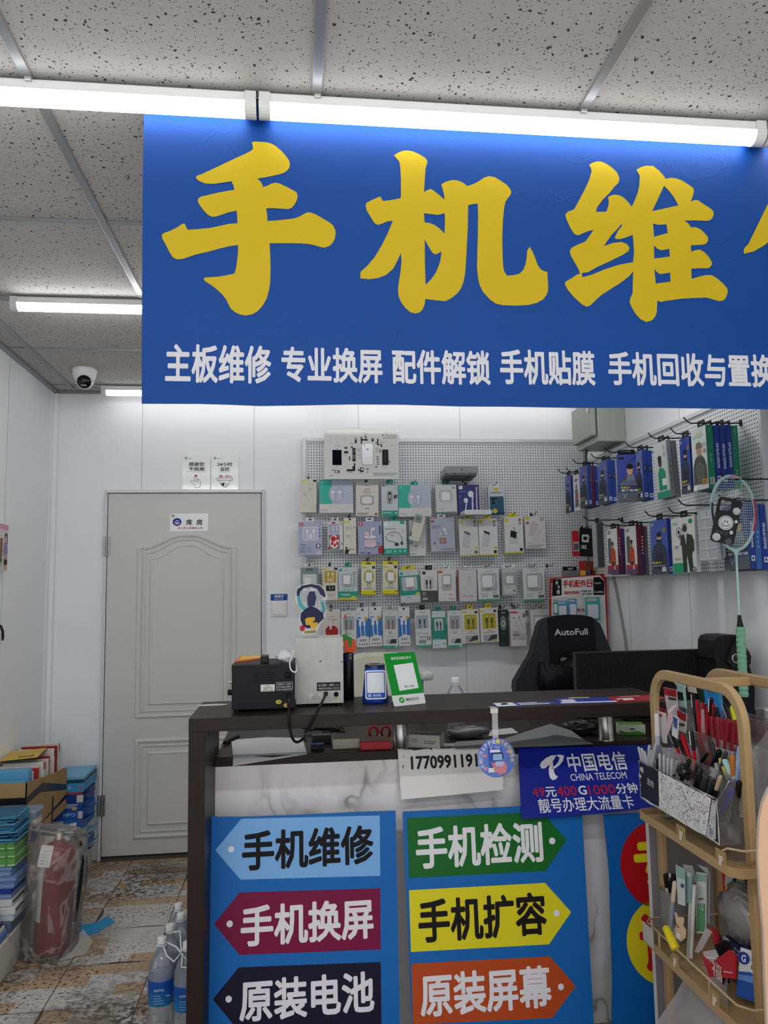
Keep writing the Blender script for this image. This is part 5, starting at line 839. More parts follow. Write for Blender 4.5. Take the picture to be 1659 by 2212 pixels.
# ================================================================== reception counter
def mat_wood():
    t = NT('dark_wenge'); mp = t.n('Mapping', {'Vector': t.co, 'Scale': (3., 6., 90.)}).outputs[0]; g = t.n('TexNoise', {'Vector': mp, 'Scale': 2., 'Detail': 5.}).outputs[0]
    return t.fin(t.mix(g, lin('#1a1311'), lin('#30251f')), .42, g, .06, .002)
def mat_woodv():
    t = NT('dark_wenge_upright'); mp = t.n('Mapping', {'Vector': t.co, 'Scale': (90., 60., 3.)}).outputs[0]; g = t.n('TexNoise', {'Vector': mp, 'Scale': 2., 'Detail': 5.}).outputs[0]
    return t.fin(t.mix(g, lin('#1a1311'), lin('#2c221d')), .42, g, .06, .002)
def mat_marble():
    t = NT('white_marble'); d = t.n('TexNoise', {'Vector': t.co, 'Scale': 2.2, 'Detail': 4.}).outputs[1]
    v = t.n('VectorMath', [t.n('VectorMath', {0: d, 3: .55}, operation='SCALE').outputs[0], t.co], operation='ADD').outputs[0]
    sp = t.n('Mapping', {'Vector': v, 'Rotation': (0., .75, 0.), 'Scale': (2.1, 1., .8)}).outputs[0]
    a = t.math('ABSOLUTE', t.math('SUBTRACT', t.n('TexNoise', {'Vector': sp, 'Scale': 2.4, 'Detail': 2.}).outputs[0], .5))
    vein = t.math('MULTIPLY', t.ramp(a, .022, .004), t.ramp(t.noise(2.6, 2), .42, .6)); haze = t.math('MULTIPLY', t.ramp(a, .09, .0), t.math('MULTIPLY', t.ramp(t.noise(2.6, 2), .44, .66), .4))
    return t.fin(t.mix(t.math('MAXIMUM', t.math('MULTIPLY', vein, .75), haze), lin('#e6e2e1'), lin('#77736f')), .22)
WD, WDV = mat_wood(), mat_woodv()
CT, DZ, CY0, CY1, DY0 = 1.10, .925, 2.35, 2.70, 2.645
cx0, cx1 = -.312, 1.215
t = thing('reception_counter', 'dark wood reception counter with white marble front and raised top shelf', 'counter', (.4, 2.6, 0))
O = t.location
m = MB(O); m.b2(cx0, CY0, CT-.04, cx1, CY1, CT, WD, .0015); m.build('counter_top', t)
m = MB(O); m.b2(cx0, CY0+.003, 0, cx0+.048, 2.775, CT-.04, WDV, .0012)
for y in (2.45, 2.62): m.lathe([(0, 0), (.005, 0), (.005, .001), (0, .001)], '#0d0b0a', (cx0+.048, y, 1.035), (1, 0, 0), 10)
m.build('side_panel', t)
m = MB(O); m.b2(cx0+.048, DY0, DZ-.03, 1.78, 3.28, DZ, WD, .001); m.build('desk_top', t)
m = MB(O); m.b2(cx0+.048, DY0+.004, 0, 1.765, DY0+.022, DZ-.03, mat_marble()); m.build('marble_panel', t)
STEEL = M('#b9b8b6', .28, .95)
for px in (865, 1309):
    p = on_y(px, 1580, 2.672); m = MB(O); m.lathe([(.028, DZ), (.028, DZ+.004), (.0255, DZ+.006), (.0255, CT-.046), (.028, CT-.044), (.028, CT-.04)], STEEL, (p.x, 2.672, 0), n=24); m.build('steel_post', t)
m = MB(O); m.b2(.1, 3.1, 0, .14, 3.24, DZ-.03, WDV); m.b2(1.6, 3.1, 0, 1.64, 3.24, DZ-.03, WDV); m.build('desk_leg', t)
# ------------------------------------------------------------------ posters in front of the marble
PV = (0, .09, 1)
def poster(name, label, corners, org, u, v, base, mat=None, name_cat='poster', th=.004):
    fr = Fr(org, u, v); o = thing(name, label, name_cat, fr.o); m = MB(fr.o); m.prism(fr, [fr.uv(*c) if len(c) == 2 else (c[0], c[1]) for c in corners], -th, 0, M(base, .4)); m.build('sheet', o); return o, fr
PY0 = 2.474
def flatfr(): return Fr((0, PY0, 0), (1, 0, 0), PV)
def pxz(s, ox, oy): return lambda x, y: (x/s+ox, y/s+oy)
q3 = pxz(2.765, 400, 1700); q4 = pxz(2.9625, 860, 1740)
FB = flatfr()
def drop(c, ref):  # run an edge straight down to the floor
    a, b = FB.uv(*c); return (a, .002, 0)
PBLUE = '#1763ad'
def arrows(o, FB, qq, rows):
    for poly, col, circ, txt, box, tc in rows:
        m = MB(FB.o); m.flat(FB, [FB.uv(*qq(*p)) for p in poly][::-1], M(col, .4), .0006)
        a, b = FB.uv(*qq(*circ[:2])); r = abs(FB.uv(*qq(circ[0]+circ[2], circ[1]))[0]-a); m.flat(FB, ell(a, b, r, r), '#dcdce0', .0012)
        px_text(m, FB, txt, *qq(box[0], box[1]), *qq(box[2], box[3]), tc, .029, .0012); m.build('arrow_label', o)
o, FB = poster('service_poster', 'blue poster with left-pointing light blue, maroon and navy arrows on the counter front', [(449.5, 1761), (470, 1764.5), (540, 1764), (650, 1760), (760, 1754.5), (854.6, 1751), drop((863, 2212), 0), drop((447.7, 2212), 0)][::-1], (0, PY0, 0), (1, 0, 0), PV, PBLUE)
arrows(o, FB, q3, [([(180, 377), (335, 190), (1162, 170), (1165, 530), (330, 553)], '#76a9de', (275, 371, 18), '手机维修', (340, 245, 1125, 480), '#0e0d10'),
    ([(172, 818), (325, 630), (1165, 605), (1168, 970), (325, 1003)], '#74103f', (266, 817, 19), '手机换屏', (332, 685, 1125, 930), '#dcd8e0'),
    ([(165, 1268), (320, 1077), (1168, 1045), (1172, 1420), (322, 1460)], '#15132b', (260, 1266, 19), '原装电池', (325, 1125, 1130, 1375), '#dcd8e0')])
o, FB = poster('service_poster', 'blue poster with right-pointing green, yellow and orange arrows on the counter front', [q4(28, 40), q4(790, 5), q4(1172, -15), q4(1178, 70), q4(1253, 1398), drop(q4(1253, 1398), 0), drop(q4(95, 1398), 0)][::-1], (0, PY0, 0), (1, 0, 0), PV, PBLUE)
arrows(o, FB, q4, [([(55, 80), (918, 40), (1078, 218), (945, 418), (70, 465)], '#176325', (985, 226, 20), '手机检测', (112, 118, 925, 385), '#dcdce0'),
    ([(70, 542), (940, 495), (1107, 682), (965, 888), (82, 937)], '#d6cb22', (1013, 688, 19), '手机扩容', (128, 575, 950, 855), '#17140f'),
    ([(85, 1012), (970, 965), (1137, 1155), (985, 1360), (95, 1400)], '#b0481f', (1041, 1160, 19), '原装屏幕', (140, 1048, 980, 1325), '#dcdae0')])
o, FB = poster('service_poster', 'blue poster with red and yellow discs behind the wooden-coloured rack', [q4(1315, 60), q4(1600, 45), q4(2330, 20), q4(2330, 1398), drop(q4(2330, 1398), 0), drop(q4(1368, 1398), 0), q4(1368, 1398), q4(1372, 1100), q4(1360, 760), q4(1352, 440)][::-1], (0, PY0, 0), (1, 0, 0), PV, '#0d5aa3')
for cx_, cy_, r, col, ch, tc, tx in ((1427, 1867, 86, '#a80d16', '专', '#d3c41e', '#a80d16'), (1618, 1862, 86, '#a80d16', '业', '#d3c41e', 0), (1438, 2033, 84, '#cdbd1e', '诚', '#b0141c', 0), (1628, 2027, 84, '#cdbd1e', '信', '#b0141c', 0)):
    m = MB(FB.o); a, b = FB.uv(cx_, cy_); rr = FB.uv(cx_+r, cy_)[0]-a; m.flat(FB, ell(a, b, rr, rr, 40), M(col, .4), .0006); m.text(FB, ch, a-rr*.66, b-rr*.68, a+rr*.66, b+rr*.68, tc, .0012, .035); m.build('disc', o)
q8 = pxz(2.676, 820, 1440)
o, FT = poster('telecom_poster', 'dark blue telecom tariff poster hanging from the desk edge', [(1119, 1615), (1240, 1613), (1420, 1608), (1424, 1742), (1391, 1747), (1300, 1757), (1220, 1763), (1127, 1769)][::-1], on_y(1119, 1615, 2.636), (1, 0, 0), (0, .62, 1), '#12228a')
m = MB(FT.o); T8 = lambda s, x0, y0, x1, y1, c, b=.02: px_text(m, FT, s, *q8(x0, y0), *q8(x1, y1), c, b, .0012)
TW = '#dcdce4'
T8('中国电信', 1085, 497, 1426, 605, TW, .016); T8('CHINA TELECOM', 1101, 614, 1427, 655, TW, .008)
T8('49', 880, 700, 953, 753, '#b01a26', .008); T8('元', 958, 695, 1020, 755, TW); T8('400', 1023, 691, 1138, 749, '#b01a26', .008); T8('G', 1147, 688, 1195, 742, TW); T8('1000', 1205, 682, 1360, 740, '#b01a26', .008); T8('分钟', 1365, 673, 1490, 735, TW); T8('靓号办理大流量卡', 915, 752, 1470, 835, TW, .012)
m.build('lettering', o)
m = MB(FT.o)
for pl in ([(925, 572), (935, 552), (962, 528), (992, 514), (1020, 513), (1006, 540), (984, 566), (955, 588), (936, 590)], [(1018, 513), (1042, 509), (1066, 516), (1060, 543), (1040, 570), (1012, 590), (990, 594), (992, 586), (1016, 572), (1034, 548), (1040, 528), (1030, 520)], [(984, 566), (1000, 548), (1003, 580), (1008, 610), (1018, 630), (1030, 634), (1018, 652), (1000, 657), (985, 645), (978, 620), (978, 590)]): m.flat(FT, [FT.uv(*q8(*p)) for p in pl][::-1], TW, .0012)
m.build('swirl_logo', o)
o, FN = poster('number_paper', 'white sheet with a printed phone number hanging from the desk edge', [(859, 1620), (1087, 1612), (1087, 1706), (980, 1717), (867, 1727)][::-1], on_y(859, 1620, 2.638), (1, 0, 0), (0, .30, 1), '#dddbd8', name_cat='paper sign', th=.0006)
m = MB(FN.o); px_text(m, FN, '17709911916'[:10], *q8(180, 510), *q8(566, 588), '#151515', .032, .001); m.build('lettering', o); m = MB(FN.o)
for pl in ([(131, 578), (140, 568), (143, 571), (136, 579), (142, 588), (139, 591)], [(138, 516), (141, 511), (141, 526), (138, 527)], [(190, 480), (250, 474), (250, 478), (190, 485)], [(290, 474), (300, 470), (304, 480), (296, 482)], [(330, 468), (420, 460), (420, 466), (332, 474)]): m.flat(FN, [FN.uv(*q8(*p)) for p in pl], '#1d1d1d', .0008)
m.build('ink_mark', o)
# round dangler on a clear strip
Yd = 2.338; DFr = Fr(on_y(1072.6, 1637, Yd)); R_ = DFr.uv(1113, 1637)[0]
o = thing('round_dangler', 'round blue payment sign dangling on a clear strip from the counter top', 'hanging sign', DFr.o)
m = MB(DFr.o); m.prism(DFr, ell(0, 0, R_, R_, 40), -.0012, 0, M('#5a74bd', .3, coat=.3)); m.build('disc', o)
m = MB(DFr.o); cs = '不用打开APP碰一下支付抽免单'; 
for i, c in enumerate(cs):
    a = math.radians(208-218*i/(len(cs)-1)); d = Vector((math.cos(a), math.sin(a))); fr = Fr(DFr.p(d.x*R_*.84, d.y*R_*.84), (d.y, 0, -d.x), (d.x, 0, d.y)); h = R_*.105; m.text(fr, c, -h*(.62 if c in 'AP' else .95), -h, h*(.62 if c in 'AP' else .95), h, '#d9dcea' if i < 8 else '#d8c964', .0006, .012)
m.flat(DFr, [(-R_*.4, -R_*.72), (R_*.28, -R_*.74), (R_*.30, R_*.55), (-R_*.46, R_*.55)], '#3456ad', .0004); m.flat(DFr, rrect(-R_*.34, R_*.28, R_*.2, R_*.42, .001), '#d5d9e8', .0008); m.text(DFr, '碰一下支付', -R_*.34, R_*.46, R_*.2, R_*.58, '#e8e8f0', .0008)
m.flat(DFr, rc(-R_*.45, R_*.34, -R_*.72, -R_*.5), '#d7d7e0', .0006)
m.flat(DFr, rrect(-R_*.24, -R_*.08, R_*.36, R_*.26, .004), '#1d2430', .0010); m.flat(DFr, rrect(-R_*.2, -R_*.12, R_*.3, R_*.2, .003), '#8faed6', .0012)
m.flat(DFr, [(-R_*.36, -R_*.14), (-R_*.22, -R_*.26), (-R_*.05, -R_*.2), (R_*.42, -R_*.2), (R_*.55, -R_*.46), (R_*.46, -R_*.78), (R_*.16, -R_*.86), (-R_*.12, -R_*.7), (-R_*.22, -R_*.4)], '#c9808a', .0014); m.flat(DFr, rrect(-R_*.08, -R_*.42, R_*.36, -R_*.18, .004), '#b3b6d0', .0018)
for x, y in ((-.62, .12), (.62, .3), (-.6, -.52)): m.flat(DFr, rrect(R_*(x-.09), R_*(y-.07), R_*(x+.09), R_*(y+.07), .001), '#c58b9c', .0006)
m.build('print', o)
m = MB(DFr.o); a = DFr.uv(1063, 1595); b = DFr.uv(1075, 1528); m.prism(DFr, rc(a[0]+.002, b[0], R_*.7, CT-DFr.o.z+.001), -.0016, -.0013, film('#e8e8e8', .3, .1, .5)); m.b2(DFr.p(a[0], 0).x+.002, Yd, CT, DFr.p(b[0], 0).x, Yd+.04, CT+.0006, film('#e8e8e8', .5, .1, .5)); m.b2(DFr.p(a[0], 0).x-.002, Yd+.0, CT-.014, DFr.p(b[0], 0).x+.001, Yd+.006, CT+.0005, film('#f0f0f0', .6, .1, .5)); m.build('strip', o)
# flyers lying on the counter top
def flyer(label, pts, base, deco):
    P = [on_z(x, y, CT) for x, y in pts]; c = sum(P, Vector())/len(P); c.z = CT; fr = Fr(c, (1, 0, 0), (0, 1, 0)); o = thing('flyer', label, 'flyer', c)
    m = MB(c); m.prism(fr, [fr.uv(*p) for p in pts], .0003, .0012, M(base, .35, coat=.2))
    for pl, col in deco: m.flat(fr, [fr.uv(*q8(*p)) for p in pl][::-1], col, .0018)
    m.build('sheet', o); return fr, o
fr, o = flyer('white and blue payment flyer at the front edge of the counter top', [q8(680, 234), q8(1043, 215), q8(1000, 203), q8(655, 214)], '#2547a8', [([(655, 214), (765, 210), (800, 229), (682, 235)], '#d9dbe2'), ([(700, 216), (735, 214), (742, 222), (705, 224)], '#2547a8'), ([(795, 214), (905, 208), (912, 212), (800, 218)], '#d8d8e4'), ([(808, 221), (980, 213), (984, 218), (812, 226)], '#d6cf9a')])
fr, o = flyer('blue flyer with white panel, middle one of the three flyers on the counter', [q8(1050, 217), q8(1375, 208), q8(1310, 178), q8(1000, 187)], '#1f3ca0', [([(1050, 216), (1375, 207), (1368, 200), (1042, 210)], '#d3d5de'), ([(1045, 195), (1120, 192), (1140, 206), (1060, 209)], '#c9cbd6'), ([(1090, 182), (1210, 179), (1214, 183), (1094, 187)], '#d0c87a')])
fr, o = flyer('red flyer with white panel at the right end of the counter top', [q8(1375, 206), q8(1610, 196), q8(1650, 183), q8(1590, 164), q8(1310, 177)], '#b01f2d', [([(1375, 206), (1420, 204), (1405, 192), (1362, 196)], '#b01f2d'), ([(1365, 189), (1460, 184), (1475, 193), (1390, 199)], '#dadada'), ([(1385, 175), (1505, 170), (1508, 174), (1390, 179)], '#cf8f95')])
# ------------------------------------------------------------------ black rework station
q7 = pxz(2.9625, 400, 1240)
def on7(x, y, Y): return on_y(*q7(x, y), Y)
Yb_ = 2.43; a = on7(297, 872, Yb_); b = on7(703, 577, Yb_); zb0 = CT+.008
t = thing('hot_air_station', 'black metal rework station with rear vents on the left of the counter', 'soldering equipment', ((a.x+b.x)/2, Yb_, CT)); O = t.location; BLK = M('#17171a', .5); KF = Fr((0, Yb_, 0))
m = MB(O); m.b2(a.x, Yb_, zb0, b.x, 2.645, b.z, BLK, .002); m.b2(a.x-.001, Yb_+.01, b.z-.02, b.x+.001, 2.644, b.z+.0015, BLK, .001)
for x in (435, 490, 525):
    for i in range(4): m.prism(KF, rc(*[on7(x, 0, Yb_).x, on7(x+(41 if x == 435 else 24 if x == 490 else 43), 0, Yb_).x], *[on7(500, 632+i*17, Yb_).z, on7(500, 626+i*17, Yb_).z]), 0, .0004, '#050506')
m.build('case', t)
for x, y in ((a.x+.015, .02), (b.x-.015, .02), (a.x+.015, .19), (b.x-.015, .19)): m = MB(O); m.lathe([(.009, 0), (.008, .009)], '#0c0c0d', (x, Yb_+y, CT), n=12); m.build('foot', t)
def knob(par, org, x, y, Y, r, d, mat='#121214', nm='fuse_holder'):
    p = on7(x, y, Y); m = MB(org); m.lathe([(r, 0), (r, d*.5), (r*.8, d*.6), (r*.75, d), (0, d)], mat, p, (0, -1, 0), 16); m.build(nm, par); return p
knob(t, O, 657, 648, Yb_, .0095, .012); knob(t, O, 660, 775, Yb_, .007, .014, nm='cable_gland')
m = MB(O); m.lathe([(.009, 0), (.009, .014), (0, .015)], '#101012', (a.x, Yb_+.03, on7(285, 765, Yb_).z), (-1, 0, 0), 14); m.build('side_knob', t)
def plate(par, org, Y, q, c, items, nm, off=.0006):
    A = on7(q[0], q[3], Y); B = on7(q[2], q[1], Y); fr = Fr(((A.x+B.x)/2, Y, A.z)); w, h = B.x-A.x, B.z-A.z; m = MB(org); m.flat(fr, rc(-w/2, w/2, 0, h), c, off); art(m, fr, w, h, items, off=off+.0003); m.build(nm, par)
STK = [('t', '合格证', .3, .12, .7, .3, '#444', .01), ('t', '检验员:天源', .2, .42, .8, .6, '#444', .01), ('t', '产品编号:1688041', .1, .72, .92, .9, '#444', .01)]
plate(t, O, Yb_, (483, 705, 573, 752), '#c9c7c2', STK, 'inspection_sticker')
plate(t, O, Yb_, (583, 690, 687, 738), '#17171a', [('r', 0, 0, 1, .05, '#b9b9b9'), ('r', 0, .95, 1, 1, '#b9b9b9'), ('r', 0, 0, .02, 1, '#b9b9b9'), ('r', .98, 0, 1, 1, '#b9b9b9'), ('t', 'INPUT:~220V', .08, .18, .92, .42, '#c4c4c4', .01), ('t', 'POWER:700W', .08, .56, .92, .8, '#c4c4c4', .01)], 'rating_plate')
plate(t, O, Yb_, (585, 737, 687, 748), '#1a1a1d', [('t', 'FUSE 5x20MM 5A', .02, .1, .98, .9, '#aaa', .01)], 'fuse_print')
for x, y in ((598, 818), (648, 840)): p = on7(x, y, Yb_); m = MB(O); m.flat(Fr(p), ell(0, 0, .009, .0065), '#b9a64a', .0006); m.text(Fr(p), '8', -.002, -.003, .002, .003, '#3a3420', .001); m.build('oval_sticker', t)
# metal soldering station
Ym = 2.508; a = on7(708, 850, Ym); b = on7(1010, 408, Ym); t = thing('soldering_station', 'grey galvanised soldering station box beside the black station', 'soldering equipment', ((a.x+b.x)/2, Ym, CT)); O = t.location
def mat_galv():
    n = NT('galvanised_steel'); return n.fin(n.mix(n.noise(28, 5), lin('#a3a39f'), lin('#c0c0bb')), n.ramp(n.noise(20, 3), -.3, 1.5))
m = MB(O); m.b2(a.x, Ym, CT+.008, b.x, 2.67, b.z, mat_galv(), .0015); m.b2(a.x-.001, Ym+.004, b.z-.004, b.x+.001, 2.67, b.z+.001, M('#b5b5b0', .45, .2)); m.build('case', t)
for x, y in ((a.x+.015, .015), (b.x-.015, .015), (a.x+.015, .14), (b.x-.015, .14)): m = MB(O); m.lathe([(.008, 0), (.007, .009)], '#0c0c0d', (x, Ym+y, CT), n=12); m.build('foot', t)
plate(t, O, Ym, (843, 690, 993, 748), '#1b1b1d', [('t', 'AC 220V ~ 45W', .06, .2, .72, .48, '#c9c9c9', .012), ('t', 'MADE IN CHINA', .07, .62, .62, .84, '#c9c9c9', .012), ('t', '(60HZ)', .76, .28, .95, .46, '#bbb'), ('r', .65, .58, .97, .88, '#8a8a8a'), ('r', .66, .61, .96, .85, '#1b1b1d'), ('g', .69, .68, .93, .8, 1, '#aaa')], 'rating_plate')
plate(t, O, Ym, (793, 762, 878, 808), '#c6c5c1', STK, 'inspection_sticker')
knob(t, O, 966, 768, Ym, .0075, .010); knob(t, O, 900, 765, Ym, .007, .014, nm='cable_gland'); p = on7(962, 797, Ym); m = MB(O); m.flat(Fr(p), ell(0, 0, .006, .0035), '#b9a64a', .0006); m.build('oval_sticker', t)
m = MB(O)
for x, y in ((865, 558), (1000, 563)): m.lathe([(.0028, 0), (.0028, .0015), (0, .002)], M('#77756f', .3, .8), on7(x, y, Ym), (0, -1, 0), 10)
m.build('screw', t)
def cord(name, label, pts, r=.0042, c='#101012', cat='cable', par=None):
    P = [on_y(x, y, Y) for x, y, Y in pts]; Q = []
    for i in range(len(P)-1):
        p0, p1, p2, p3 = P[max(0, i-1)], P[i], P[i+1], P[min(len(P)-1, i+2)]
        for k in range(5): s = k/5; Q.append(.5*((2*p1)+(p2-p0)*s+(2*p0-5*p1+4*p2-p3)*s*s+(3*p1-p0-3*p2+p3)*s**3))
    Q.append(P[-1]); m = MB(par.location if par else P[0]); m.tube(Q, r, M(c, .4), 8)
    return m.build(name, par) if par else tag(m.build(name), label, cat)
ST1, ST2 = [o_ for o_ in bpy.data.objects if o_.name in ('hot_air_station', 'soldering_station')]
cord('power_cord', '', [(622.7, 1501, 2.42), (623, 1512, 2.37), (624, 1540, 2.338), (626, 1572, 2.336), (633, 1597, 2.34), (643, 1603, 2.36), (655, 1596, 2.42), (662, 1590, 2.6), (668, 1588, 2.75)], par=ST1)
cord('power_cord', '', [(703.8, 1498, 2.498), (700, 1508, 2.42), (690, 1527, 2.345), (676, 1556, 2.335), (664, 1580, 2.36), (658, 1596, 2.5), (661, 1600, 2.72)], par=ST2)
# things on the black station
zt0 = on7(703, 577, Yb_).z+.0015
P = [on_z(x, y, zt0) for x, y in (q7(315, 568), q7(482, 548), q7(485, 526), q7(350, 532))]; c = sum(P, Vector())/4; fr = Fr(c, (1, 0, 0), (0, 1, 0)); o = thing('packet', 'orange and yellow packet lying on the black rework station', 'packet', c)
m = MB(c); m.prism(fr, [(p.x-c.x, p.y-c.y) for p in P], 0, .004, M('#c9622c', .4)); m.flat(fr, [((p.x-c.x)*.86+.004, (p.y-c.y)*.8+.004) for p in P], '#d3a72e', .0046); m.flat(fr, rc(.004, .034, -.006, .012), '#d6d0c2', .0052); m.build('sheet', o)
a_ = on_y(*q7(482, 568), 2.46); b_ = on_y(*q7(532, 517), 2.46); o = thing('small_box', 'small black box on top of the black rework station', 'box', ((a_.x+b_.x)/2, 2.48, zt0)); m = MB(o.location); m.b2(a_.x, 2.465, zt0, b_.x, 2.53, b_.z-.004, M('#1f1f21', .4), .003); m.build('case', o)
def blob(m, c, r, mat, sx=1, sy=1, sz=1, amp=.25, seed=1, n=14, k=10):
    rnd = random.Random(seed); vs = []; fs = []
    for i in range(k+1):
        for j in range(n):
            th = PI*i/k; ph = 2*PI*j/n; q = r*(1+amp*rnd.uniform(-1, 1)*(0 < i < k)); vs.append(Vector(c)+Vector((q*sx*math.sin(th)*math.cos(ph), q*sy*math.sin(th)*math.sin(ph), q*sz*math.cos(th))))
    for i in range(k):
        for j in range(n): fs.append((i*n+j, (i+1)*n+j, (i+1)*n+(j+1) % n, i*n+(j+1) % n))
    m.add(vs, fs, mat, True)
p = on_y(*q7(642, 530), 2.49); o = thing('crumpled_bag', 'crumpled white plastic bag on the black station against the grey box', 'plastic bag', (p.x, 2.49, zt0)); m = MB(o.location); blob(m, (p.x, 2.49, zt0+.018), .023, film('#dcdde0', .75, .2, .5), 1.15, 1.2, .85, .3, 4); m.build('film', o)
cord('charging_lead', 'white lead drooping over the right edge of the black station', [(628, 1412, 2.46), (634, 1408, 2.46), (630, 1420, 2.425), (626, 1432, 2.42), (628, 1446, 2.42), (636, 1452, 2.42), (641, 1447, 2.43), (640, 1436, 2.46)], .0022, '#d3d3d2', 'cable')
# clear acrylic stand with abstract print
Ya = 2.56; zt1 = on7(1010, 408, Ym).z+.001
q5 = pxz(5.53, 620, 1200); AF = Fr((on_y(*q5(280, 950), Ya).x, Ya, zt1)); o = thing('acrylic_stand', 'clear acrylic cut-out stand with navy and teal swirls on the grey station', 'acrylic stand', AF.o)
U = lambda L: [(lambda a: (a[0], max(a[1], .004)))(AF.uv(*q5(x, y))) for x, y in L]
m = MB(AF.o); m.prism(AF, U([(120, 375), (180, 345), (300, 335), (400, 345), (440, 390), (465, 440), (485, 500), (455, 570), (478, 620), (470, 690), (440, 760), (390, 830), (360, 890), (350, 946), (205, 946), (150, 900), (170, 820), (140, 770), (160, 690), (165, 650), (110, 560), (95, 520), (105, 440)])[::-1], -.004, 0, film('#f2f4f4', .16, .05, .6)); m.build('clear_plate', o)
m = MB(AF.o)
for k_, (pl, c) in enumerate((([(125, 400), (180, 360), (290, 340), (390, 360), (440, 410), (465, 490), (440, 500), (400, 460), (360, 400), (290, 375), (200, 390), (160, 430), (150, 480), (120, 500), (115, 440)], '#23264a'), ([(120, 490), (155, 470), (165, 540), (200, 600), (250, 640), (230, 660), (180, 650), (135, 590)], '#4f97a4'), ([(400, 560), (430, 540), (450, 590), (465, 640), (440, 700), (400, 740), (350, 770), (390, 700), (420, 640)], '#4a8c9a'),
    ([(165, 690), (215, 640), (290, 600), (370, 640), (430, 690), (440, 750), (390, 800), (330, 860), (240, 870), (190, 840), (160, 770)], '#1d2040'), ([(240, 500), (270, 430), (330, 430), (350, 500), (330, 600), (250, 610)], '#2a2d52'),
    ([(215, 760), (250, 740), (330, 735), (335, 770), (300, 800), (370, 800), (360, 840), (330, 880), (290, 870), (270, 830), (225, 830)], '#c9a02e'), ([(205, 905), (345, 890), (345, 925), (210, 930)], '#8f7a3a'))): m.flat(AF, U(pl)[::-1], M(c, .4), .0004+.0003*k_)
m.flat(AF, ell(*AF.uv(*q5(183, 868)), .0085, .010), '#a3232f', .004)
m.build('print', o)
m = MB(AF.o); m.b2(AF.o.x-.024, Ya-.012, zt1, AF.o.x+.022, Ya+.018, zt1+.003, film('#f2f4f4', .3, .05, .5)); m.build('foot', o)
# spray can and clamp with orange-tipped rod, standing behind the grey station
p = on_z(*q7(1048, 800), CT); p = Vector((on7(1046, 700, 2.63).x, 2.63, CT)); hz1 = on7(1046, 508, 2.63).z
o = thing('spray_can', 'slim black can with navy label standing right of the grey station', 'can', p); m = MB(p); m.lathe([(.016, 0), (.018, .002), (.018, hz1-CT), (.014, hz1-CT+.004)], M('#121216', .35), p, n=20); m.build('can', o)
zl = on7(1046, 560, 2.63).z; m = MB(p); m.lathe([(.0183, zl-CT), (.0183, hz1-CT-.001)], M('#1c2146', .35), p, n=20); 
for i, c in enumerate('SW6'): m.text(Fr(p+Vector((.006, -.0186, zl-CT+.012+.007*i)), (0, 0, 1), (-1, 0, 0)), c, -.003, -.003, .003, .003, '#c9b13a', .001, .02)
m.build('label', o)
p = Vector((p.x+.002, 2.63, hz1+.004)); o = thing('clamp_tool', 'orange and green clamp with an orange-tipped rod on top of the black can', 'tool', p); CF = Fr(p)
cu = lambda L: [CF.uv(*q7(x, y)) for x, y in L]
m = MB(p); m.prism(CF, cu([(1015, 425), (1040, 420), (1045, 465), (1062, 465), (1066, 420), (1090, 425), (1092, 495), (1018, 505)])[::-1], -.012, .010, M('#cf4a22', .4)); m.build('orange_bracket', o)
m = MB(p); m.prism(CF, cu([(1003, 392), (1022, 383), (1080, 420), (1082, 455), (1050, 462), (1040, 440), (1005, 425)])[::-1], -.009, .007, M('#2b7a2f', .4)); m.build('green_lever', o)
m = MB(p); A, B = CF.p(*CF.uv(*q7(1030, 395))), CF.p(*CF.uv(*q7(1024, 275))); m.tube([A, B], .0014, M('#55504c', .4, .6)); m.build('rod', o); m = MB(p); m.tube([B-Vector((0, 0, .003)), B+Vector((0, 0, .008))], .0042, M('#e0481e', .4)); m.build('tip', o)
# blue payment speaker
c = Vector((.262, 2.565, CT)); o = thing('payment_speaker', 'blue and white payment speaker with dark glossy top on the counter', 'speaker', c); HS = on7(1190, 585, 2.565).z-CT
m = MB(c); m.lathe([(.040, 0), (.044, .004), (.044, .014), (.042, .022), (.033, HS-.004), (.031, HS)], M('#1d3f9e', .35), c, n=32); m.build('body', o)
m = MB(c); m.lathe([(.0335, HS-.004), (.0345, HS), (.031, HS+.004), (.026, HS+.0055), (0, HS+.0055)], M('#101216', .08, coat=1), c, n=32); m.lathe([(.012, HS+.0056), (.012, HS+.0062), (.0, HS+.0062)], M('#2b3038', .2), c, n=20); m.build('glossy_top', o)
SF = Fr(c+Vector((-.002, -.0445, .014)), (1, -.02, 0), (0, .115, 1)); m = MB(c); w, h = .068, HS-.026
m.prism(SF, rrect(-w/2, 0, w/2, h, .007, 5), -.012, 0, M('#dcdde0', .3)); m.build('front_panel', o)
m = MB(c); art(m, SF, w, h, [('r', .05, .05, .95, .95, '#2553b5', .08), ('r', .09, .08, .91, .78, '#dcdfe4', .05), ('r', .13, .82, .27, .91, '#e6e8ee', .02), ('t', '支', .15, .83, .25, .9, '#2553b5', .02), ('t', '支付宝', .36, .82, .74, .905, '#e6e8ee', .02)], off=.0004); m.build('print', o)
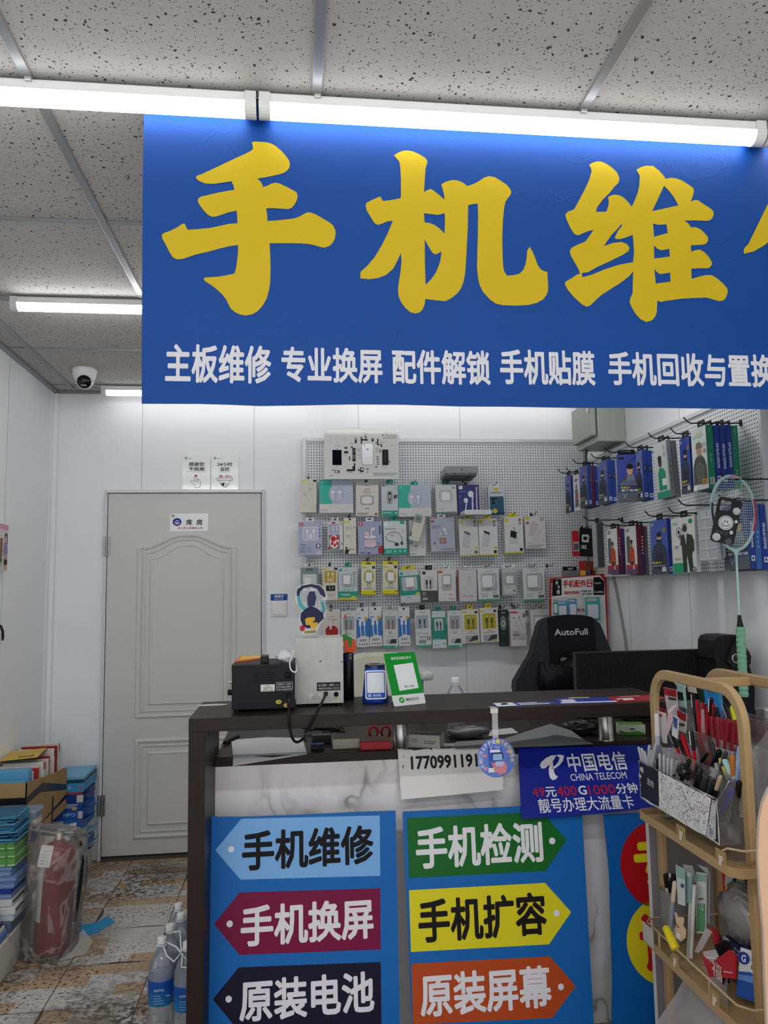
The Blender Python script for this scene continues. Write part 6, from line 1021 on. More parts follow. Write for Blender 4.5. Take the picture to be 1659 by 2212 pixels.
# green payment stand sign
B0 = on_z(*q7(1337, 849), CT+.001); psi, phi = math.radians(24), math.radians(21)
u = Vector((math.cos(psi), math.sin(psi), 0)); bk = Vector((-math.sin(psi), math.cos(psi), 0)); v = Vector((0, 0, 1))*math.cos(phi)+bk*math.sin(phi)
WFr = Fr(B0, u, v); wq = WFr.uv(*q7(1543, 836))[0]; hq = WFr.uv(*q7(1272, 510))[1]
o = thing('payment_sign', 'green and white payment sign leaning on the counter right of the speaker', 'sign', B0)
m = MB(B0); m.prism(WFr, rrect(0, 0, wq, hq, .005), -.0015, 0, M('#d9dada', .3)); m.flat(WFr, [(0, hq*.2), (wq, hq*.2)]+[p for p in rrect(0, .02, wq, hq, .005) if p[1] > hq*.5], M('#138a2e', .35), .0004); m.build('plate', o)
m = MB(B0); f2 = Fr(WFr.p(wq/2, 0), u, v); art(m, f2, wq, hq, [('t', '推荐使用微信支付', .2, .075, .84, .135, '#c9e3cd', .012), ('p', [(.24, .235), (.86, .21), (.87, .70), (.26, .725)], '#dedede'), ('t', '零点工作室', .44, .635, .74, .675, '#444', .01), ('e', .27, .895, .085, .055, '#1c9a3a'), ('l', [(.23, .895), (.26, .915), (.31, .87)], .02, '#e0e6e1'), ('t', '微信支付', .39, .865, .80, .925, '#55585a', .008)], off=.0008); m.build('print', o)
m = MB(B0); top_ = WFr.p(wq*.5, hq*.62, -.002); base_ = top_+bk*.05; base_.z = CT+.001; d_ = u*.018
m.add([top_-d_, top_+d_, base_+d_, base_-d_], [(0, 1, 2, 3)], M('#cfd0d0', .3)); m.build('easel_leg', o)
m = MB(); s1_ = on_z(*q7(178, 838), CT); m.prism(Fr(s1_, (1, 0, 0), (0, 1, 0)), [(-.05, -.012), (-.02, -.02), (.04, -.014), (.05, .008), (.01, .02), (-.04, .012)], .0003, .0008, M('#cfcdc9', .5)); m2 = m; m.org = s1_; 
m.V = [v_-s1_ for v_ in m.V]; tag(m.build('paper_scrap'), 'torn white paper scrap at the left end of the counter top', 'paper')
# ------------------------------------------------------------------ things on the desk under the counter top
def sheet(label, rows, mat='#c9c9ca', name='paper_sheet', lines=None):
    m = MB(rows[0][0]); n = len(rows[0]); m.add([p for r_ in rows for p in r_], [(i*n+j, i*n+j+1, (i+1)*n+j+1, (i+1)*n+j) for i in range(len(rows)-1) for j in range(n-1)], M(mat, .6), True)
    if lines:
        for a_, b_ in lines: pass
    return tag(m.build(name), label, 'paper')
z = DZ+.002
A, B, C2, D2 = on_z(499, 1598, z), on_z(652, 1594, z), on_z(663, 1632, z), on_z(501, 1642, z)
D3 = on_y(503, 1655, DY0-.01); C3 = C2+Vector((.0, -.004, -.004))
D2 = Vector((D3.x, DY0-.002, z)); C2 = Vector((C3.x, DY0+.01, z))
rows = [[A, A.lerp(B, .5)+Vector((0, 0, .006)), B], [A.lerp(D2, .5)+Vector((0, 0, .004)), A.lerp(C2, .5)+Vector((0, 0, .012)), B.lerp(C2, .5)+Vector((0, 0, .004))], [D2, D2.lerp(C2, .5), C2], [D3, D3.lerp(C2, .55)+Vector((0, -.004, -.002)), C2+Vector((0, -.012, -.003))]]
sheet('white printed sheet drooping over the left of the desk edge', rows)
def dbox(name, label, px, d, mat, topm=None, Y=None, rz=0, cat='box'):
    x0, y0, x1, y1 = px; Y = Y or on_z((x0+x1)/2, y1, DZ).y; a_ = on_y(x0, y1, Y); b_ = on_y(x1, y0, Y); w, h = b_.x-a_.x, b_.z-a_.z
    o = thing(name, label, cat, ((a_.x+b_.x)/2, Y, DZ+.0005), (0, 0, math.radians(rz))); m = MB(); m.b2(-w/2, 0, 0, w/2, d, h, M(mat, .45), .0015); m.build('carton', o)
    if topm: m = MB(); m.b2(-w/2+.001, .001, h, w/2-.001, d-.001, h+.0008, M(topm, .5)); m.build('lid', o)
    return o, w, h
o, w, h = dbox('stamp_box', 'small black stamp pad box with blue top on the desk', (672, 1608, 700, 1622), .03, '#151518', '#2b3f86')
o, w, h = dbox('carton', 'beige carton on the desk left of the red box', (719.5, 1594, 777, 1618), .11, '#bdb5a4', '#3a3735')
o, w, h = dbox('carton', 'red cardboard box on the desk beside the beige carton', (779, 1600, 845, 1620), .10, '#b3303a', '#4a3534')
o, w, h = dbox('carton', 'worn white parts carton on the desk before the left steel post', (880, 1586, 950, 1618), .07, '#b5b2aa', '#35332f', Y=2.655, rz=-24)
m = MB(); art(m, Fr((0, 0, 0)), w, h, [('r', .12, .3, .32, .6, '#9a978f'), ('g', .5, .4, .9, .7, 2, '#77746c')]); m.build('print', o)
o, w, h = dbox('carton', 'green and white small carton near the right steel post', (1340, 1570, 1392, 1594), .06, '#c3cdb8', '#5f8a4a', Y=2.74, rz=-12)
m = MB(); art(m, Fr((0, 0, 0)), w, h, [('p', [(0, .55), (.3, .75), (.7, .6), (1, .85), (1, 1), (0, 1)], '#4f8a3a'), ('r', .4, .35, .6, .5, '#4a4f44')]); m.build('print', o)
o, w, h = dbox('gadget_box', 'dark grey ribbed gadget behind the beige carton', (675, 1580, 715, 1600), .05, '#3c3d3f', None, Y=2.80)
m = MB(); o = thing('marker_pen', 'black marker lying at the left of the desk', 'pen', on_z(492, 1602, DZ+.008)); m = MB(o.location); c = o.location; m.tube([c+Vector((-.01, -.02, 0)), c+Vector((.03, .09, 0))], .007, '#151517', 10); m.build('barrel', o)
o = thing('scissors', 'red-handled scissors on the desk behind the red box', 'scissors', on_y(820, 1580, 2.80)); c = o.location; c.z = DZ+.012
for s in (-1, 1):
    m = MB(c); m.tube([c+Vector((s*.022+.016*math.cos(i*PI/5), .0, .022+.02*math.sin(i*PI/5))) for i in range(10)], .0045, M('#b01f2a', .4), 8, True); m.build('handle', o)
m = MB(c); m.b2(c.x-.006, c.y, c.z-.003, c.x+.006, c.y+.09, c.z, M('#b5b5b5', .3, .9)); m.build('blade', o)
o = thing('cable_pile', 'tangle of dark cables on the desk behind the stamp box', 'cables', on_z(700, 1590, DZ)); c = o.location; m = MB(c); rnd = random.Random(3)
for k in range(4):
    m.tube([c+Vector((rnd.uniform(-.06, .08), rnd.uniform(-.02, .09), .006+rnd.uniform(0, .035)))]+[c+Vector((rnd.uniform(-.08, .1), rnd.uniform(-.02, .12), .006+rnd.uniform(0, .03))) for i in range(6)], .0035, M('#1b1b1d', .4), 6)
m.build('leads', o); m = MB(c); m.b2(c.x-.01, c.y-.02, c.z, c.x+.02, c.y, c.z+.02, M('#242426', .4), .003); m.build('plug', o)
# drinking bottle and papers
def bottle(name, label, p, h, r, lab, cap='#dcdcdc', group=None, capr=.0145):
    o = thing(name, label, 'water bottle', p, group=group); m = MB(); k = h/.31
    m.lathe([(r*.7, .0), (r*.97, .006*k), (r, .02*k), (r*.94, .05*k), (r, .07*k), (r*.95, .10*k), (r*1.0, .16*k), (r, .20*k), (r*.93, .225*k), (r*.7, .25*k), (r*.42, .268*k), (.0125, .280*k), (.0125, .292*k)], film('#cfd6dc', .22, .06, .75), n=28); m.build('bottle', o)
    m = MB(); m.lathe([(capr, h-.020), (capr, h-.002), (capr*.86, h), (0, h)], M(cap, .35), n=20); m.lathe([(capr*1.15, h-.026), (capr*1.15, h-.022)], M(cap, .35), n=20); m.build('cap', o)
    m = MB(); m.lathe([(r*.99, .105*k), (r*1.015, .108*k), (r*1.02, .18*k), (r*.99, .184*k)], lab, n=28); m.build('label', o)
    m = MB(); m.lathe([(r*.72, .002), (r*.96, .010*k), (r*.95, .195*k), (0, .196*k)], film('#c3d0da', .18, .05, .5), n=24); m.build('water', o)
    return o
pb = on_y(986, 1580, 2.86); hb = on_y(985, 1463, 2.86).z-DZ
bottle('drink_bottle', 'clear water bottle with white cap standing on the desk behind the counter', (pb.x, 2.86, DZ), hb, .034, M('#1d5fae', .3), capr=.015)
o = thing('plastic_bag', 'crumpled grey zip bag lying on the desk in front of the bottle', 'plastic bag', on_z(1015, 1597, DZ)); c = Vector(o.location); m = MB(c); blob(m, c+Vector((0, .03, .022)), .05, M('#6f7277', .3, spec=.6), 1.5, .8, .42, .2, 9); m.build('film', o)
o = thing('plastic_bag', 'crumpled dark plastic bag near the right steel post', 'plastic bag', on_z(1262, 1590, DZ)); c = Vector(o.location); m = MB(c); blob(m, c+Vector((0, .03, .026)), .042, M('#2a2a2d', .25, spec=.7), 1.5, .8, .6, .25, 11); m.build('film', o)
z = DZ+.001
rows = [[on_z(x, y, z+.0005*i)+Vector((0, 0, dz)) for x, y, dz in r_] for i, r_ in enumerate([[(985, 1602, 0), (1090, 1599, .006), (1190, 1594, .05), (1235, 1590, .02)], [(980, 1610, 0), (1090, 1607, .004), (1200, 1604, .02), (1262, 1601, .004)], [(985, 1618, 0), (1090, 1615, 0), (1190, 1612, 0), (1283, 1607, 0)]])]
sheet('large grey printed sheet with a curled edge on the middle of the desk', rows, '#8e8f90')
sheet('pale paper sheet under the crumpled zip bag on the desk', [[on_z(x, y, z-.0004) for x, y in ((960, 1606), (1060, 1603))], [on_z(x, y, z-.0004) for x, y in ((940, 1618), (1075, 1614))]], '#a5a5a5')
sheet('white sheet lying on the desk behind the bottle', [[on_z(x, y, z) for x, y in ((1060, 1577), (1105, 1572))], [on_z(x, y, z) for x, y in ((1055, 1590), (1120, 1583))]], '#d0cfce')
# ------------------------------------------------------------------ monitor, speaker, chairs
Yn = 3.0; a = on_y(1245, 1412, Yn); b = on_y(1556, 1402, Yn)
o = thing('monitor', 'wide black monitor seen from its ribbed back on the desk', 'monitor', ((a.x+b.x)/2, Yn, DZ)); O = o.location; m = MB(O); N = 70; P = []
for i in range(N):
    x = a.x+.004+(b.x-a.x-.008)*i/N; d = (b.x-a.x-.008)/N; P += [(x, .0), (x+d*.3, -.0022), (x+d*.7, -.0022), (x+d, 0)]
P = [(p, q+.0*abs(p)) for p, q in P]; pl = P+[(b.x, .0), (b.x, .03), (a.x, .03), (a.x, 0)]
fr = Fr((0, Yn, DZ+.02), (1, 0, 0), (0, 1, 0)); m.prism(fr, pl, 0, a.z-DZ-.02, M('#141416', .5)); m.b2(a.x-.003, Yn+.004, DZ+.015, b.x+.003, Yn+.036, a.z+.004, M('#232325', .4), .002); m.build('housing', o)
m = MB(O); m.b2(O.x-.1, Yn+.0, DZ, O.x+.1, Yn+.16, DZ+.012, '#161618', .003); m.b2(O.x-.03, Yn+.03, DZ+.01, O.x+.03, Yn+.05, DZ+.06, '#161618'); m.build('stand', o)
m = MB(O); m.b2(a.x+.01, Yn+.036, DZ+.03, b.x-.01, Yn+.038, a.z-.01, M('#050506', .1)); m.build('screen', o)
Ys = 2.84; q9 = pxz(6.942, 1420, 1170); SFr = Fr((on_y(1592, 1440, Ys).x, Ys, DZ)); o = thing('speaker', 'black faceted loudspeaker with a silver ring at the right wall', 'speaker', SFr.o)
V9 = lambda L: [(lambda a: (a[0], max(a[1], 0)))(SFr.uv(*q9(x, y))) for x, y in L]
m = MB(SFr.o); BS = M('#1b1b1d', .45)
m.prism(SFr, V9([(862, 1750), (870, 1490), (905, 1430), (985, 1405), (1180, 1398), (1250, 1450), (1340, 1630), (1376, 1705), (1378, 1850), (1460, 2150), (1460, 2700), (900, 2700), (880, 1790)])[::-1], -.13, 0, BS)
m.prism(SFr, V9([(1010, 1800), (1075, 1590), (1180, 1430), (1330, 1640), (1366, 1710), (1360, 1830), (1100, 1880)])[::-1], 0, .018, M('#202023', .4)); m.build('cabinet', o)
p = SFr.p(*SFr.uv(*q9(1140, 1745)), .018); m = MB(SFr.o); m.tube([p+Vector((.0165*math.cos(t_*PI/12), -.002, .0165*math.sin(t_*PI/12))) for t_ in range(24)], .0028, M('#b5b5b2', .3, .7), 8, True); m.build('ring', o)
m = MB(SFr.o); m.lathe([(.0155, .001), (.006, -.002+.004), (.004, .006), (0, .007)], '#2c2c2f', p, (0, -1, 0), 18); m.build('driver', o)
# gaming chair
Yg = 3.9; qg = pxz(2.968, 1100, 1200); GF = Fr((on_y(1215, 1480, Yg).x, Yg, 0), (1, 0, 0), (0, .12, 1)); GF = Fr((GF.o.x, Yg-.10, 0), (1, 0, 0), (0, .10, 1))
o = thing('gaming_chair', 'black gaming chair with silver lettering behind the counter', 'chair', (GF.o.x, Yg+.2, 0)); O = o.location
G = lambda L: [GF.uv(*qg(x, y)) for x, y in L]
LE, LG = M('#111115', .38, bump=.08, bscale=90), M('#303136', .55, bump=.1, bscale=200)
m = MB(O); outl = G([(300, 384), (380, 377), (470, 380), (530, 392), (560, 410), (590, 440), (615, 500), (640, 560), (665, 620), (690, 700), (720, 790), (730, 860), (715, 920), (690, 1000), (690, 1350), (90, 1350), (85, 1000), (62, 920), (47, 840), (52, 800), (110, 700), (150, 635), (160, 610), (178, 530), (200, 450), (215, 415), (245, 395)])[::-1]
m.prism(GF, outl, -.10, -.012, LG, True); inner = [(p[0]*.97, p[1]-.004) for p in outl]; m.prism(GF, inner, -.012, 0, LG); m.build('backrest', o)
m = MB(O); m.prism(GF, G([(247, 402), (300, 388), (380, 381), (470, 384), (530, 397), (545, 500), (552, 640), (548, 900), (560, 1340), (240, 1340), (255, 900), (262, 690), (255, 550)])[::-1], 0, .014, LE); m.build('centre_panel', o)
m = MB(O); a_, b_ = GF.uv(*qg(285, 512))[0], GF.uv(*qg(495, 470))[0]; z0_, z1_ = GF.uv(*qg(285, 514))[1], GF.uv(*qg(495, 468))[1]; m.text(GF, 'AutoFull', a_, z0_, b_, z1_, M('#c3c3c6', .4), .0155, .018); m.build('lettering', o)
m = MB(O); hc = GF.uv(*qg(345, 660)); m.prism(GF, ell(hc[0], hc[1], .030, .022, 24), .014, .02, M('#050506', .5)); m.build('strap_opening', o); m = MB(O); m.prism(GF, ell(hc[0]-.004, hc[1]-.006, .018, .012, 16), .02, .022, M('#8a7672', .6)); m.build('tag', o)
m = MB(O); CP = [(180, 682), (230, 694), (300, 690), (370, 658), (430, 612), (478, 588), (492, 600), (508, 648), (560, 690), (600, 760), (590, 900), (420, 930), (220, 920), (170, 820)]; CQ = G(CP)[::-1]; cm = (sum(p[0] for p in CQ)/len(CQ), sum(p[1] for p in CQ)/len(CQ))
m.prism(GF, CQ, .015, .05, LE, True); last = CQ
for k_ in range(1, 7):
    s_ = math.cos(k_*PI/14); ring_ = [(cm[0]+(p[0]-cm[0])*s_, cm[1]+(p[1]-cm[1])*s_) for p in CQ]; n_c = len(CQ); d0, d1 = .05+.055*math.sin((k_-1)*PI/14), .05+.055*math.sin(k_*PI/14)
    m.add([GF.p(a_, b_, d0) for a_, b_ in last]+[GF.p(a_, b_, d1) for a_, b_ in ring_], [(i, (i+1) % n_c, n_c+(i+1) % n_c, n_c+i) for i in range(n_c)], LE, True); last = ring_
m.flat(GF, last, LE, .05+.055*math.sin(6*PI/14))
m.build('lumbar_cushion', o)
m = MB(O); m.box((O.x, Yg-.32, .50), (.52, .5, .10), LE, None, .03); m.build('seat', o)
m = MB(O); m.lathe([(.03, .09), (.03, .45)], '#1a1a1c', (O.x, Yg-.32, 0), n=16)
for k in range(5): an = 2*PI*k/5; m.tube([(O.x, Yg-.32, .10), (O.x+.3*math.cos(an), Yg-.32+.3*math.sin(an), .06)], .022, '#1a1a1c', 8); m.lathe([(.028, -.012), (.028, .012)], '#0f0f10', (O.x+.3*math.cos(an), Yg-.32+.3*math.sin(an), .03), (math.sin(an), -math.cos(an), 0), 12)
m.build('base', o)
# cream chair
Yk = 3.38; a = on_y(762, 1500, Yk); b = on_y(880, 1410, Yk); cxk = (a.x+b.x)/2
o = thing('office_chair', 'cream office chair with pale armrest behind the payment speaker', 'chair', (cxk, Yk+.05, 0)); O = o.location; CR = M('#d8d6c2', .5); KF2 = Fr((cxk, Yk, 0))
m = MB(O); w = (b.x-a.x)/2+.02; m.prism(KF2, rrect(-w, .62, w, b.z, .07, 8), -.05, -.006, CR, True); m.prism(KF2, rrect(-w+.01, .63, w-.01, b.z-.01, .065, 8), -.006, 0, CR, True); m.build('backrest', o)
p = on_y(920, 1459, Yk-.12); m = MB(O); m.box((p.x, Yk-.02, p.z), (.055, .28, .035), M('#b9bab8', .45), None, .012); m.tube([(p.x, Yk+.02, p.z), (p.x, Yk+.02, .62), (cxk+.12, Yk+.1, .5)], .012, M('#9fa09e', .4)); m.build('armrest', o)
m = MB(O); m.box((cxk, Yk+.12, .5), (.46, .42, .08), CR, None, .03); m.build('seat', o)
m = MB(O); m.lathe([(.025, .07), (.025, .47)], M('#a9a9a8', .3, .8), (cxk, Yk+.12, 0), n=16)
for k in range(5): an = 2*PI*k/5+.3; m.tube([(cxk, Yk+.12, .09), (cxk+.28*math.cos(an), Yk+.12+.28*math.sin(an), .05)], .02, M('#c9c9c6', .4), 8)
m.build('base', o)
# ================================================================== left wall: stacks on the ledge, extinguisher, floor
LX = -1.385
def zy(x, y, Y): return on_y(x, y, Y).z
def carton(name, label, x0, x1, y0, y1, z0, z1, mat, rz=0, group=None, deco=None, lid=None, flap=None, cat='box', rough=.4, side=None):
    c = Vector(((x0+x1)/2, (y0+y1)/2, z0)); o = thing(name, label, cat, c, (0, 0, math.radians(rz)), group); w, d, h = x1-x0, y1-y0, z1-z0
    m = MB(); m.b2(-w/2, -d/2, 0, w/2, d/2, h, mat if not isinstance(mat, str) else M(mat, rough), .0015, 1)
    if deco: art(m, Fr((0, -d/2, 0)), w, h, deco)
    if side: art(m, Fr((w/2, 0, 0), (0, 1, 0)), d, h, side)
    m.build('carton', o)
    if lid: m = MB(); m.b2(-w/2+.004, -d/2+.004, h, w/2-.004, d/2-.004, h+.0015, M(lid, .4)); m.build('lid', o)
    if flap:
        m = MB(); ln, dz, yy, wd, mt = flap; m.add([(w/2-.002, yy, h*.8), (w/2-.002, yy+wd, h*.8), (w/2+ln*.5, yy+wd, h*.8+dz*.3), (w/2+ln*.5, yy, h*.8+dz*.3), (w/2+ln, yy+wd, h*.8+dz), (w/2+ln, yy, h*.8+dz)], [(0, 3, 2, 1), (3, 5, 4, 2)], M(mt, .4), True); m.build('flap', o)
    return o
G1 = 'screen-glass boxes stacked on the left ledge'
zs = lambda y: zy(39, y, 3.34)
lay = [(.141, zs(1989), '#5b6b80', 'dark blue-grey box at the bottom of the front floor stack'), (zs(1989), zs(1974), '#c3cfd2', 'white box second from the bottom of the front floor stack'), (zs(1974), zs(1958), '#cfd0cf', 'lower one of two thick white boxes in the front floor stack'), (zs(1957.5), zs(1941), '#c9cbca', 'upper one of two thick white boxes in the front floor stack')]
for i, (a, b, c, l) in enumerate(lay): carton('glass_box', l, LX+.01*i*(i % 2), -1.122+.006*(i % 3), 3.33+.01*(i % 2), 3.50, a+.0004, b-.0004, c, R(-1.5, 1.5), G1, [('g', .4, .3, .7, .7, 1, '#6d7680')], side=[('r', .05, .35, .95, .65, '#3a4048')] if i > 1 else None)
bl = [('#6f86ad', 1929), ('#243f8f', 1918), ('#6680aa', 1905), ('#6c86b0', 1893), ('#7189b2', 1881), ('#6b84ad', 1870)]; z0 = zs(1940.5)
for i, (c, y) in enumerate(bl):
    carton('glass_box', 'deep blue flat box among the blue-grey boxes of the front floor stack' if i == 1 else 'translucent blue-grey flat box in the middle of the front floor stack', LX+R(0, .01), -1.122+R(-.012, .010), 3.335+R(0, .012), 3.50, z0+.0004, zs(y)-.0004, c, R(-2, 2), G1 if i == 1 else 'blue-grey boxes of the front floor stack', [('r', 0, .42, 1, .58, '#8aa0c4' if i != 1 else '#1d357c')], side=[('r', 0, .42, 1, .58, '#9db0ce' if i != 1 else '#1d357c')]); z0 = zs(y)
for i, y in enumerate((1853, 1836.5, 1820)):
    carton('glass_box', ('bottom', 'middle', 'top')[i]+' one of three green boxes under the cyan sleeves', LX, -1.120+.006*(1-i), 3.335+.006*i, 3.505, z0+.0004, zs(y)-.0004, '#5d9450', R(-2, 2), 'green boxes in the front floor stack', [('r', 0, .72, 1, .92, '#a9c29a'), ('r', .86, 0, .9, 1, '#4f8544')], side=[('r', 0, .72, 1, .95, '#b3cba0')]); z0 = zs(y)
N = 20; zt = zs(1763)
for i in range(N):
    h = (zt-z0)/N; rnd = random.Random(i); x0, x1 = LX+rnd.uniform(0, .01), -1.128+rnd.uniform(-.02, .022); y0 = 3.335+rnd.uniform(-.012, .02)
    c = Vector(((x0+x1)/2, (y0+3.5)/2, z0+h*i)); o = thing('cardboard_sleeve', 'flat cyan cardboard sleeve in the pile on the green boxes', 'cardboard sleeve', c, (math.radians(rnd.uniform(-2.2, 2.2)), math.radians(rnd.uniform(-2, 1.2)), math.radians(rnd.uniform(-4, 4))), 'cyan sleeves piled on the green boxes')
    m = MB(); w, d = x1-x0, 3.5-y0; m.b2(-w/2, -d/2, 0, w/2, d/2, h*.42, M('#5da3c4', .45)); m.b2(-w/2+.004, -d/2+.003, h*.42, w/2-.005, d/2, h*.80, M('#2f5f7c', .5)); m.build('sleeve', o)
# nearer low pile at the picture's left edge
zq = lambda y: zy(15, y, 3.2)
for i, (a, b, c, l) in enumerate(((.141, .172, '#5f7cb0', 'translucent blue box at the bottom of the low front pile'), (.173, .187, '#d0d0ce', 'white flat box in the low front pile'), (.188, .203, '#3a4252', 'dark flat box in the low front pile'), (.204, .216, '#c9cbcc', 'pale flat box under the cyan sleeves of the low front pile'))): carton('glass_box', l, LX, -1.125-.008*i, 3.10, 3.30-.004*i, a, b, c, R(-2, 2), G1)
for i in range(6):
    o = thing('cardboard_sleeve', 'flat cyan cardboard sleeve on the low front pile', 'cardboard sleeve', (-1.27, 3.2, .217+.006*i), (math.radians(R(-2, 2)), math.radians(R(-1, 3)), math.radians(R(-7, 7))), 'cyan sleeves on the low front pile'); m = MB(); m.b2(-.12, -.085, 0, .115, .088, .003, M('#5fa8cc', .45)); m.build('sleeve', o)
# column between front stack and cardboard box
za = zy(80, 1786, 3.52); zb_ = zy(80, 1768, 3.52); zc_ = zy(78, 1748, 3.52)
carton('carton', 'plain pale carton low behind the fire extinguisher', -1.38, -1.13, 3.515, 3.60, .141, za-.06, '#9fa6ab', 0, G1); carton('glass_box', 'navy and white flat box behind the front stack', -1.37, -1.10, 3.515, 3.60, za-.059, za-.001, '#27356a', 0, G1, side=[('r', 0, 0, 1, .4, '#c9c9c4')])
carton('glass_box', 'cream flat box on the navy one behind the front stack', -1.36, -1.10, 3.515, 3.605, za, zb_, '#cfcabc', 3, G1); carton('glass_box', 'translucent grey lidded box topping the pile behind the front stack', -1.35, -1.095, 3.515, 3.60, zb_+.001, zc_, '#7d889c', -2, G1, deco=[('r', 0, .0, 1, .35, '#a3a9b3')], side=[('r', 0, .0, 1, .35, '#a9afb8')])
# cardboard box with black tape
CX = -1.17; n_, f_ = on_x(58, 1691, CX), on_x(145, 1663, CX); zbot = on_x(139, 1749, CX).z
carton('carton', 'brown support carton hidden under the taped cardboard box', -1.385, CX-.005, n_.y+.01, n_.y+.29, .141, zbot-.001, '#8f7a5c', 0)
o = thing('cardboard_box', 'open brown cardboard box with black tape, full of thin boxes', 'cardboard box', ((LX+CX)/2, (n_.y+f_.y)/2, zbot)); O = o.location
def mat_card():
    n = NT('brown_cardboard'); w = n.n('TexWave', {'Vector': n.co, 'Scale': 9., 'Distortion': 1.}, bands_direction='Y').outputs[1]
    return n.fin(n.mix(n.noise(12, 3), lin('#977a52'), lin('#ab8d62')), .7, w, .12, .002)
CB = mat_card(); m = MB(O); zT, zT2 = n_.z, f_.z+.01
m.b2(LX, n_.y, zbot, CX, f_.y, zbot+.004, CB)
m.prism(Fr((CX, n_.y, 0), (0, 1, 0)), [(0, zbot), (f_.y-n_.y, zbot), (f_.y-n_.y, zT2), ((f_.y-n_.y)*.66, zT2*.66+zT*.34), ((f_.y-n_.y)*.65, zT2*.66+zT*.34-.014), ((f_.y-n_.y)*.64, zT2*.64+zT*.36-.002), (0, zT)], -.005, 0, CB)
m.prism(Fr((LX, n_.y, 0), (1, 0, 0)), rc(0, CX-LX, zbot, zT), -.005, 0, CB); m.b2(LX, n_.y, zbot, LX+.004, f_.y, zT, CB); m.b2(LX, f_.y-.005, zbot, CX, f_.y, zT2, CB); m.build('box_body', o)
m = MB(O); TP = M('#1c1d20', .3); D = f_.y-n_.y
zA, zB = on_x(58, 1737, CX).z, on_x(58, 1722, CX).z; zC, zD = on_x(141, 1708, CX).z, on_x(141, 1697, CX).z; SD = Fr((CX, n_.y, 0), (0, 1, 0))
m.flat(SD, [(0, zA), (D*.3, zA+.006), (D, zC), (D, zD), (D*.35, zB+.012), (0, zB)], TP, .0008); m.flat(SD, [(D*.3, zbot+.035), (D, zbot+.05), (D, zbot+.072), (D*.5, zbot+.05)], TP, .0008); m.flat(SD, rc(D*.60, D*.64, zbot, zD), TP, .0012)
m.flat(Fr((LX, n_.y, 0)), rc(0, CX-LX, zA, zB), TP, .0008); m.build('tape', o)
for i in range(13):
    y = n_.y+.16+.034*i; c = ['#d0cdc6', '#a83038', '#c9c6bf', '#d3d0c9', '#8f2a30', '#cfc9c0'][i % 6]; h = .012+.02*((i*5) % 4)/3+(.035 if i > 8 else 0)
    carton('thin_box', 'thin white box standing upright in the taped cardboard box' if c not in ('#a83038', '#8f2a30') else 'thin red-edged box standing upright in the taped cardboard box', LX+.02, CX-.012-R(0, .02), y, y+.016, zbot+.006, zT+h, c, 0, 'upright thin white boxes in the cardboard box' if c not in ('#a83038', '#8f2a30') else 'upright thin red boxes in the cardboard box', side=[('r', .05, 0, .95, .12, '#a83038')] if i % 2 else None)
a, b = on_y(10, 1690, n_.y+.09), on_y(66, 1663, n_.y+.09); carton('paper_box', 'cyan paper box standing in the front of the taped cardboard box', LX+.01, min(b.x+.015, CX-.02), n_.y+.07, n_.y+.13, zbot+.006, b.z, '#5a9dc2', 2)
a, b = on_y(0, 1700, n_.y+.03), on_y(55, 1687, n_.y+.03); carton('paper_box', 'low cyan paper box at the front edge inside the taped cardboard box', LX+.006, min(b.x, CX-.015), n_.y+.012, n_.y+.05, zbot+.006, b.z, '#579abf', 0)
o = thing('booklet', 'yellow booklet lying on top of the upright thin boxes', 'booklet', ((LX+CX)/2-.02, n_.y+.34, zT+.052), (0, math.radians(-3), math.radians(6))); m = MB(); m.b2(-.085, -.11, 0, .085, .11, .004, M('#2a2a2c')); m.b2(-.083, -.112, .004, .083, .108, .006, M('#cda83e', .4)); m.text(Fr((0, 0, .006), (1, 0, 0), (0, 1, 0)), '钢化膜', -.01, -.08, .06, -.055, '#3a3220', .001, .02); m.build('cover', o)
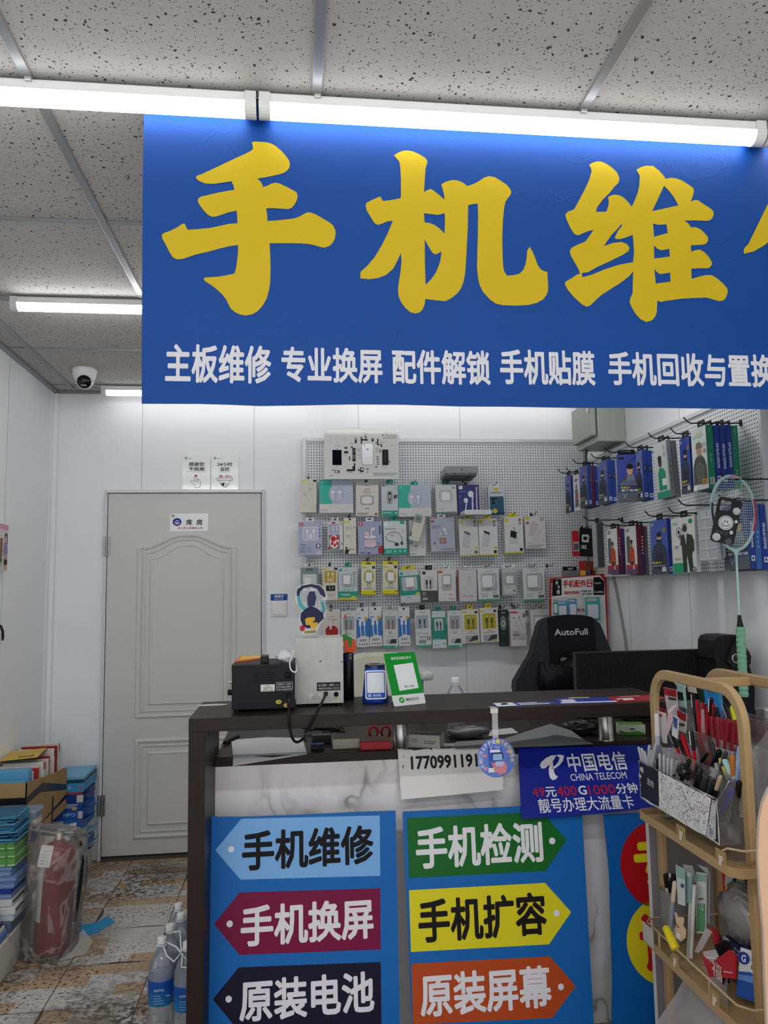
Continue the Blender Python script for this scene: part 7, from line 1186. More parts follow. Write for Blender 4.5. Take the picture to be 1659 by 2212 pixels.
# blue boxes by the door
Yb2 = 4.24; X2 = lambda px, y: on_y(px, y, Yb2).x
def bz(y): return zy(160, y, Yb2)
xl = X2(139, 1700)
bb = [(1866, 1848, '#3f86b4', 'cyan box at the bottom of the blue pile by the door', None, (.05, .03, -.1, .08, '#5a9dc2')), (1848, 1831, '#2a5aa0', 'blue box second from the bottom of the pile by the door', None, (.06, .035, -.1, .09, '#4f93be')), (1831, 1812, '#c9c9c4', 'white box low in the pile by the door', None, (.05, .03, -.11, .1, '#4f93be')),
      (1812, 1797, '#b5b7b4', 'pale box with red edge in the pile by the door', [('r', 0, .6, .5, 1, '#a83a35'), ('r', .5, .5, .8, .9, '#c9a04a')], (.06, .02, -.1, .08, '#6aa6c4')), (1797, 1770, '#2f66b4', 'blue and white box in the middle of the pile by the door', [('r', .0, .1, .45, .9, '#c4c6c8'), ('r', .5, .2, .8, .8, '#3f7fc4')], (.055, .03, -.1, .1, '#2f63b0')), (1769, 1751, '#2a5db4', 'blue ten-piece box under the barcoded box by the door', [('t', '10PCS', .42, .3, .78, .66, '#c9d2e2', .01), ('r', .86, .1, 1, .95, '#c9c9c6')], (.06, .03, -.1, .09, '#3f7cc0')),
      (1750, 1735, '#274f9f', 'blue box with barcode in the pile by the door', [('r', .1, .1, .4, .9, '#22345f'), ('g', .5, .1, .9, .7, 4, '#c9ccd4'), ('r', .7, .6, .85, .95, '#c9b44a')], (.06, .04, -.11, .1, '#3a6ec0')), (1734, 1717, '#1e3a88', 'navy box in the pile by the door', [('r', .80, .05, 1, .95, '#c9c9c2'), ('t', 'HD', .05, .3, .25, .7, '#8a8a70', .01)], (.04, .035, -.1, .06, '#27448f')), (1716, 1712, '#a3453a', 'thin red box in the pile by the door', None, None), (1711.5, 1692, '#3f8fc0', 'light blue ten-piece box near the top of the pile by the door', [('t', '10PCS', .25, .3, .62, .62, '#cfe0ea', .01), ('r', .9, .2, .95, .8, '#b55a6a')], None), (1691, 1685, '#24444c', 'dark flat sleeve near the top of the pile by the door', None, None), (1684.5, 1678, '#6aa9c9', 'pale blue flat sleeve topping the pile by the door', None, None)]
z0 = .141
for i, (ya, yb, c, l, dc, fl) in enumerate(bb):
    z1 = bz(yb); xr = X2(178+(10 if i > 8 else 0), 1750)-(.0 if i % 2 else .006); off = .0 if i > 3 else .01
    carton('glass_box', l, LX+.13 if i > 3 else LX, min(xr, -1.09), Yb2, 4.5, z0+.0005, z1-.0005, c, R(-1, 1), 'blue boxes piled by the door', dc, flap=fl); z0 = z1
o = thing('box_flap', 'open white carton flap lying in front of the blue pile', 'carton', (-1.17, 3.95, zbot-.062), (math.radians(8), math.radians(-10), math.radians(12))); m = MB(); m.b2(-.10, -.10, .0, .12, .08, .003, M('#c9c4ba', .5)); m.b2(-.08, -.08, -.03, .1, .07, -.001, M('#8a5a52', .5)); m.build('flap', o)
carton('carton', 'mixed pale carton under the white flap before the blue pile', -1.385, -1.10, n_.y+.30, 4.22, .141, zbot-.135, '#a9a59c', 0)
# fire extinguisher in a clear bag
c = on_z(106, 2052, 0); c.z = 0; o = thing('fire_extinguisher', 'red fire extinguisher wrapped in a clear plastic bag on the tiled floor', 'fire extinguisher', c, (0, math.radians(2.5), 0))
k = (zy(120, 1818, c.y)); RED = M('#72060f', .35, coat=.2); m = MB(c); r = .074
m.lathe([(.0, .004), (r*.95, .004), (r, .012), (r, k-.07), (r*.97, k-.05), (r*.86, k-.025), (r*.6, k-.006), (r*.32, k), (r*.3, k+.012), (0, k+.012)], RED, c+Vector((.01, 0, 0)), n=32); m.build('cylinder', o)
v = c+Vector((.01, 0, k)); m = MB(c); m.lathe([(.018, .01), (.018, .035), (.012, .04), (0, .04)], M('#b9b09a', .35, .6), v, n=16); m.box(v+Vector((.03, 0, .03)), (.05, .018, .014), M('#d0d0ce', .4)); m.build('valve', o)
m = MB(c); m.box(v+Vector((-.030, 0, .048)), (.10, .02, .008), '#1a1a1c', Matrix.Rotation(.26, 3, 'Y'), .002); m.box(v+Vector((-.028, 0, .030)), (.09, .02, .008), '#222225', Matrix.Rotation(.08, 3, 'Y'), .002); m.build('handle', o)
m = MB(c); m.tube([v+Vector((.02, -.01, .03)), v+Vector((.07, -.03, .035)), v+Vector((.098, -.04, .0)), v+Vector((.108, -.035, -.07)), v+Vector((.104, -.03, -.16)), v+Vector((.096, -.03, -.26)), v+Vector((.09, -.03, -.31))], .0085, '#151517', 10); m.build('hose', o)
m = MB(c); a = math.radians(205); 
P = [(math.radians(195+i*8), ) for i in range(7)]
vs = []; 
for i in range(7):
    an = math.radians(188+i*9); vs += [c+Vector((.01+(r+.0015)*math.cos(an), (r+.0015)*math.sin(an), k-.30)), c+Vector((.01+(r+.0015)*math.cos(an), (r+.0015)*math.sin(an), k-.08))]
m.add(vs, [(2*i, 2*i+2, 2*i+3, 2*i+1) for i in range(6)], M('#c9c6c2', .5), True); m.build('instruction_label', o)
m = MB(c); TG = Fr(c+Vector((-.022, -.085, k-.075)), (1, 0, -.08), (.12, .12, 1)); m.prism(TG, rrect(-.026, 0, .024, .085, .003), 0, .0006, M('#d6d2d0', .5))
for i in range(5): m.flat(TG, rc(-.018, .016-.006*(i % 3), .012+.012*i, .0135+.012*i), '#8a8688', .001)
m.build('paper_tag', o)
m = MB(c); rnd = random.Random(5); n = 30; K = 12; HB = zy(120, 1783, c.y); vs = []
ph0 = [rnd.uniform(0, 6.28) for _ in range(4)]
for i in range(K+1):
    f = i/K; z = .003+HB*f
    for j in range(n):
        th = 2*PI*j/n; rr = .124*(1-.04*f)+.006*math.sin(3*th+ph0[0]+f*5)+.004*math.sin(7*th+ph0[1]-f*9)
        flat_ = 1-.62*max(0, (f-.80)/.2)**1.4
        dz = (-.035*max(0, f-.85)/.15*(math.cos(th) > .1)*math.cos(th)) 
        vs.append(c+Vector((.002+rr*math.cos(th), rr*math.sin(th)*flat_, max(.002, z+dz+(.008*math.sin(2*th+1) if f > .9 else 0)))))
m.add(vs, [(i*n+j, i*n+(j+1) % n, (i+1)*n+(j+1) % n, (i+1)*n+j) for i in range(K) for j in range(n)], film('#d9d6d4', .10, .2, .9, 5), True)
m.add(vs[-n:], [tuple(range(n))], film('#d9d6d4', .10, .2, .9, 5), True)
m.add([c+Vector(p) for p in ((.07, -.11, .002), (.16, -.06, .004), (.17, .02, .02), (.12, .05, .06), (.10, -.05, .05))], [(0, 1, 4), (1, 2, 4), (2, 3, 4)], film('#d5d0cc', .4, .2, .4), True); m.build('plastic_wrap', o)
# paper strip on the floor
P = [on_z(x, y, .001) for x, y in ((170, 2026), (212, 2014), (248, 1992), (233, 1979), (208, 1993), (172, 2000))]; m = MB(P[0]); fr = Fr((P[0].x, P[0].y, .001), (1, 0, 0), (0, 1, 0)); m.prism(fr, [fr.uv(x, y) for x, y in ((170, 2026), (212, 2014), (248, 1992), (233, 1979), (208, 1993), (172, 2000))], 0, .0015, M('#2f8fc0', .5)); tag(m.build('paper_strip'), 'blue paper strip on the tiled floor beside the extinguisher', 'paper')
m = MB(on_z(180, 1913, .001)); fr = Fr(m.org, (1, 0, 0), (0, 1, 0)); m.prism(fr, [fr.uv(x, y) for x, y in ((254, 1910), (264, 1908), (273, 1917), (266, 1921))], 0, .001, M('#a8904a', .6)); tag(m.build('paper_scrap'), 'small mustard paper scrap on the floor tiles before the door', 'paper')
# bottled water
GW = 'bottled water pack beside the counter'; LB = M('#1d56a8', .3)
def bot_label():
    t = NT('water_label'); s = t.n('SeparateXYZ', [t.co]).outputs[2]; f = t.ramp(s, .10, .16); return t.fin(t.mix(f, lin('#2a7fae'), lin('#1b4c9c')), .3)
BLB = bot_label()
BP = [(350, 2022, 'nearest left water bottle of the pack beside the counter'), (408, 2041, 'nearest right water bottle of the pack, half behind the counter side'), (368, 1995, 'second water bottle from the front on the left of the pack'), (391, 1971, 'water bottle with a tilted-looking cap in the middle of the pack'), (386, 1950, 'farthest water bottle of the pack beside the counter')]
for i, (x, y, l) in enumerate(BP):
    p = on_z(x, y+1, .31); p.z = 0
    if i == 1: p = Vector((-.362, 2.75, 0))
    b = bottle('water_bottle', l, p, .31, .0435, BLB, group=GW, capr=.0150)
    m = MB(); fr = Fr((0, -.0435*1.035, .105)); m.text(fr, '饮用天然水', -.018, .050, .018, .058, '#c9d3e4', .001, .01); m.text(fr, 'AQUA', .020, .03, .034, .036, '#c9d3e4', -.006, .01); 
    for q in range(4): m.flat(fr, rc(-.018, .016-.004*q, .012+.008*q, .014+.008*q), '#8fb0d8', .0008)
    m.build('label_print', b)
m = MB((-.41, 2.83, .28)); W2 = M('#dedede', .35)
pa = on_z(350, 2022, .31); pc_ = on_z(368, 1995, .31); pd = Vector((-.362, 2.75, .31))
for P in ([pa+Vector((.008, -.016, -.028)), pa+Vector((.022, -.03, -.052)), pa+Vector((.045, -.035, -.070)), pa+Vector((.062, -.025, -.055)), pd+Vector((-.02, .0, -.030)), pc_+Vector((.04, -.04, -.012)), pc_+Vector((.012, -.03, -.018))], [pd+Vector((-.012, -.018, -.03)), pd+Vector((-.014, -.034, -.065)), pd+Vector((.02, -.04, -.068)), pd+Vector((.04, -.03, -.03))], [pa+Vector((.016, .006, -.024)), pa+Vector((.05, -.01, -.035)), pd+Vector((.0, -.02, -.05))]): m.tube(P, .0028, W2, 8)
tag(m.build('carrying_strap'), 'white plastic carrying strap across the bottled water necks', 'strap')
# things hanging on the left wall
y0, y1 = on_x(3, 1180, XL+.03).y-.06, on_x(17, 1180, XL+.03).y; zb, zt = on_x(17.5, 1235, XL+.03).z, on_x(14, 1134, XL+.03).z
o = thing('product_box', 'pink-topped white product box with printed women hanging on the left wall', 'box', (XL, (y0+y1)/2, zb)); O = o.location
m = MB(O); m.b2(XL, y0, zb, XL+.03, y1, zt, M('#cfc8c4', .4), .001); fr = Fr((XL+.03, (y0+y1)/2, zb), (0, 1, 0)); w, h = y1-y0, zt-zb
art(m, fr, w, h, [('r', 0, 0, 1, .11, '#c890a8'), ('p', [(.62, .96), (.66, .72), (.6, .55), (.68, .4), (.86, .4), (.96, .55), (.93, .72), (.96, .96)], '#b8988a'), ('p', [(.58, .6), (.64, .38), (.9, .38), (.99, .6), (.9, .64), (.66, .64)], '#8d80a8'), ('r', .68, .74, .96, .86, '#2a2a2c', .04), ('e', .8, .28, .1, .08, '#c9a492'), ('p', [(.68, .34), (.7, .2), (.82, .17), (.93, .22), (.95, .4), (.89, .4), (.88, .24), (.75, .24)], '#4a3630'), ('e', .4, .76, .1, .07, '#4f6a4c'), ('r', .3, .3, .5, .7, '#7a5a4c', .04), ('g', .2, .84, .5, .9, 3, '#999')]); m.build('carton', o)
z = on_x(4, 1372, XL).z; y = on_x(3, 1372, XL+.02).y; m = MB((XL, y, z)); m.tube([(XL+.001, y, z+.05), (XL+.02, y-.01, z+.045), (XL+.03, y-.012, z+.02), (XL+.03, y-.01, z-.005), (XL+.022, y+.012, z-.018), (XL+.02, y+.02, z-.004), (XL+.02, y+.016, z+.008)], .006, '#1c1c1e', 8); m.b2(XL, y-.012, z+.02, XL+.006, y+.012, z+.07, '#1c1c1e', .002); tag(m.build('wall_hook'), 'black hook on the left wall under the pink-topped box', 'hook')
# ================================================================== rack of stationery at the right
TAN = M('#a58a63', .45, bump=.05, bscale=300)
XA, XB, YFAR, YNEAR, ZTOP = 1.051, 1.215, 2.195, 1.740, 1.2115
def utube(m, X):
    rr = .085; P = [(X, YFAR, 0), (X, YFAR, ZTOP-rr)]+[(X, YFAR-rr+rr*math.cos(a), ZTOP-rr+rr*math.sin(a)) for a in [PI/2*i/8 for i in range(1, 9)]]+[(X, YNEAR+rr+rr*math.cos(a), ZTOP-rr+rr*math.sin(a)) for a in [PI/2+PI/2*i/8 for i in range(0, 9)]]+[(X, YNEAR, 0)]
    m.tube(P, 1, TAN, prof=[(a, b) for a, b in rrect(-.0095, -.0145, .0095, .0145, .005, 3)], up=(1, 0, 0))
t = thing('stationery_rack', 'narrow wood-coloured metal rack holding pens at the right of the counter', 'rack', ((XA+XB)/2, (YFAR+YNEAR)/2, 0)); O = t.location
for X in (XA, XB): m = MB(O); utube(m, X); m.build('bent_frame', t)
yc = on_x(1498, 1455, XA).y; m = MB(O); m.b2(XA+.008, yc-.009, ZTOP-.016, XB-.008, yc+.009, ZTOP+.008, TAN, .003); m.build('crossbar', t)
SX0, SX1 = .978, 1.24
SHZ = (.808, .468, .128)
def mat_tray(): return TAN
for i, z in enumerate(SHZ):
    m = MB(O); fr = Fr((0, 0, z), (1, 0, 0), (0, 1, 0)); pl = rrect(SX0, YNEAR-.045, SX1, YFAR-.004, .03, 5); m.prism(fr, pl, 0, .003, TAN)
    m.tube([(x, y, z+.006) for x, y in pl], 1, TAN, closed=True, prof=[(-.009, -.0018), (.012, -.0018), (.012, .0018), (-.009, .0018)], up=(0, 0, 1)); m.build('shelf', t)
    m = MB(O); zr = z+.055; m.tube([(SX1-.004, YNEAR-.04, zr), (SX0+.03, YNEAR-.04, zr), (SX0+.006, YNEAR-.015, zr), (SX0+.004, YNEAR+.02, zr-.02), (SX0+.004, YNEAR+.03, z+.004)] if i == 0 else [(SX1-.004, YNEAR-.04, zr), (SX0+.03, YNEAR-.04, zr), (SX0+.006, YNEAR-.015, zr), (SX0+.004, YFAR-.03, zr), (SX0+.02, YFAR-.008, zr), (SX1-.004, YFAR-.007, zr)], .0028, M('#b09a78', .4), 6)
    for x, y in () if i == 0 else ((SX0+.004, YNEAR+.1), (SX0+.004, YFAR-.1), (SX0+.03, YFAR-.007)): m.tube([(x, y, z+.004), (x, y, zr)], .0026, M('#b09a78', .4), 6)
    m.build('wire_rail', t)
    for y in ((1.93, 1.745) if i == 0 else (2.0, 1.81)): 
        m = MB(O); m.b2(SX0-.0015, y-.022, z+.004, SX0, y+.022, z+.046, M('#9a8055', .5), .0005); 
        m.flat(Fr((SX0-.0015, y, z+.02), (0, -1, 0)), [(-.008, -.010), (.002, -.008), (.006, .004), (.012, .006), (.010, .016), (-.002, .012), (-.006, .018)], '#c9c2b0', .0006); m.build('label_holder', t)
m = MB(O); m.prism(Fr((SX0-.003, 2.16, SHZ[1]+.004), (0, -1, 0)), rc(-.02, .045, 0, .05), 0, .0008, M('#b9b6ae', .4)); m.build('price_tag', t)
for X in (XA, XB):
    for y in (YFAR, YNEAR): m = MB(O); m.lathe([(.012, 0), (.014, .004), (.014, .02)], '#2a2a2a', (X, y, 0), n=12); m.build('foot', t)
# grey board behind the rack
a, b = on_y(1399, 1780, 2.27), on_y(1546, 1780, 2.27); m = MB((a.x, 2.27, 0)); m.b2(a.x, 2.266, 0, b.x, 2.274, .80, M('#7d7779', .6)); m.b2(a.x-.004, 2.264, 0, a.x, 2.276, .80, M('#cfccc8', .5)); tag(m.build('grey_board'), 'grey board with white edge standing between the rack and the counter', 'board')
# cardboard cut-out at the right edge
Yq = 1.42; QF = Fr((on_y(1700, 2100, Yq).x, Yq, 0)); m = MB(QF.o); L = [(1700, 1672), (1659, 1703), (1646, 1735), (1639, 1770), (1636, 1850), (1640, 1920), (1648, 2010), (1651, 2110), (1655, 2212)]; pts = [QF.uv(*p) for p in L]; pts = pts+[(pts[-1][0]+.0, .0), (.32, 0), (.32, pts[0][1]+.02)]
o = thing('cardboard_cutout', 'beige cardboard cut-out standing at the right edge of the picture', 'cardboard display', QF.o); m.prism(QF, pts[::-1], -.005, 0, M('#d0a98a', .55)); m.build('board', o)
m = MB(QF.o); m.tube([QF.p(a_, b_, -.001) for a_, b_ in pts[:9]], .0022, M('#9a8d82', .8), 6); m.build('torn_edge', o)
# ------------------------------------------------------------------ clear tiered pen organiser
qr = pxz(4.894, 1320, 1400); qs = pxz(4.621, 1300, 1800)
ACL = film('#c3c0c2', .07, .08, .6)
X1_ = .985; A = on_x(*qr(285, 1180), X1_); B = on_x(*qr(1255, 1665), X1_); ZO = SHZ[0]+.050
yo0, yo1 = max(B.y+.004, YNEAR+.017), min(A.y-.004, YFAR-.017)
t = thing('pen_organizer', 'clear tiered pen organizer with torn black front on the top shelf of the rack', 'pen organizer', (1.06, (yo0+yo1)/2, ZO)); OO = t.location
XT = (.985, 1.032, 1.082, 1.135, 1.18); ZT = (.965, 1.012, 1.07, 1.13)
m = MB(OO); m.b2(XT[0], yo0, ZO, XT[4], yo1, ZO+.002, ACL)
for i in range(4): m.b2(XT[i], yo0, ZO, XT[i]+.002, yo1, ZT[i], ACL)
m.b2(XT[4]-.002, yo0, ZO, XT[4], yo1, 1.13, ACL)
for y in (yo0, yo1-.002): m.prism(Fr((0, y, 0)), [(XT[0], ZO), (XT[4], ZO), (XT[4], 1.13), (XT[3], 1.13), (XT[0], ZT[0])], -.002, 0, ACL)
for y in (yo0+(yo1-yo0)*.33, yo0+(yo1-yo0)*.67): m.prism(Fr((0, y, 0)), [(XT[0], ZO), (XT[4], ZO), (XT[4], 1.07), (XT[3], 1.07), (XT[0], ZT[0]-.01)], -.002, 0, ACL)
m.build('clear_body', t)
for y in (yo0+.03, yo1-.05): m = MB(OO); m.b2(XT[1], y, SHZ[0]+.0035, XT[3], y+.02, ZO, ACL); m.build('riser', t)
OF = Fr((XT[0]-.0006, yo1, ZO), (0, -1, 0)); W, H = yo1-yo0, ZT[0]-ZO
m = MB(OO); rnd = random.Random(2)
def torn(a0, b0, a1, b1, n=18):
    P = []
    for i in range(n): P.append((a0+(a1-a0)*i/n, b0+rnd.uniform(0, .004)))
    for i in range(n//2): P.append((a1-rnd.uniform(0, .004), b0+(b1-b0)*i/(n//2)))
    for i in range(n): P.append((a1+(a0-a1)*i/n, b1-rnd.uniform(0, .003)))
    for i in range(n//2): P.append((a0+rnd.uniform(0, .004), b1+(b0-b1)*i/(n//2)))
    return P
m.flat(OF, torn(.0, .0, W, H), M('#c9c6bf', .6), .0002); m.flat(OF, torn(.004, .004, W-.004, H-.001), M('#1c212b', .4), .0006)
for a_, b_, s in ((.02, H*.80, .014), (.008, H*.6, .01), (W-.055, H*.82, .022)): m.flat(OF, [(a_+s*math.cos(i)*rnd.uniform(.5, 1.2), b_+s*.7*math.sin(i)*rnd.uniform(.5, 1.2)) for i in [2*PI*k/11 for k in range(11)]], M('#bdbab2', .6), .001)
m.text(OF, '选', .052, H*.48, .072, H*.66, '#c9c9c9', .0012); m.text(OF, '物', .074, H*.47, .092, H*.65, '#c9c9c9', .0012)
m.build('black_card', t)
# scribbled test paper hanging over the front
m = MB(OO); PT = Fr((XT[0]-.003, yo1-.085, 0), (0, -1, 0)); pp = [PT.uv(*qr(x, y)) for x, y in ((502, 1300), (1058, 1590), (1030, 1800), (1000, 1975), (920, 1945), (760, 1850), (510, 1680))]; pf = [PT.uv(*qr(x, y)) for x, y in ((1062, 1600), (1100, 1620), (1100, 2020), (1060, 2030), (980, 1975), (1030, 1830))]
op = thing('scribble_paper', 'white test paper covered in pen scribbles over the organizer front', 'paper', PT.p(*pp[0])); m = MB(op.location); m.prism(PT, pp[::-1], 0, .0006, M('#d3d2d2', .6)); m.prism(PT, pf[::-1], -.002, -.0012, M('#b9b9ba', .6)); m.build('sheet', op)
m = MB(op.location); rnd = random.Random(8)
us = [p[0] for p in pp]; 
def inside(x, y, P):
    r_ = False; j = len(P)-1
    for i in range(len(P)):
        if (P[i][1] > y) != (P[j][1] > y) and x < (P[j][0]-P[i][0])*(y-P[i][1])/(P[j][1]-P[i][1])+P[i][0]: r_ = not r_
        j = i
    return r_
for PP, n, off in ((pp, 230, .001), (pf, 90, -.0008)):
    x0, x1 = min(p[0] for p in PP), max(p[0] for p in PP); y0, y1 = min(p[1] for p in PP), max(p[1] for p in PP)
    for k in range(n):
        x, y = rnd.uniform(x0, x1), rnd.uniform(y0, y1); dx, dy = rnd.uniform(-.004, .004), rnd.uniform(-.004, .004); big = rnd.random() < .06; c = '#1f1f24' if rnd.random() < .85 else '#34407a'; prev = (x, y)
        for q in range(5):
            nx, ny = prev[0]+dx*(2 if big else 1)+rnd.uniform(-.005, .005), prev[1]+dy+rnd.uniform(-.005, .005)
            if inside(*prev, PP) and inside(nx, ny, PP):
                a, b = Vector(prev), Vector((nx, ny)); L_ = (b-a).length
                if L_ > 1e-5: d = (b-a)/L_*(.0006 if big else .00026); nn = Vector((-d.y, d.x)); m.flat(PT, [tuple(a-nn), tuple(b-nn), tuple(b+nn), tuple(a+nn)], c, off)
            prev = (nx, ny)
m.build('scribbles', op)
# pens
def pen(label, top, bot, r, barrel, cap=None, group=None, kind='cap', name='pen', cat='pen', clip=None, capf=.36):
    top, bot = Vector(top), Vector(bot); o = thing(name, label, cat, bot, group=group); d = (bot-top); L = d.length; d = d/L; mt = barrel if not isinstance(barrel, str) else M(barrel, .35)
    m = MB(bot); m.tube([top+d*(L*(capf if cap else 0)), bot], r*.92 if cap else r, mt, 10); m.build('barrel', o)
    if cap:
        mc = cap if not isinstance(cap, str) else M(cap, .3); m = MB(bot); m.tube([top-d*0, top+d*.002, top+d*.008, top+d*(L*capf+.002)], [r*.55, r*.85, r, r*1.04], mc, 10); m.build('cap', o)
    if clip:
        m = MB(bot); s = Vector((-1, 0, 0)); s = (s-d*s.dot(d)).normalized(); c0 = top+d*.004+s*(r+.0018); m.tube([c0-s*.0018, c0, c0+d*min(L*.3, .035)], .0014, M(clip, .3, .3), 6); m.build('clip', o)
    return o
def penpx(label, x, y, xb, yb, rpx, X, barrel, cap=None, Lm=.13, zmin=None, q=qr, **k):
    T = on_x(*q(x, y), X); Bm = on_x(*q(xb, yb), X); d = (Bm-T).normalized(); zmin = zmin or ZO+.003
    L = min(Lm, (T.z-zmin)/max(.2, -d.z)); r = rpx/(4.894 if q is qr else 4.621)/1653*T.y
    return pen(label, T, T+d*L, r, barrel, cap, **k)
GP = M('#b5b7ba', .3); GPC = M('#a3a6aa', .3)
for i, (x, y, xb, yb) in enumerate(((290, 1045, 330, 1190), (322, 1058, 358, 1200), (348, 1088, 380, 1200), (308, 1135, 345, 1235), (338, 1152, 370, 1250), (405, 1025, 398, 1200), (428, 1080, 420, 1220), (452, 1128, 432, 1240), (475, 1008, 450, 1130), (515, 1115, 520, 1260), (558, 1128, 562, 1270), (602, 1160, 602, 1290), (642, 1172, 640, 1300))):
    penpx('pale translucent capped pen at the left end of the organizer front row', x, y, xb, yb, 17, 1.0, GP, GPC, group='pale pens in the organizer front row')
for i, (x, y, xb, yb, r, bc, cc_, lb, cl) in enumerate(((490, 1165, 496, 1275, 16, '#151517', '#151517', 'short black-capped pen among the pale pens in the organizer front row', None), (700, 1190, 660, 1350, 20, '#19191b', '#8a8a8c', 'black pen with grey cap beside the pale pens, organizer front row', None),
    (832, 1175, 765, 1340, 26, '#141416', '#232326', 'thick black marker leaning left in the organizer front row', None), (905, 1232, 890, 1380, 15, '#151517', '#151517', 'thin black pen behind the black markers, organizer front row', None), (956, 1268, 942, 1400, 18, '#151517', '#1b1b1d', 'black pen right of the thin black one, organizer front row', None),
    (936, 1308, 892, 1490, 34, '#17171a', '#121214', 'thick black permanent marker in the middle of the organizer front row', None), (1012, 1345, 975, 1500, 40, '#131315', '#2a2b2d', 'black marker with clear-wrapped top in the organizer front row', None), (1092, 1405, 1062, 1515, 36, '#121214', '#1a1a1c', 'black marker with flat top in the organizer front row', None), (1160, 1350, 1112, 1500, 24, '#131315', '#a89a78', 'black pen with gold ring top in the organizer front row', None),
    (1290, 1395, 1180, 1600, 32, '#141a52', '#1b2370', 'navy fountain pen with silver clip in the organizer front row', '#c9c9cc'), (1305, 1500, 1225, 1650, 38, '#16209a', '#1a25a8', 'bright blue marker leaning left at the near end of the organizer', '#1a25a8'), (1360, 1405, 1325, 1620, 34, '#151517', '#101012', 'black pen behind the blue marker at the near end of the organizer', None))):
    penpx(lb, x, y, xb, yb, r, 1.005 if i < 9 else 1.038, bc, cc_, clip=cl, Lm=.115)
blk = [(745, 1290, .02), (820, 1280, .02)]
p = on_x(*qr(780, 1300), 1.01); o = thing('pen_wrapper', 'crumpled black plastic pen wrapper in the organizer front row', 'wrapper', p); m = MB(p); blob(m, p, .016, M('#202022', .25, spec=.7), 1, 1.2, 1.2, .3, 6); m.build('film', o)
T2 = ((628, 880, 705, 1080, 20, '#b01520', '#1a1a1c', 'black-topped red gel pen leaning right in the middle tier', '#9a9a9c'), (745, 905, 822, 1135, 26, '#a3141f', '#a3141f', 'red pen with white lettering in the middle tier', None), (722, 985, 775, 1110, 26, '#19191b', None, 'black rubber-gripped pen between two red ones, middle tier', None), (850, 868, 882, 1160, 20, '#a8151f', '#141416', 'red pen with long black clip in the middle tier', '#cfcfcf'),
    (1062, 985, 1095, 1150, 24, film('#d9dbdd', .4, .1, .6), '#2a2a2c', 'clear pen with black refill in the middle tier', None), (1150, 1080, 1075, 1250, 34, '#232325', '#141416', 'black ink bottle pen lying left in the middle tier', None), (1020, 1110, 985, 1160, 20, '#9a1420', '#141416', 'red and black pen low in the middle tier', None),
    (1150, 1165, 1205, 1300, 24, film('#e0dcc8', .5, .1, .6), '#c9ac58', 'clear pen with golden cap in the middle tier', None), (1198, 1175, 1275, 1340, 36, film('#cfe0e0', .5, .1, .6), '#9cc0bd', 'clear pen with mint cap in the middle tier', None), (1282, 1130, 1295, 1290, 34, '#5a3a22', '#b06a2a', 'amber-capped pen in the middle tier', None), (1365, 1040, 1340, 1360, 30, '#7d9fd0', '#8fb0d8', 'light blue pen with clear cap in the middle tier', None), (1398, 1180, 1390, 1390, 22, '#d0cdcf', '#d8a09a', 'white pen with pink cap beside the near post', None), (1215, 1095, 1190, 1200, 28, '#242426', '#3a3a3d', 'black crinkled pen behind the golden-capped pen, middle tier', None))
for x, y, xb, yb, r, bc, cc_, lb, cl in T2: penpx(lb, x, y, xb, yb, r, 1.06, bc, cc_, clip=cl, Lm=.14)
T3 = ((898, 650, 922, 890, 26, '#a5131e', '#141416', 'red pen with black end, leftmost of the red pens in the rear tier', None), (936, 660, 950, 880, 18, '#a5131e', '#a5131e', 'thin red pen, second of the red pens in the rear tier', None), (975, 645, 980, 850, 26, '#a5131e', film('#e0b5b5', .5, .1, .6), 'red pen with clear cap in the rear tier', None), (1016, 610, 1018, 850, 18, '#a0121d', '#a0121d', 'thin red pen right of the clear-capped one in the rear tier', None), (865, 475, 885, 650, 18, '#161618', '#161618', 'tall black pen behind the red pens at the left of the rear tier', '#b9b9bb'), (905, 545, 915, 660, 22, '#9a1520', '#9a1520', 'red pen standing tall among black ones in the rear tier', None), (965, 575, 972, 700, 20, '#151517', '#b01822', 'black pen with red top in the rear tier', None), (1000, 590, 1006, 690, 16, '#8f141d', '#151517', 'dark red pen with black top in the rear tier', None), (1062, 522, 1056, 740, 22, '#151517', '#0f0f11', 'tall black pen with lettered clip in the rear tier', '#d0d0d0'), (1085, 590, 1080, 740, 16, '#a5131e', None, 'plain red pen beside the tall black one, rear tier', None), (1115, 622, 1112, 740, 26, '#151517', '#1c1c1e', 'short thick black pen in the rear tier', None), (1135, 690, 1130, 780, 24, '#1b1b1d', '#0e0e10', 'black pen behind the red markers in the rear tier', None))
for x, y, xb, yb, r, bc, cc_, lb, cl in T3: penpx(lb, x, y, xb, yb, r, 1.105, bc, cc_, clip=cl, Lm=.17)
for i, (x, y, xb, yb, r) in enumerate(((1060, 715, 1085, 970, 30), (1130, 725, 1152, 1000, 42), (1168, 745, 1185, 1000, 26), (1240, 750, 1228, 1020, 42), (1318, 765, 1305, 1030, 42), (1352, 770, 1345, 1030, 28), (1380, 775, 1378, 1035, 30))): penpx('thick dark red marker cap in the row of red markers', x, y, xb, yb, r, 1.09, '#b9b6b5', '#7c1723', name='marker', cat='marker', group='dark red markers in the rear tier', Lm=.15, capf=.5)
penpx('bright yellow highlighter behind the dark red markers', 1285, 605, 1325, 780, 38, 1.13, '#c3cc22', '#c3cc22', Lm=.16, name='highlighter', cat='highlighter'); penpx('black pen with silver glitter behind the dark red markers', 1190, 590, 1255, 760, 18, 1.12, '#3a3a3c', '#1a1a1c', Lm=.16, clip='#9a9a9c')
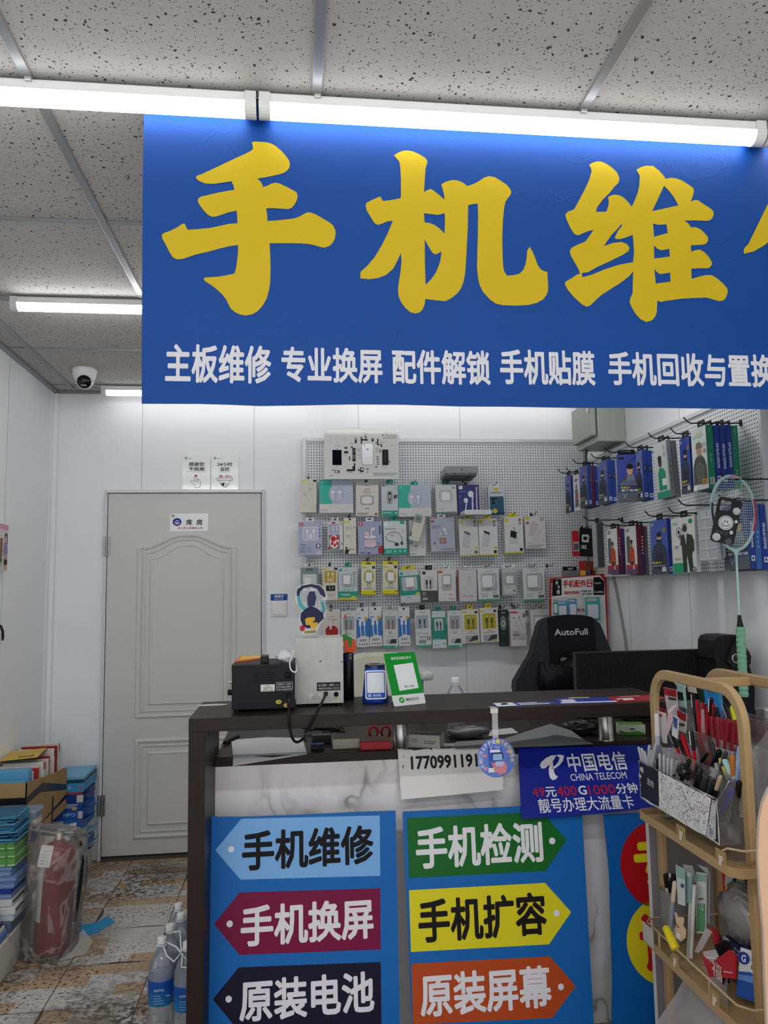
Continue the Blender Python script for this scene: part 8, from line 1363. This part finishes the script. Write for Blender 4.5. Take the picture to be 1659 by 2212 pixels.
# flat packs standing in the organiser
def flatpack(name, label, pts, X, col, deco=(), q=qr, th=.0015, cat='pen pack', zmin=None, mat=None, yaw=0):
    fr = Fr((X, 2.0, 0), (0, -1, 0)); P = [fr.uv(*q(x, y)) for x, y in pts]; zmin = zmin or ZO+.004; zlow = min(p[1] for p in P)
    c = fr.p(sum(p[0] for p in P)/len(P), max(zmin, zlow)); o = thing(name, label, cat, c); m = MB(c); m.prism(fr, P if sum(P[i][0]*P[(i+1) % len(P)][1]-P[(i+1) % len(P)][0]*P[i][1] for i in range(len(P))) > 0 else P[::-1], -th, 0, mat or M(col, .3))
    for k, (pl, c2) in enumerate(deco): Q = [fr.uv(*q(x, y)) for x, y in pl]; m.flat(fr, Q if sum(Q[i][0]*Q[(i+1) % len(Q)][1]-Q[(i+1) % len(Q)][0]*Q[i][1] for i in range(len(Q))) > 0 else Q[::-1], M(c2, .35), .0006+.0003*k)
    m.build('sleeve', o); return o
def q4_(x0, y0, x1, y1, s=0): return [(x0, y0), (x1, y0+s), (x1, y1+s), (x0, y1)]
flatpack('refill_pack', 'red and white refill pack standing left of the mint pack', [(552, 413), (690, 440), (720, 760), (600, 720)], 1.12, '#c9c4c2', [([(555, 415), (688, 442), (694, 520), (565, 495)], '#a81a26'), ([(605, 515), (690, 530), (693, 555), (612, 545)], '#3a3a3a'), ([(610, 450), (660, 460), (662, 500), (615, 490)], '#8a1a22')])
flatpack('refill_pack', 'pale mint refill pack beside the red and white pack', [(690, 365), (778, 385), (800, 640), (715, 610)], 1.13, '#a9c5bb', [([(695, 455), (760, 470), (770, 560), (705, 545)], '#1d211f'), ([(705, 395), (760, 405), (762, 430), (708, 420)], '#8fb5a8')])
flatpack('refill_pack', 'white refill pack with a blue ring top, tallest in the organizer', [(625, 302), (770, 330), (790, 420), (700, 400), (640, 340)], 1.15, '#c3c7cb', [([(632, 305), (715, 318), (718, 350), (645, 345)], '#2a55a8')])
flatpack('refill_pack', 'white refill pack with red print behind the mint pack', [(800, 335), (880, 348), (905, 480), (810, 460)], 1.15, '#c9c0b5', [([(815, 345), (870, 352), (872, 375), (820, 370)], '#a83a35')])
flatpack('folder', 'dark green stationery folder behind the black pens', [(885, 362), (1010, 385), (1020, 560), (950, 590)], 1.16, '#12302a', [([(950, 400), (990, 410), (985, 520), (965, 500)], '#1d4238')], cat='folder')
flatpack('refill_pack', 'grey-white refill pack leaning at the left of the middle tier', [(470, 655), (580, 690), (590, 1010), (545, 1000)], 1.05, '#bdbab8', [([(505, 690), (540, 700), (540, 730), (510, 720)], '#a83a42')]); flatpack('refill_pack', 'white refill pack with red corner at the left of the middle tier', [(505, 628), (575, 655), (600, 760), (520, 720)], 1.07, '#a82a32')
flatpack('refill_pack', 'white and red refill pack with a hole in the middle tier', [(690, 650), (800, 700), (790, 900), (700, 860)], 1.07, '#c5c0be', [([(695, 652), (798, 702), (795, 780), (705, 735)], '#9a1c28'), ([(720, 790), (780, 800), (778, 830), (722, 818)], '#3a3a3a')])
flatpack('refill_pack', 'blue and white refill pack beside the pink ribbon', [(655, 700), (715, 740), (700, 960), (640, 920)], 1.04, '#c9cbd0', [([(660, 720), (705, 750), (700, 860), (665, 830)], '#3f5a8a')])
flatpack('ribbon', 'pink patterned ribbon hanging over the refill packs', [(600, 650), (660, 600), (700, 590), (695, 620), (640, 690), (650, 760), (620, 850), (590, 930), (570, 900), (590, 780)], 1.035, '#c9aeb5', [([(605, 655), (690, 596), (690, 612), (615, 690)], '#d8cfd0')], cat='ribbon')
penpx('white correction pen with red and orange top at the left of the middle tier', 482, 690, 492, 1000, 28, 1.04, '#aab4c6', '#c9c6c6', Lm=.17)
Pb = on_x(*qr(1085, 660), 1.13); Pt = on_x(*qr(1080, 400), 1.13); o = thing('lead_box', 'bright blue small box with yellow sun print at the back of the organizer', 'box', Pb+Vector((0, 0, -.03)), (math.radians(6), math.radians(0), math.radians(-52))); m = MB(); h = Pt.z-Pb.z+.03; m.b2(-.02, 0, 0, .02, .022, h, M('#2a86c9', .35), .0008); fr = Fr((0, 0, 0)); 
for i in range(8): a_ = 2*PI*i/8; m.flat(fr, [(.002+.004*math.cos(a_+.4), h*.45+.004*math.sin(a_+.4)), (.002+.012*math.cos(a_), h*.45+.012*math.sin(a_)), (.002+.004*math.cos(a_-.4), h*.45+.004*math.sin(a_-.4))], '#c5d6e6', .0005)
m.flat(fr, ell(.002, h*.45, .005, .005, 16), '#d3c93a', .001); m.text(fr, '自动铅笔', -.012, h*.84, .012, h*.9, '#1c3a5c', .0006, .01); m.build('carton', o)
# second organiser half: things seen past the near post
m = MB(OO)
t2 = thing('pen_holder', 'clear pen holder behind the near post at the right edge', 'pen holder', (1.32, 1.88, ZO))
m = MB(t2.location); m.b2(1.245, 1.765, ZO, 1.40, 2.0, ZO+.002, ACL)
for q in ((1.245, 1.765, 1.247, 2.0), (1.40, 1.765, 1.402, 2.0), (1.245, 1.765, 1.40, 1.767), (1.245, 1.998, 1.40, 2.0), (1.32, 1.765, 1.322, 2.0)): m.b2(q[0], q[1], ZO, q[2], q[3], 1.13 if q[0] > 1 else 1.0, ACL)
m.b2(1.243, 1.76, .80, 1.42, 2.01, ZO-.0005, M('#a58a63', .45)); m.b2(1.40, 1.76, 0, 1.42, 1.78, .80, M('#a58a63', .45)); m.b2(1.40, 1.99, 0, 1.42, 2.01, .80, M('#a58a63', .45)); m.build('clear_body', t2)
penpx('large white marker with black foot at the right edge of the picture', 1650, 880, 1652, 1420, 34, 1.26, '#c9c6c0', '#c9c6c0', Lm=.22, name='marker', cat='marker')
penpx('white pen with yellow cap right of the near post', 1590, 1040, 1580, 1200, 30, 1.262, '#c9c9c6', '#d3ad2e', Lm=.15); penpx('white capped pen low right of the near post', 1592, 1310, 1570, 1420, 20, 1.262, '#cfcfcc', '#d6d6d3', Lm=.13); penpx('clear eyeliner-like pen at the right edge above the white marker', 1640, 640, 1632, 860, 22, 1.27, film('#d9dbdd', .5, .1, .6), '#c9c9cb', Lm=.14)
p = on_x(*qr(1580, 790), 1.285); o = thing('tassel', 'black furry tassels hanging right of the near post', 'tassel', p); m = MB(p)
for dx, dz, s in ((0, .0, .024), (.012, -.03, .02), (-.008, -.035, .02)): blob(m, p+Vector((dx, .0, dz)), s, M('#17181b', .9), .8, .9, 1.5, .18, int(dz*1000)+40)
m.build('fur', o)
# ------------------------------------------------------------------ lower shelf
Z2 = SHZ[1]+.004
pc = on_x(*qs(700, 1000), 1.06); pc = Vector((1.055, on_x(*qs(705, 800), 1.055).y, Z2)); o = thing('pen_cup', 'clear pen cup on the lower shelf holding black and white pens', 'pen cup', pc); m = MB(pc); hc = on_x(*qs(700, 560), 1.055).z-Z2; m.lathe([(.030, 0), (.030, .002), (.033, hc), (.032, hc), (.029, .003)], film('#cfd2d4', .16, .06, .8), pc, n=24); m.build('cup', o)
for i, (x, y, xb, yb, bc, cc_) in enumerate(((625, 405, 640, 560, '#c9c6c0', '#161618'), (652, 395, 660, 560, '#161618', '#161618'), (680, 400, 682, 560, '#161618', '#b9b9b9'), (705, 398, 700, 560, '#c9c6c0', '#161618'), (728, 410, 715, 560, '#161618', '#161618'), (645, 430, 655, 560, '#161618', '#c9c6c0'), (690, 440, 690, 560, '#161618', '#161618'), (718, 450, 706, 560, '#c9c6c0', '#161618'))):
    T_ = on_x(*qs(x, y), 1.04+.006*(i % 4)); pen('black and white pen standing in the clear cup on the lower shelf', T_, (pc.x+.004*(i % 3-1), pc.y+.006*((i*2) % 5-2), Z2+.006), .0046, bc, cc_, 'pens in the clear cup of the lower shelf', capf=.2)
penpx('cream pen with marbled blue barrel standing in front of the cup pens', 728, 480, 690, 930, 22, 1.015, M('#8d93ad', .35), '#c9bda8', q=qs, zmin=Z2+.004, Lm=.17, capf=.33)
flatpack('pen_pack', 'mint and white pen pack leaning in the cup, leftmost', [(735, 310), (825, 360), (830, 725), (760, 705)], 1.02, '#c3ccca', [([(738, 318), (825, 366), (827, 465), (752, 440)], '#8fb5ac'), ([(790, 500), (825, 510), (823, 545), (792, 540)], '#3a4a6a')], qs, zmin=Z2); flatpack('pen_pack', 'teal and white pen pack second from the left', [(815, 345), (900, 400), (885, 690), (835, 700)], 1.03, '#8fb0b2', [([(820, 352), (895, 402), (880, 440), (825, 420)], '#c9cfcd')], qs, zmin=Z2); flatpack('pen_pack', 'white pen pack with hanging hole behind the teal packs', [(810, 310), (900, 325), (940, 480), (900, 520), (830, 400)], 1.05, '#c6c7c4', (), qs, zmin=Z2)
o = flatpack('pen_pack', 'green and white pen pack lettered 2.0 on the lower shelf', [(940, 385), (1045, 400), (1040, 1000), (945, 1000)], 1.05, '#c9ccc8', [([(945, 405), (1042, 415), (1040, 500), (945, 495)], '#8fb59a'), ([(955, 480), (1035, 485), (1033, 530), (955, 525)], '#d3d6d2'), ([(958, 700), (1035, 705), (1030, 980), (950, 975)], '#5c9a6c'), ([(965, 650), (1020, 652), (1020, 662), (965, 660)], '#3a3a3a')], qs, zmin=Z2)
m = MB(o.location); fr = Fr((1.0485, 2.0, 0), (0, -1, 0)); a = fr.uv(*qs(975, 745)); b = fr.uv(*qs(1022, 712)); m.text(fr, '2.0', a[0], a[1], b[0], b[1], '#cfe0d2', .002, .01); m.build('print', o)
flatpack('pen_pack', 'white dotted pen pack behind the green one', [(950, 312), (1050, 345), (1075, 420), (1070, 900), (1045, 900), (1045, 400)], 1.06, '#bfc1be', (), qs, zmin=Z2)
penpx('white pen with black marks between cup and green pack', 925, 520, 900, 1060, 20, 1.03, '#cfcfcb', None, q=qs, zmin=Z2+.004, Lm=.2); penpx('second white marked pen beside the cup on the lower shelf', 890, 560, 870, 1060, 18, 1.035, '#c6c4c0', '#2a2a2c', q=qs, zmin=Z2+.004, Lm=.2, capf=.12)
flatpack('sticker_sheet', 'cream bunny-shaped sticker in front of the pen cup', [(722, 790), (738, 790), (760, 840), (775, 835), (810, 840), (820, 870), (808, 920), (835, 965), (835, 1040), (790, 1080), (740, 1050), (728, 960), (745, 900), (735, 840)], 1.0, '#d0b49a', [([(735, 985), (790, 1010), (785, 1060), (738, 1040)], '#d6d2cb'), ([(740, 900), (775, 940), (770, 948), (745, 920)], '#3a2f2a')], qs, zmin=Z2, cat='sticker')
T_ = on_x(*qs(640, 945), .985); B_ = on_x(*qs(735, 1150), .985); o = thing('highlighter', 'yellow highlighter with a printed face lying over the lower shelf rail', 'highlighter', B_); m = MB(B_); d = (B_-T_).normalized(); m.tube([T_-d*.004, T_, T_.lerp(B_, .5), B_, B_+d*.004], [.006, .0105, .0115, .0125, .008], M('#d0bf1e', .35), 14); m.build('barrel', o)
m = MB(B_); hf = Fr(B_+Vector((-.0125, 0, -.002)), (0, -1, 0), (0, 0, 1)); 
for a, b in ((-.004, .004), (.005, .002)): m.flat(hf, ell(a, b, .0012, .0022, 8), '#1a1a1a', .001)
m.flat(hf, [(-.005, -.004), (.006, -.006), (.004, -.009), (-.004, -.007)], '#1a1a1a', .001); m.build('print', o)
# red envelope, pen bundles, bags and boxes
flatpack('red_envelope', 'red envelope with white seal print on the lower shelf', [(1265, 1165), (1335, 1215), (1335, 1452), (1070, 1432), (995, 1215), (1090, 1300)], .995, '#a3151f', [([(1215, 1372), (1310, 1388), (1308, 1400), (1215, 1385)], '#cfa9a6')], qs, zmin=Z2, cat='envelope', th=.004)
m = MB((.99, 1.8, Z2)); fr = Fr((.9945, 2.0, 0), (0, -1, 0)); a = fr.uv(*qs(1105, 1405)); b = fr.uv(*qs(1200, 1330)); eo = bpy.data.objects.get('red_envelope'); m = MB(eo.location); m.text(fr, '福', a[0], a[1], b[0], b[1], '#bfa9a4', .0012, .012); m.build('seal_print', eo)
for i, (x, y, xb, yb, bc, cc_) in enumerate(((1098, 950, 1150, 1150, '#1a1a1c', '#9a1a26'), (1125, 945, 1165, 1150, '#1a1a1c', '#8f1822'), (1150, 975, 1180, 1160, '#1a1a1c', '#a31c28'), (1168, 1010, 1190, 1170, '#1a1a1c', '#1f1f21'))): penpx('red-capped black pen in the small bundle on the lower shelf', x, y, xb, yb, 20, 1.05+.004*i, bc, cc_, q=qs, zmin=Z2+.003, Lm=.11, capf=.3, group='red-capped pens bundled on the lower shelf')
for i, (x, y, xb, yb) in enumerate(((1190, 1075, 1195, 1200), (1215, 1068, 1218, 1200), (1240, 1072, 1240, 1200), (1262, 1080, 1262, 1200))): penpx('black pen in the black bundle beside the red envelope', x, y, xb, yb, 17, 1.03+.004*i, '#202022', '#161618', q=qs, zmin=Z2+.003, Lm=.10, group='black pens bundled on the lower shelf')
flatpack('zip_bag', 'clear zip bag leaning behind the red envelope', [(1035, 945), (1100, 985), (1000, 1160), (960, 1195), (925, 1180)], 1.0, '', (), qs, zmin=Z2, cat='plastic bag', mat=film('#cfc8c8', .45, .12, .6)); flatpack('zip_bag', 'small clear zip bag with white strip in the red envelope', [(1010, 1180), (1130, 1160), (1165, 1230), (1140, 1260), (1060, 1290), (1020, 1240)], .998, '', [([(1030, 1225), (1140, 1240), (1140, 1255), (1040, 1245)], '#c9c9cc')], qs, zmin=Z2, cat='plastic bag', mat=film('#cfc8cc', .5, .12, .6))
def pbox(label, c, dims, rot, col, items, top=None, side=None):
    o = thing('refill_box', label, 'box', c, rot); w, d, h = dims; m = MB(); m.b2(-w/2, -d/2, 0, w/2, d/2, h, M(col, .35), .0008, 1); f = Fr((0, -d/2, 0)); art(m, f, w, h, items)
    if top: art(m, Fr((0, -d/2, h), (1, 0, 0), (0, 1, 0)), w, d, top)
    if side: art(m, Fr((-w/2, 0, 0), (0, -1, 0)), d, h, side)
    m.build('carton', o); return o
c = on_x(*qs(1330, 1060), 1.10); pbox('dark blue and white refill box at the back of the lower shelf', (1.125, c.y-.045, Z2+.055), (.075, .15, .045), (0, 0, 0), '#1d2c4a', [], top=[('r', .1, .1, .9, .9, '#22355a'), ('t', 'BAOKE', .2, .3, .8, .5, '#c3cad6', .01)], side=[('r', 0, 0, .16, 1, '#c6c9cc'), ('e', .08, .25, .05, .12, '#1d2c4a'), ('t', '金属笔', .3, .15, .6, .3, '#aab2c2', .01), ('t', 'BAOKE', .25, .4, .85, .62, '#c9ced8', .02), ('g', .3, .72, .8, .85, 2, '#97a0b5')])
carton('carton', 'plain brown carton under the dark blue refill box', 1.09, 1.165, c.y-.12, c.y+.03, Z2, Z2+.054, '#6a5a46')
c = on_x(*qs(1420, 1380), 1.03); pbox('white and blue BAOKE refill box leaning at the near end of the lower shelf'.replace('BAOKE ', ''), (1.078, 1.806, Z2+.012), (.085, .03, .105), (math.radians(-18), math.radians(8), math.radians(-35)), '#1a3a8a', [('r', 0, 0, 1, .5, '#cfd2d6'), ('p', [(0, .5), (.3, .44), (.6, .52), (1, .46), (1, 1), (0, 1)], '#1f4fa5'), ('p', [(0, .56), (.4, .5), (.8, .6), (1, .55), (1, .62), (0, .66)], '#5f8fd0'), ('t', 'BAOKE', .3, .1, .9, .22, '#1f1f22', .02), ('t', '0.5mm', .3, .28, .8, .38, '#2a2a2d', .01), ('e', .1, .2, .16, .13, '#1a3a8a'), ('t', 'G', .04, .13, .16, .28, '#d5dbe6', .03)], side=[('t', 'BAOKE', .15, .1, .85, .3, '#c9d2e2', .02), ('g', .2, .4, .8, .9, 4, '#8fa5cf')])
p = on_x(*qs(1330, 700), 1.11); o = thing('plastic_bag', 'knotted clear plastic bag at the back of the lower shelf', 'plastic bag', Vector((p.x, p.y, Z2+.10))); m = MB(o.location); blob(m, Vector((p.x+.01, p.y-.03, Z2+.17)), .07, film('#c6c2c0', .34, .14, .7), .7, 1.2, .95, .16, 12, 20, 14); 
for i in range(5): m.tube([p+Vector((0, -.0, .01)), p+Vector((-.01, -.03-.012*i, .028-.01*i)), p+Vector((.0, -.06-.012*i, .02-.03*i))], .004, film('#d6d3d1', .5, .14, .7), 5)
m.build('film', o)
p = on_x(*qs(1385, 460), 1.14); o = thing('paint_pack', 'green and white pack with white characters behind the clear bag', 'pack', p+Vector((0, 0, -.04)), (0, math.radians(12), math.radians(-60))); m = MB(); m.b2(-.05, 0, 0, .05, .04, .055, M('#c6c6c4', .35), .004); f = Fr((0, 0, 0)); m.flat(f, rrect(-.028, .012, .045, .05, .006), '#163a2c', .0005); m.text(f, '雨龙', -.018, .028, .03, .044, '#c9d3cd', .001, .01); m.text(f, 'YULONG', -.02, .016, .02, .022, '#c9d3cd', .001); m.build('pack', o)
carton('carton', 'plain carton carrying the green and white pack on the lower shelf', 1.10, 1.175, p.y-.05, p.y+.04, Z2, p.z-.042, '#77736e')
# bottom shelf: clear sheet bag and black bag
Z3 = SHZ[2]+.004; fr = Fr((.985, 2.0, 0), (0, -1, 0)); P = lambda x, y, X: on_x(*qs(x, y), X)
o = thing('plastic_sheet_bag', 'large clear plastic sheet bag leaning under the lower shelf', 'plastic bag', (1.02, 1.95, Z3)); m = MB(o.location)
g = []
for i in range(7):
    f = i/6; g.append([P(880+(1270-880)*f, 1345-60*f+(20 if i % 2 else 0), 1.05), P(740+(1250-740)*f, 1600-10*f, 1.02+(.012 if i % 2 else 0)), P(550+(1280-550)*f, 1880-20*f, .995+(.014 if i % 2 else 0)), Vector((1.0+(.012 if i % 2 else 0), P(550+(1280-550)*f, 1880, .99).y, Z3+.003))])
m.add([v for r_ in g for v in r_], [(i*4+j, i*4+j+1, (i+1)*4+j+1, (i+1)*4+j) for i in range(6) for j in range(3)], film('#d3d1d2', .42, .15, .7), True); m.build('film', o)
o = thing('plastic_bag', 'black plastic bag on the bottom shelf of the rack', 'plastic bag', (1.13, 1.95, Z3)); m = MB(o.location); blob(m, Vector((1.13, 1.95, Z3+.062)), .085, M('#0e0e11', .22, spec=.8), .7, 1.6, .62, .12, 21, 24, 14); m.build('film', o)
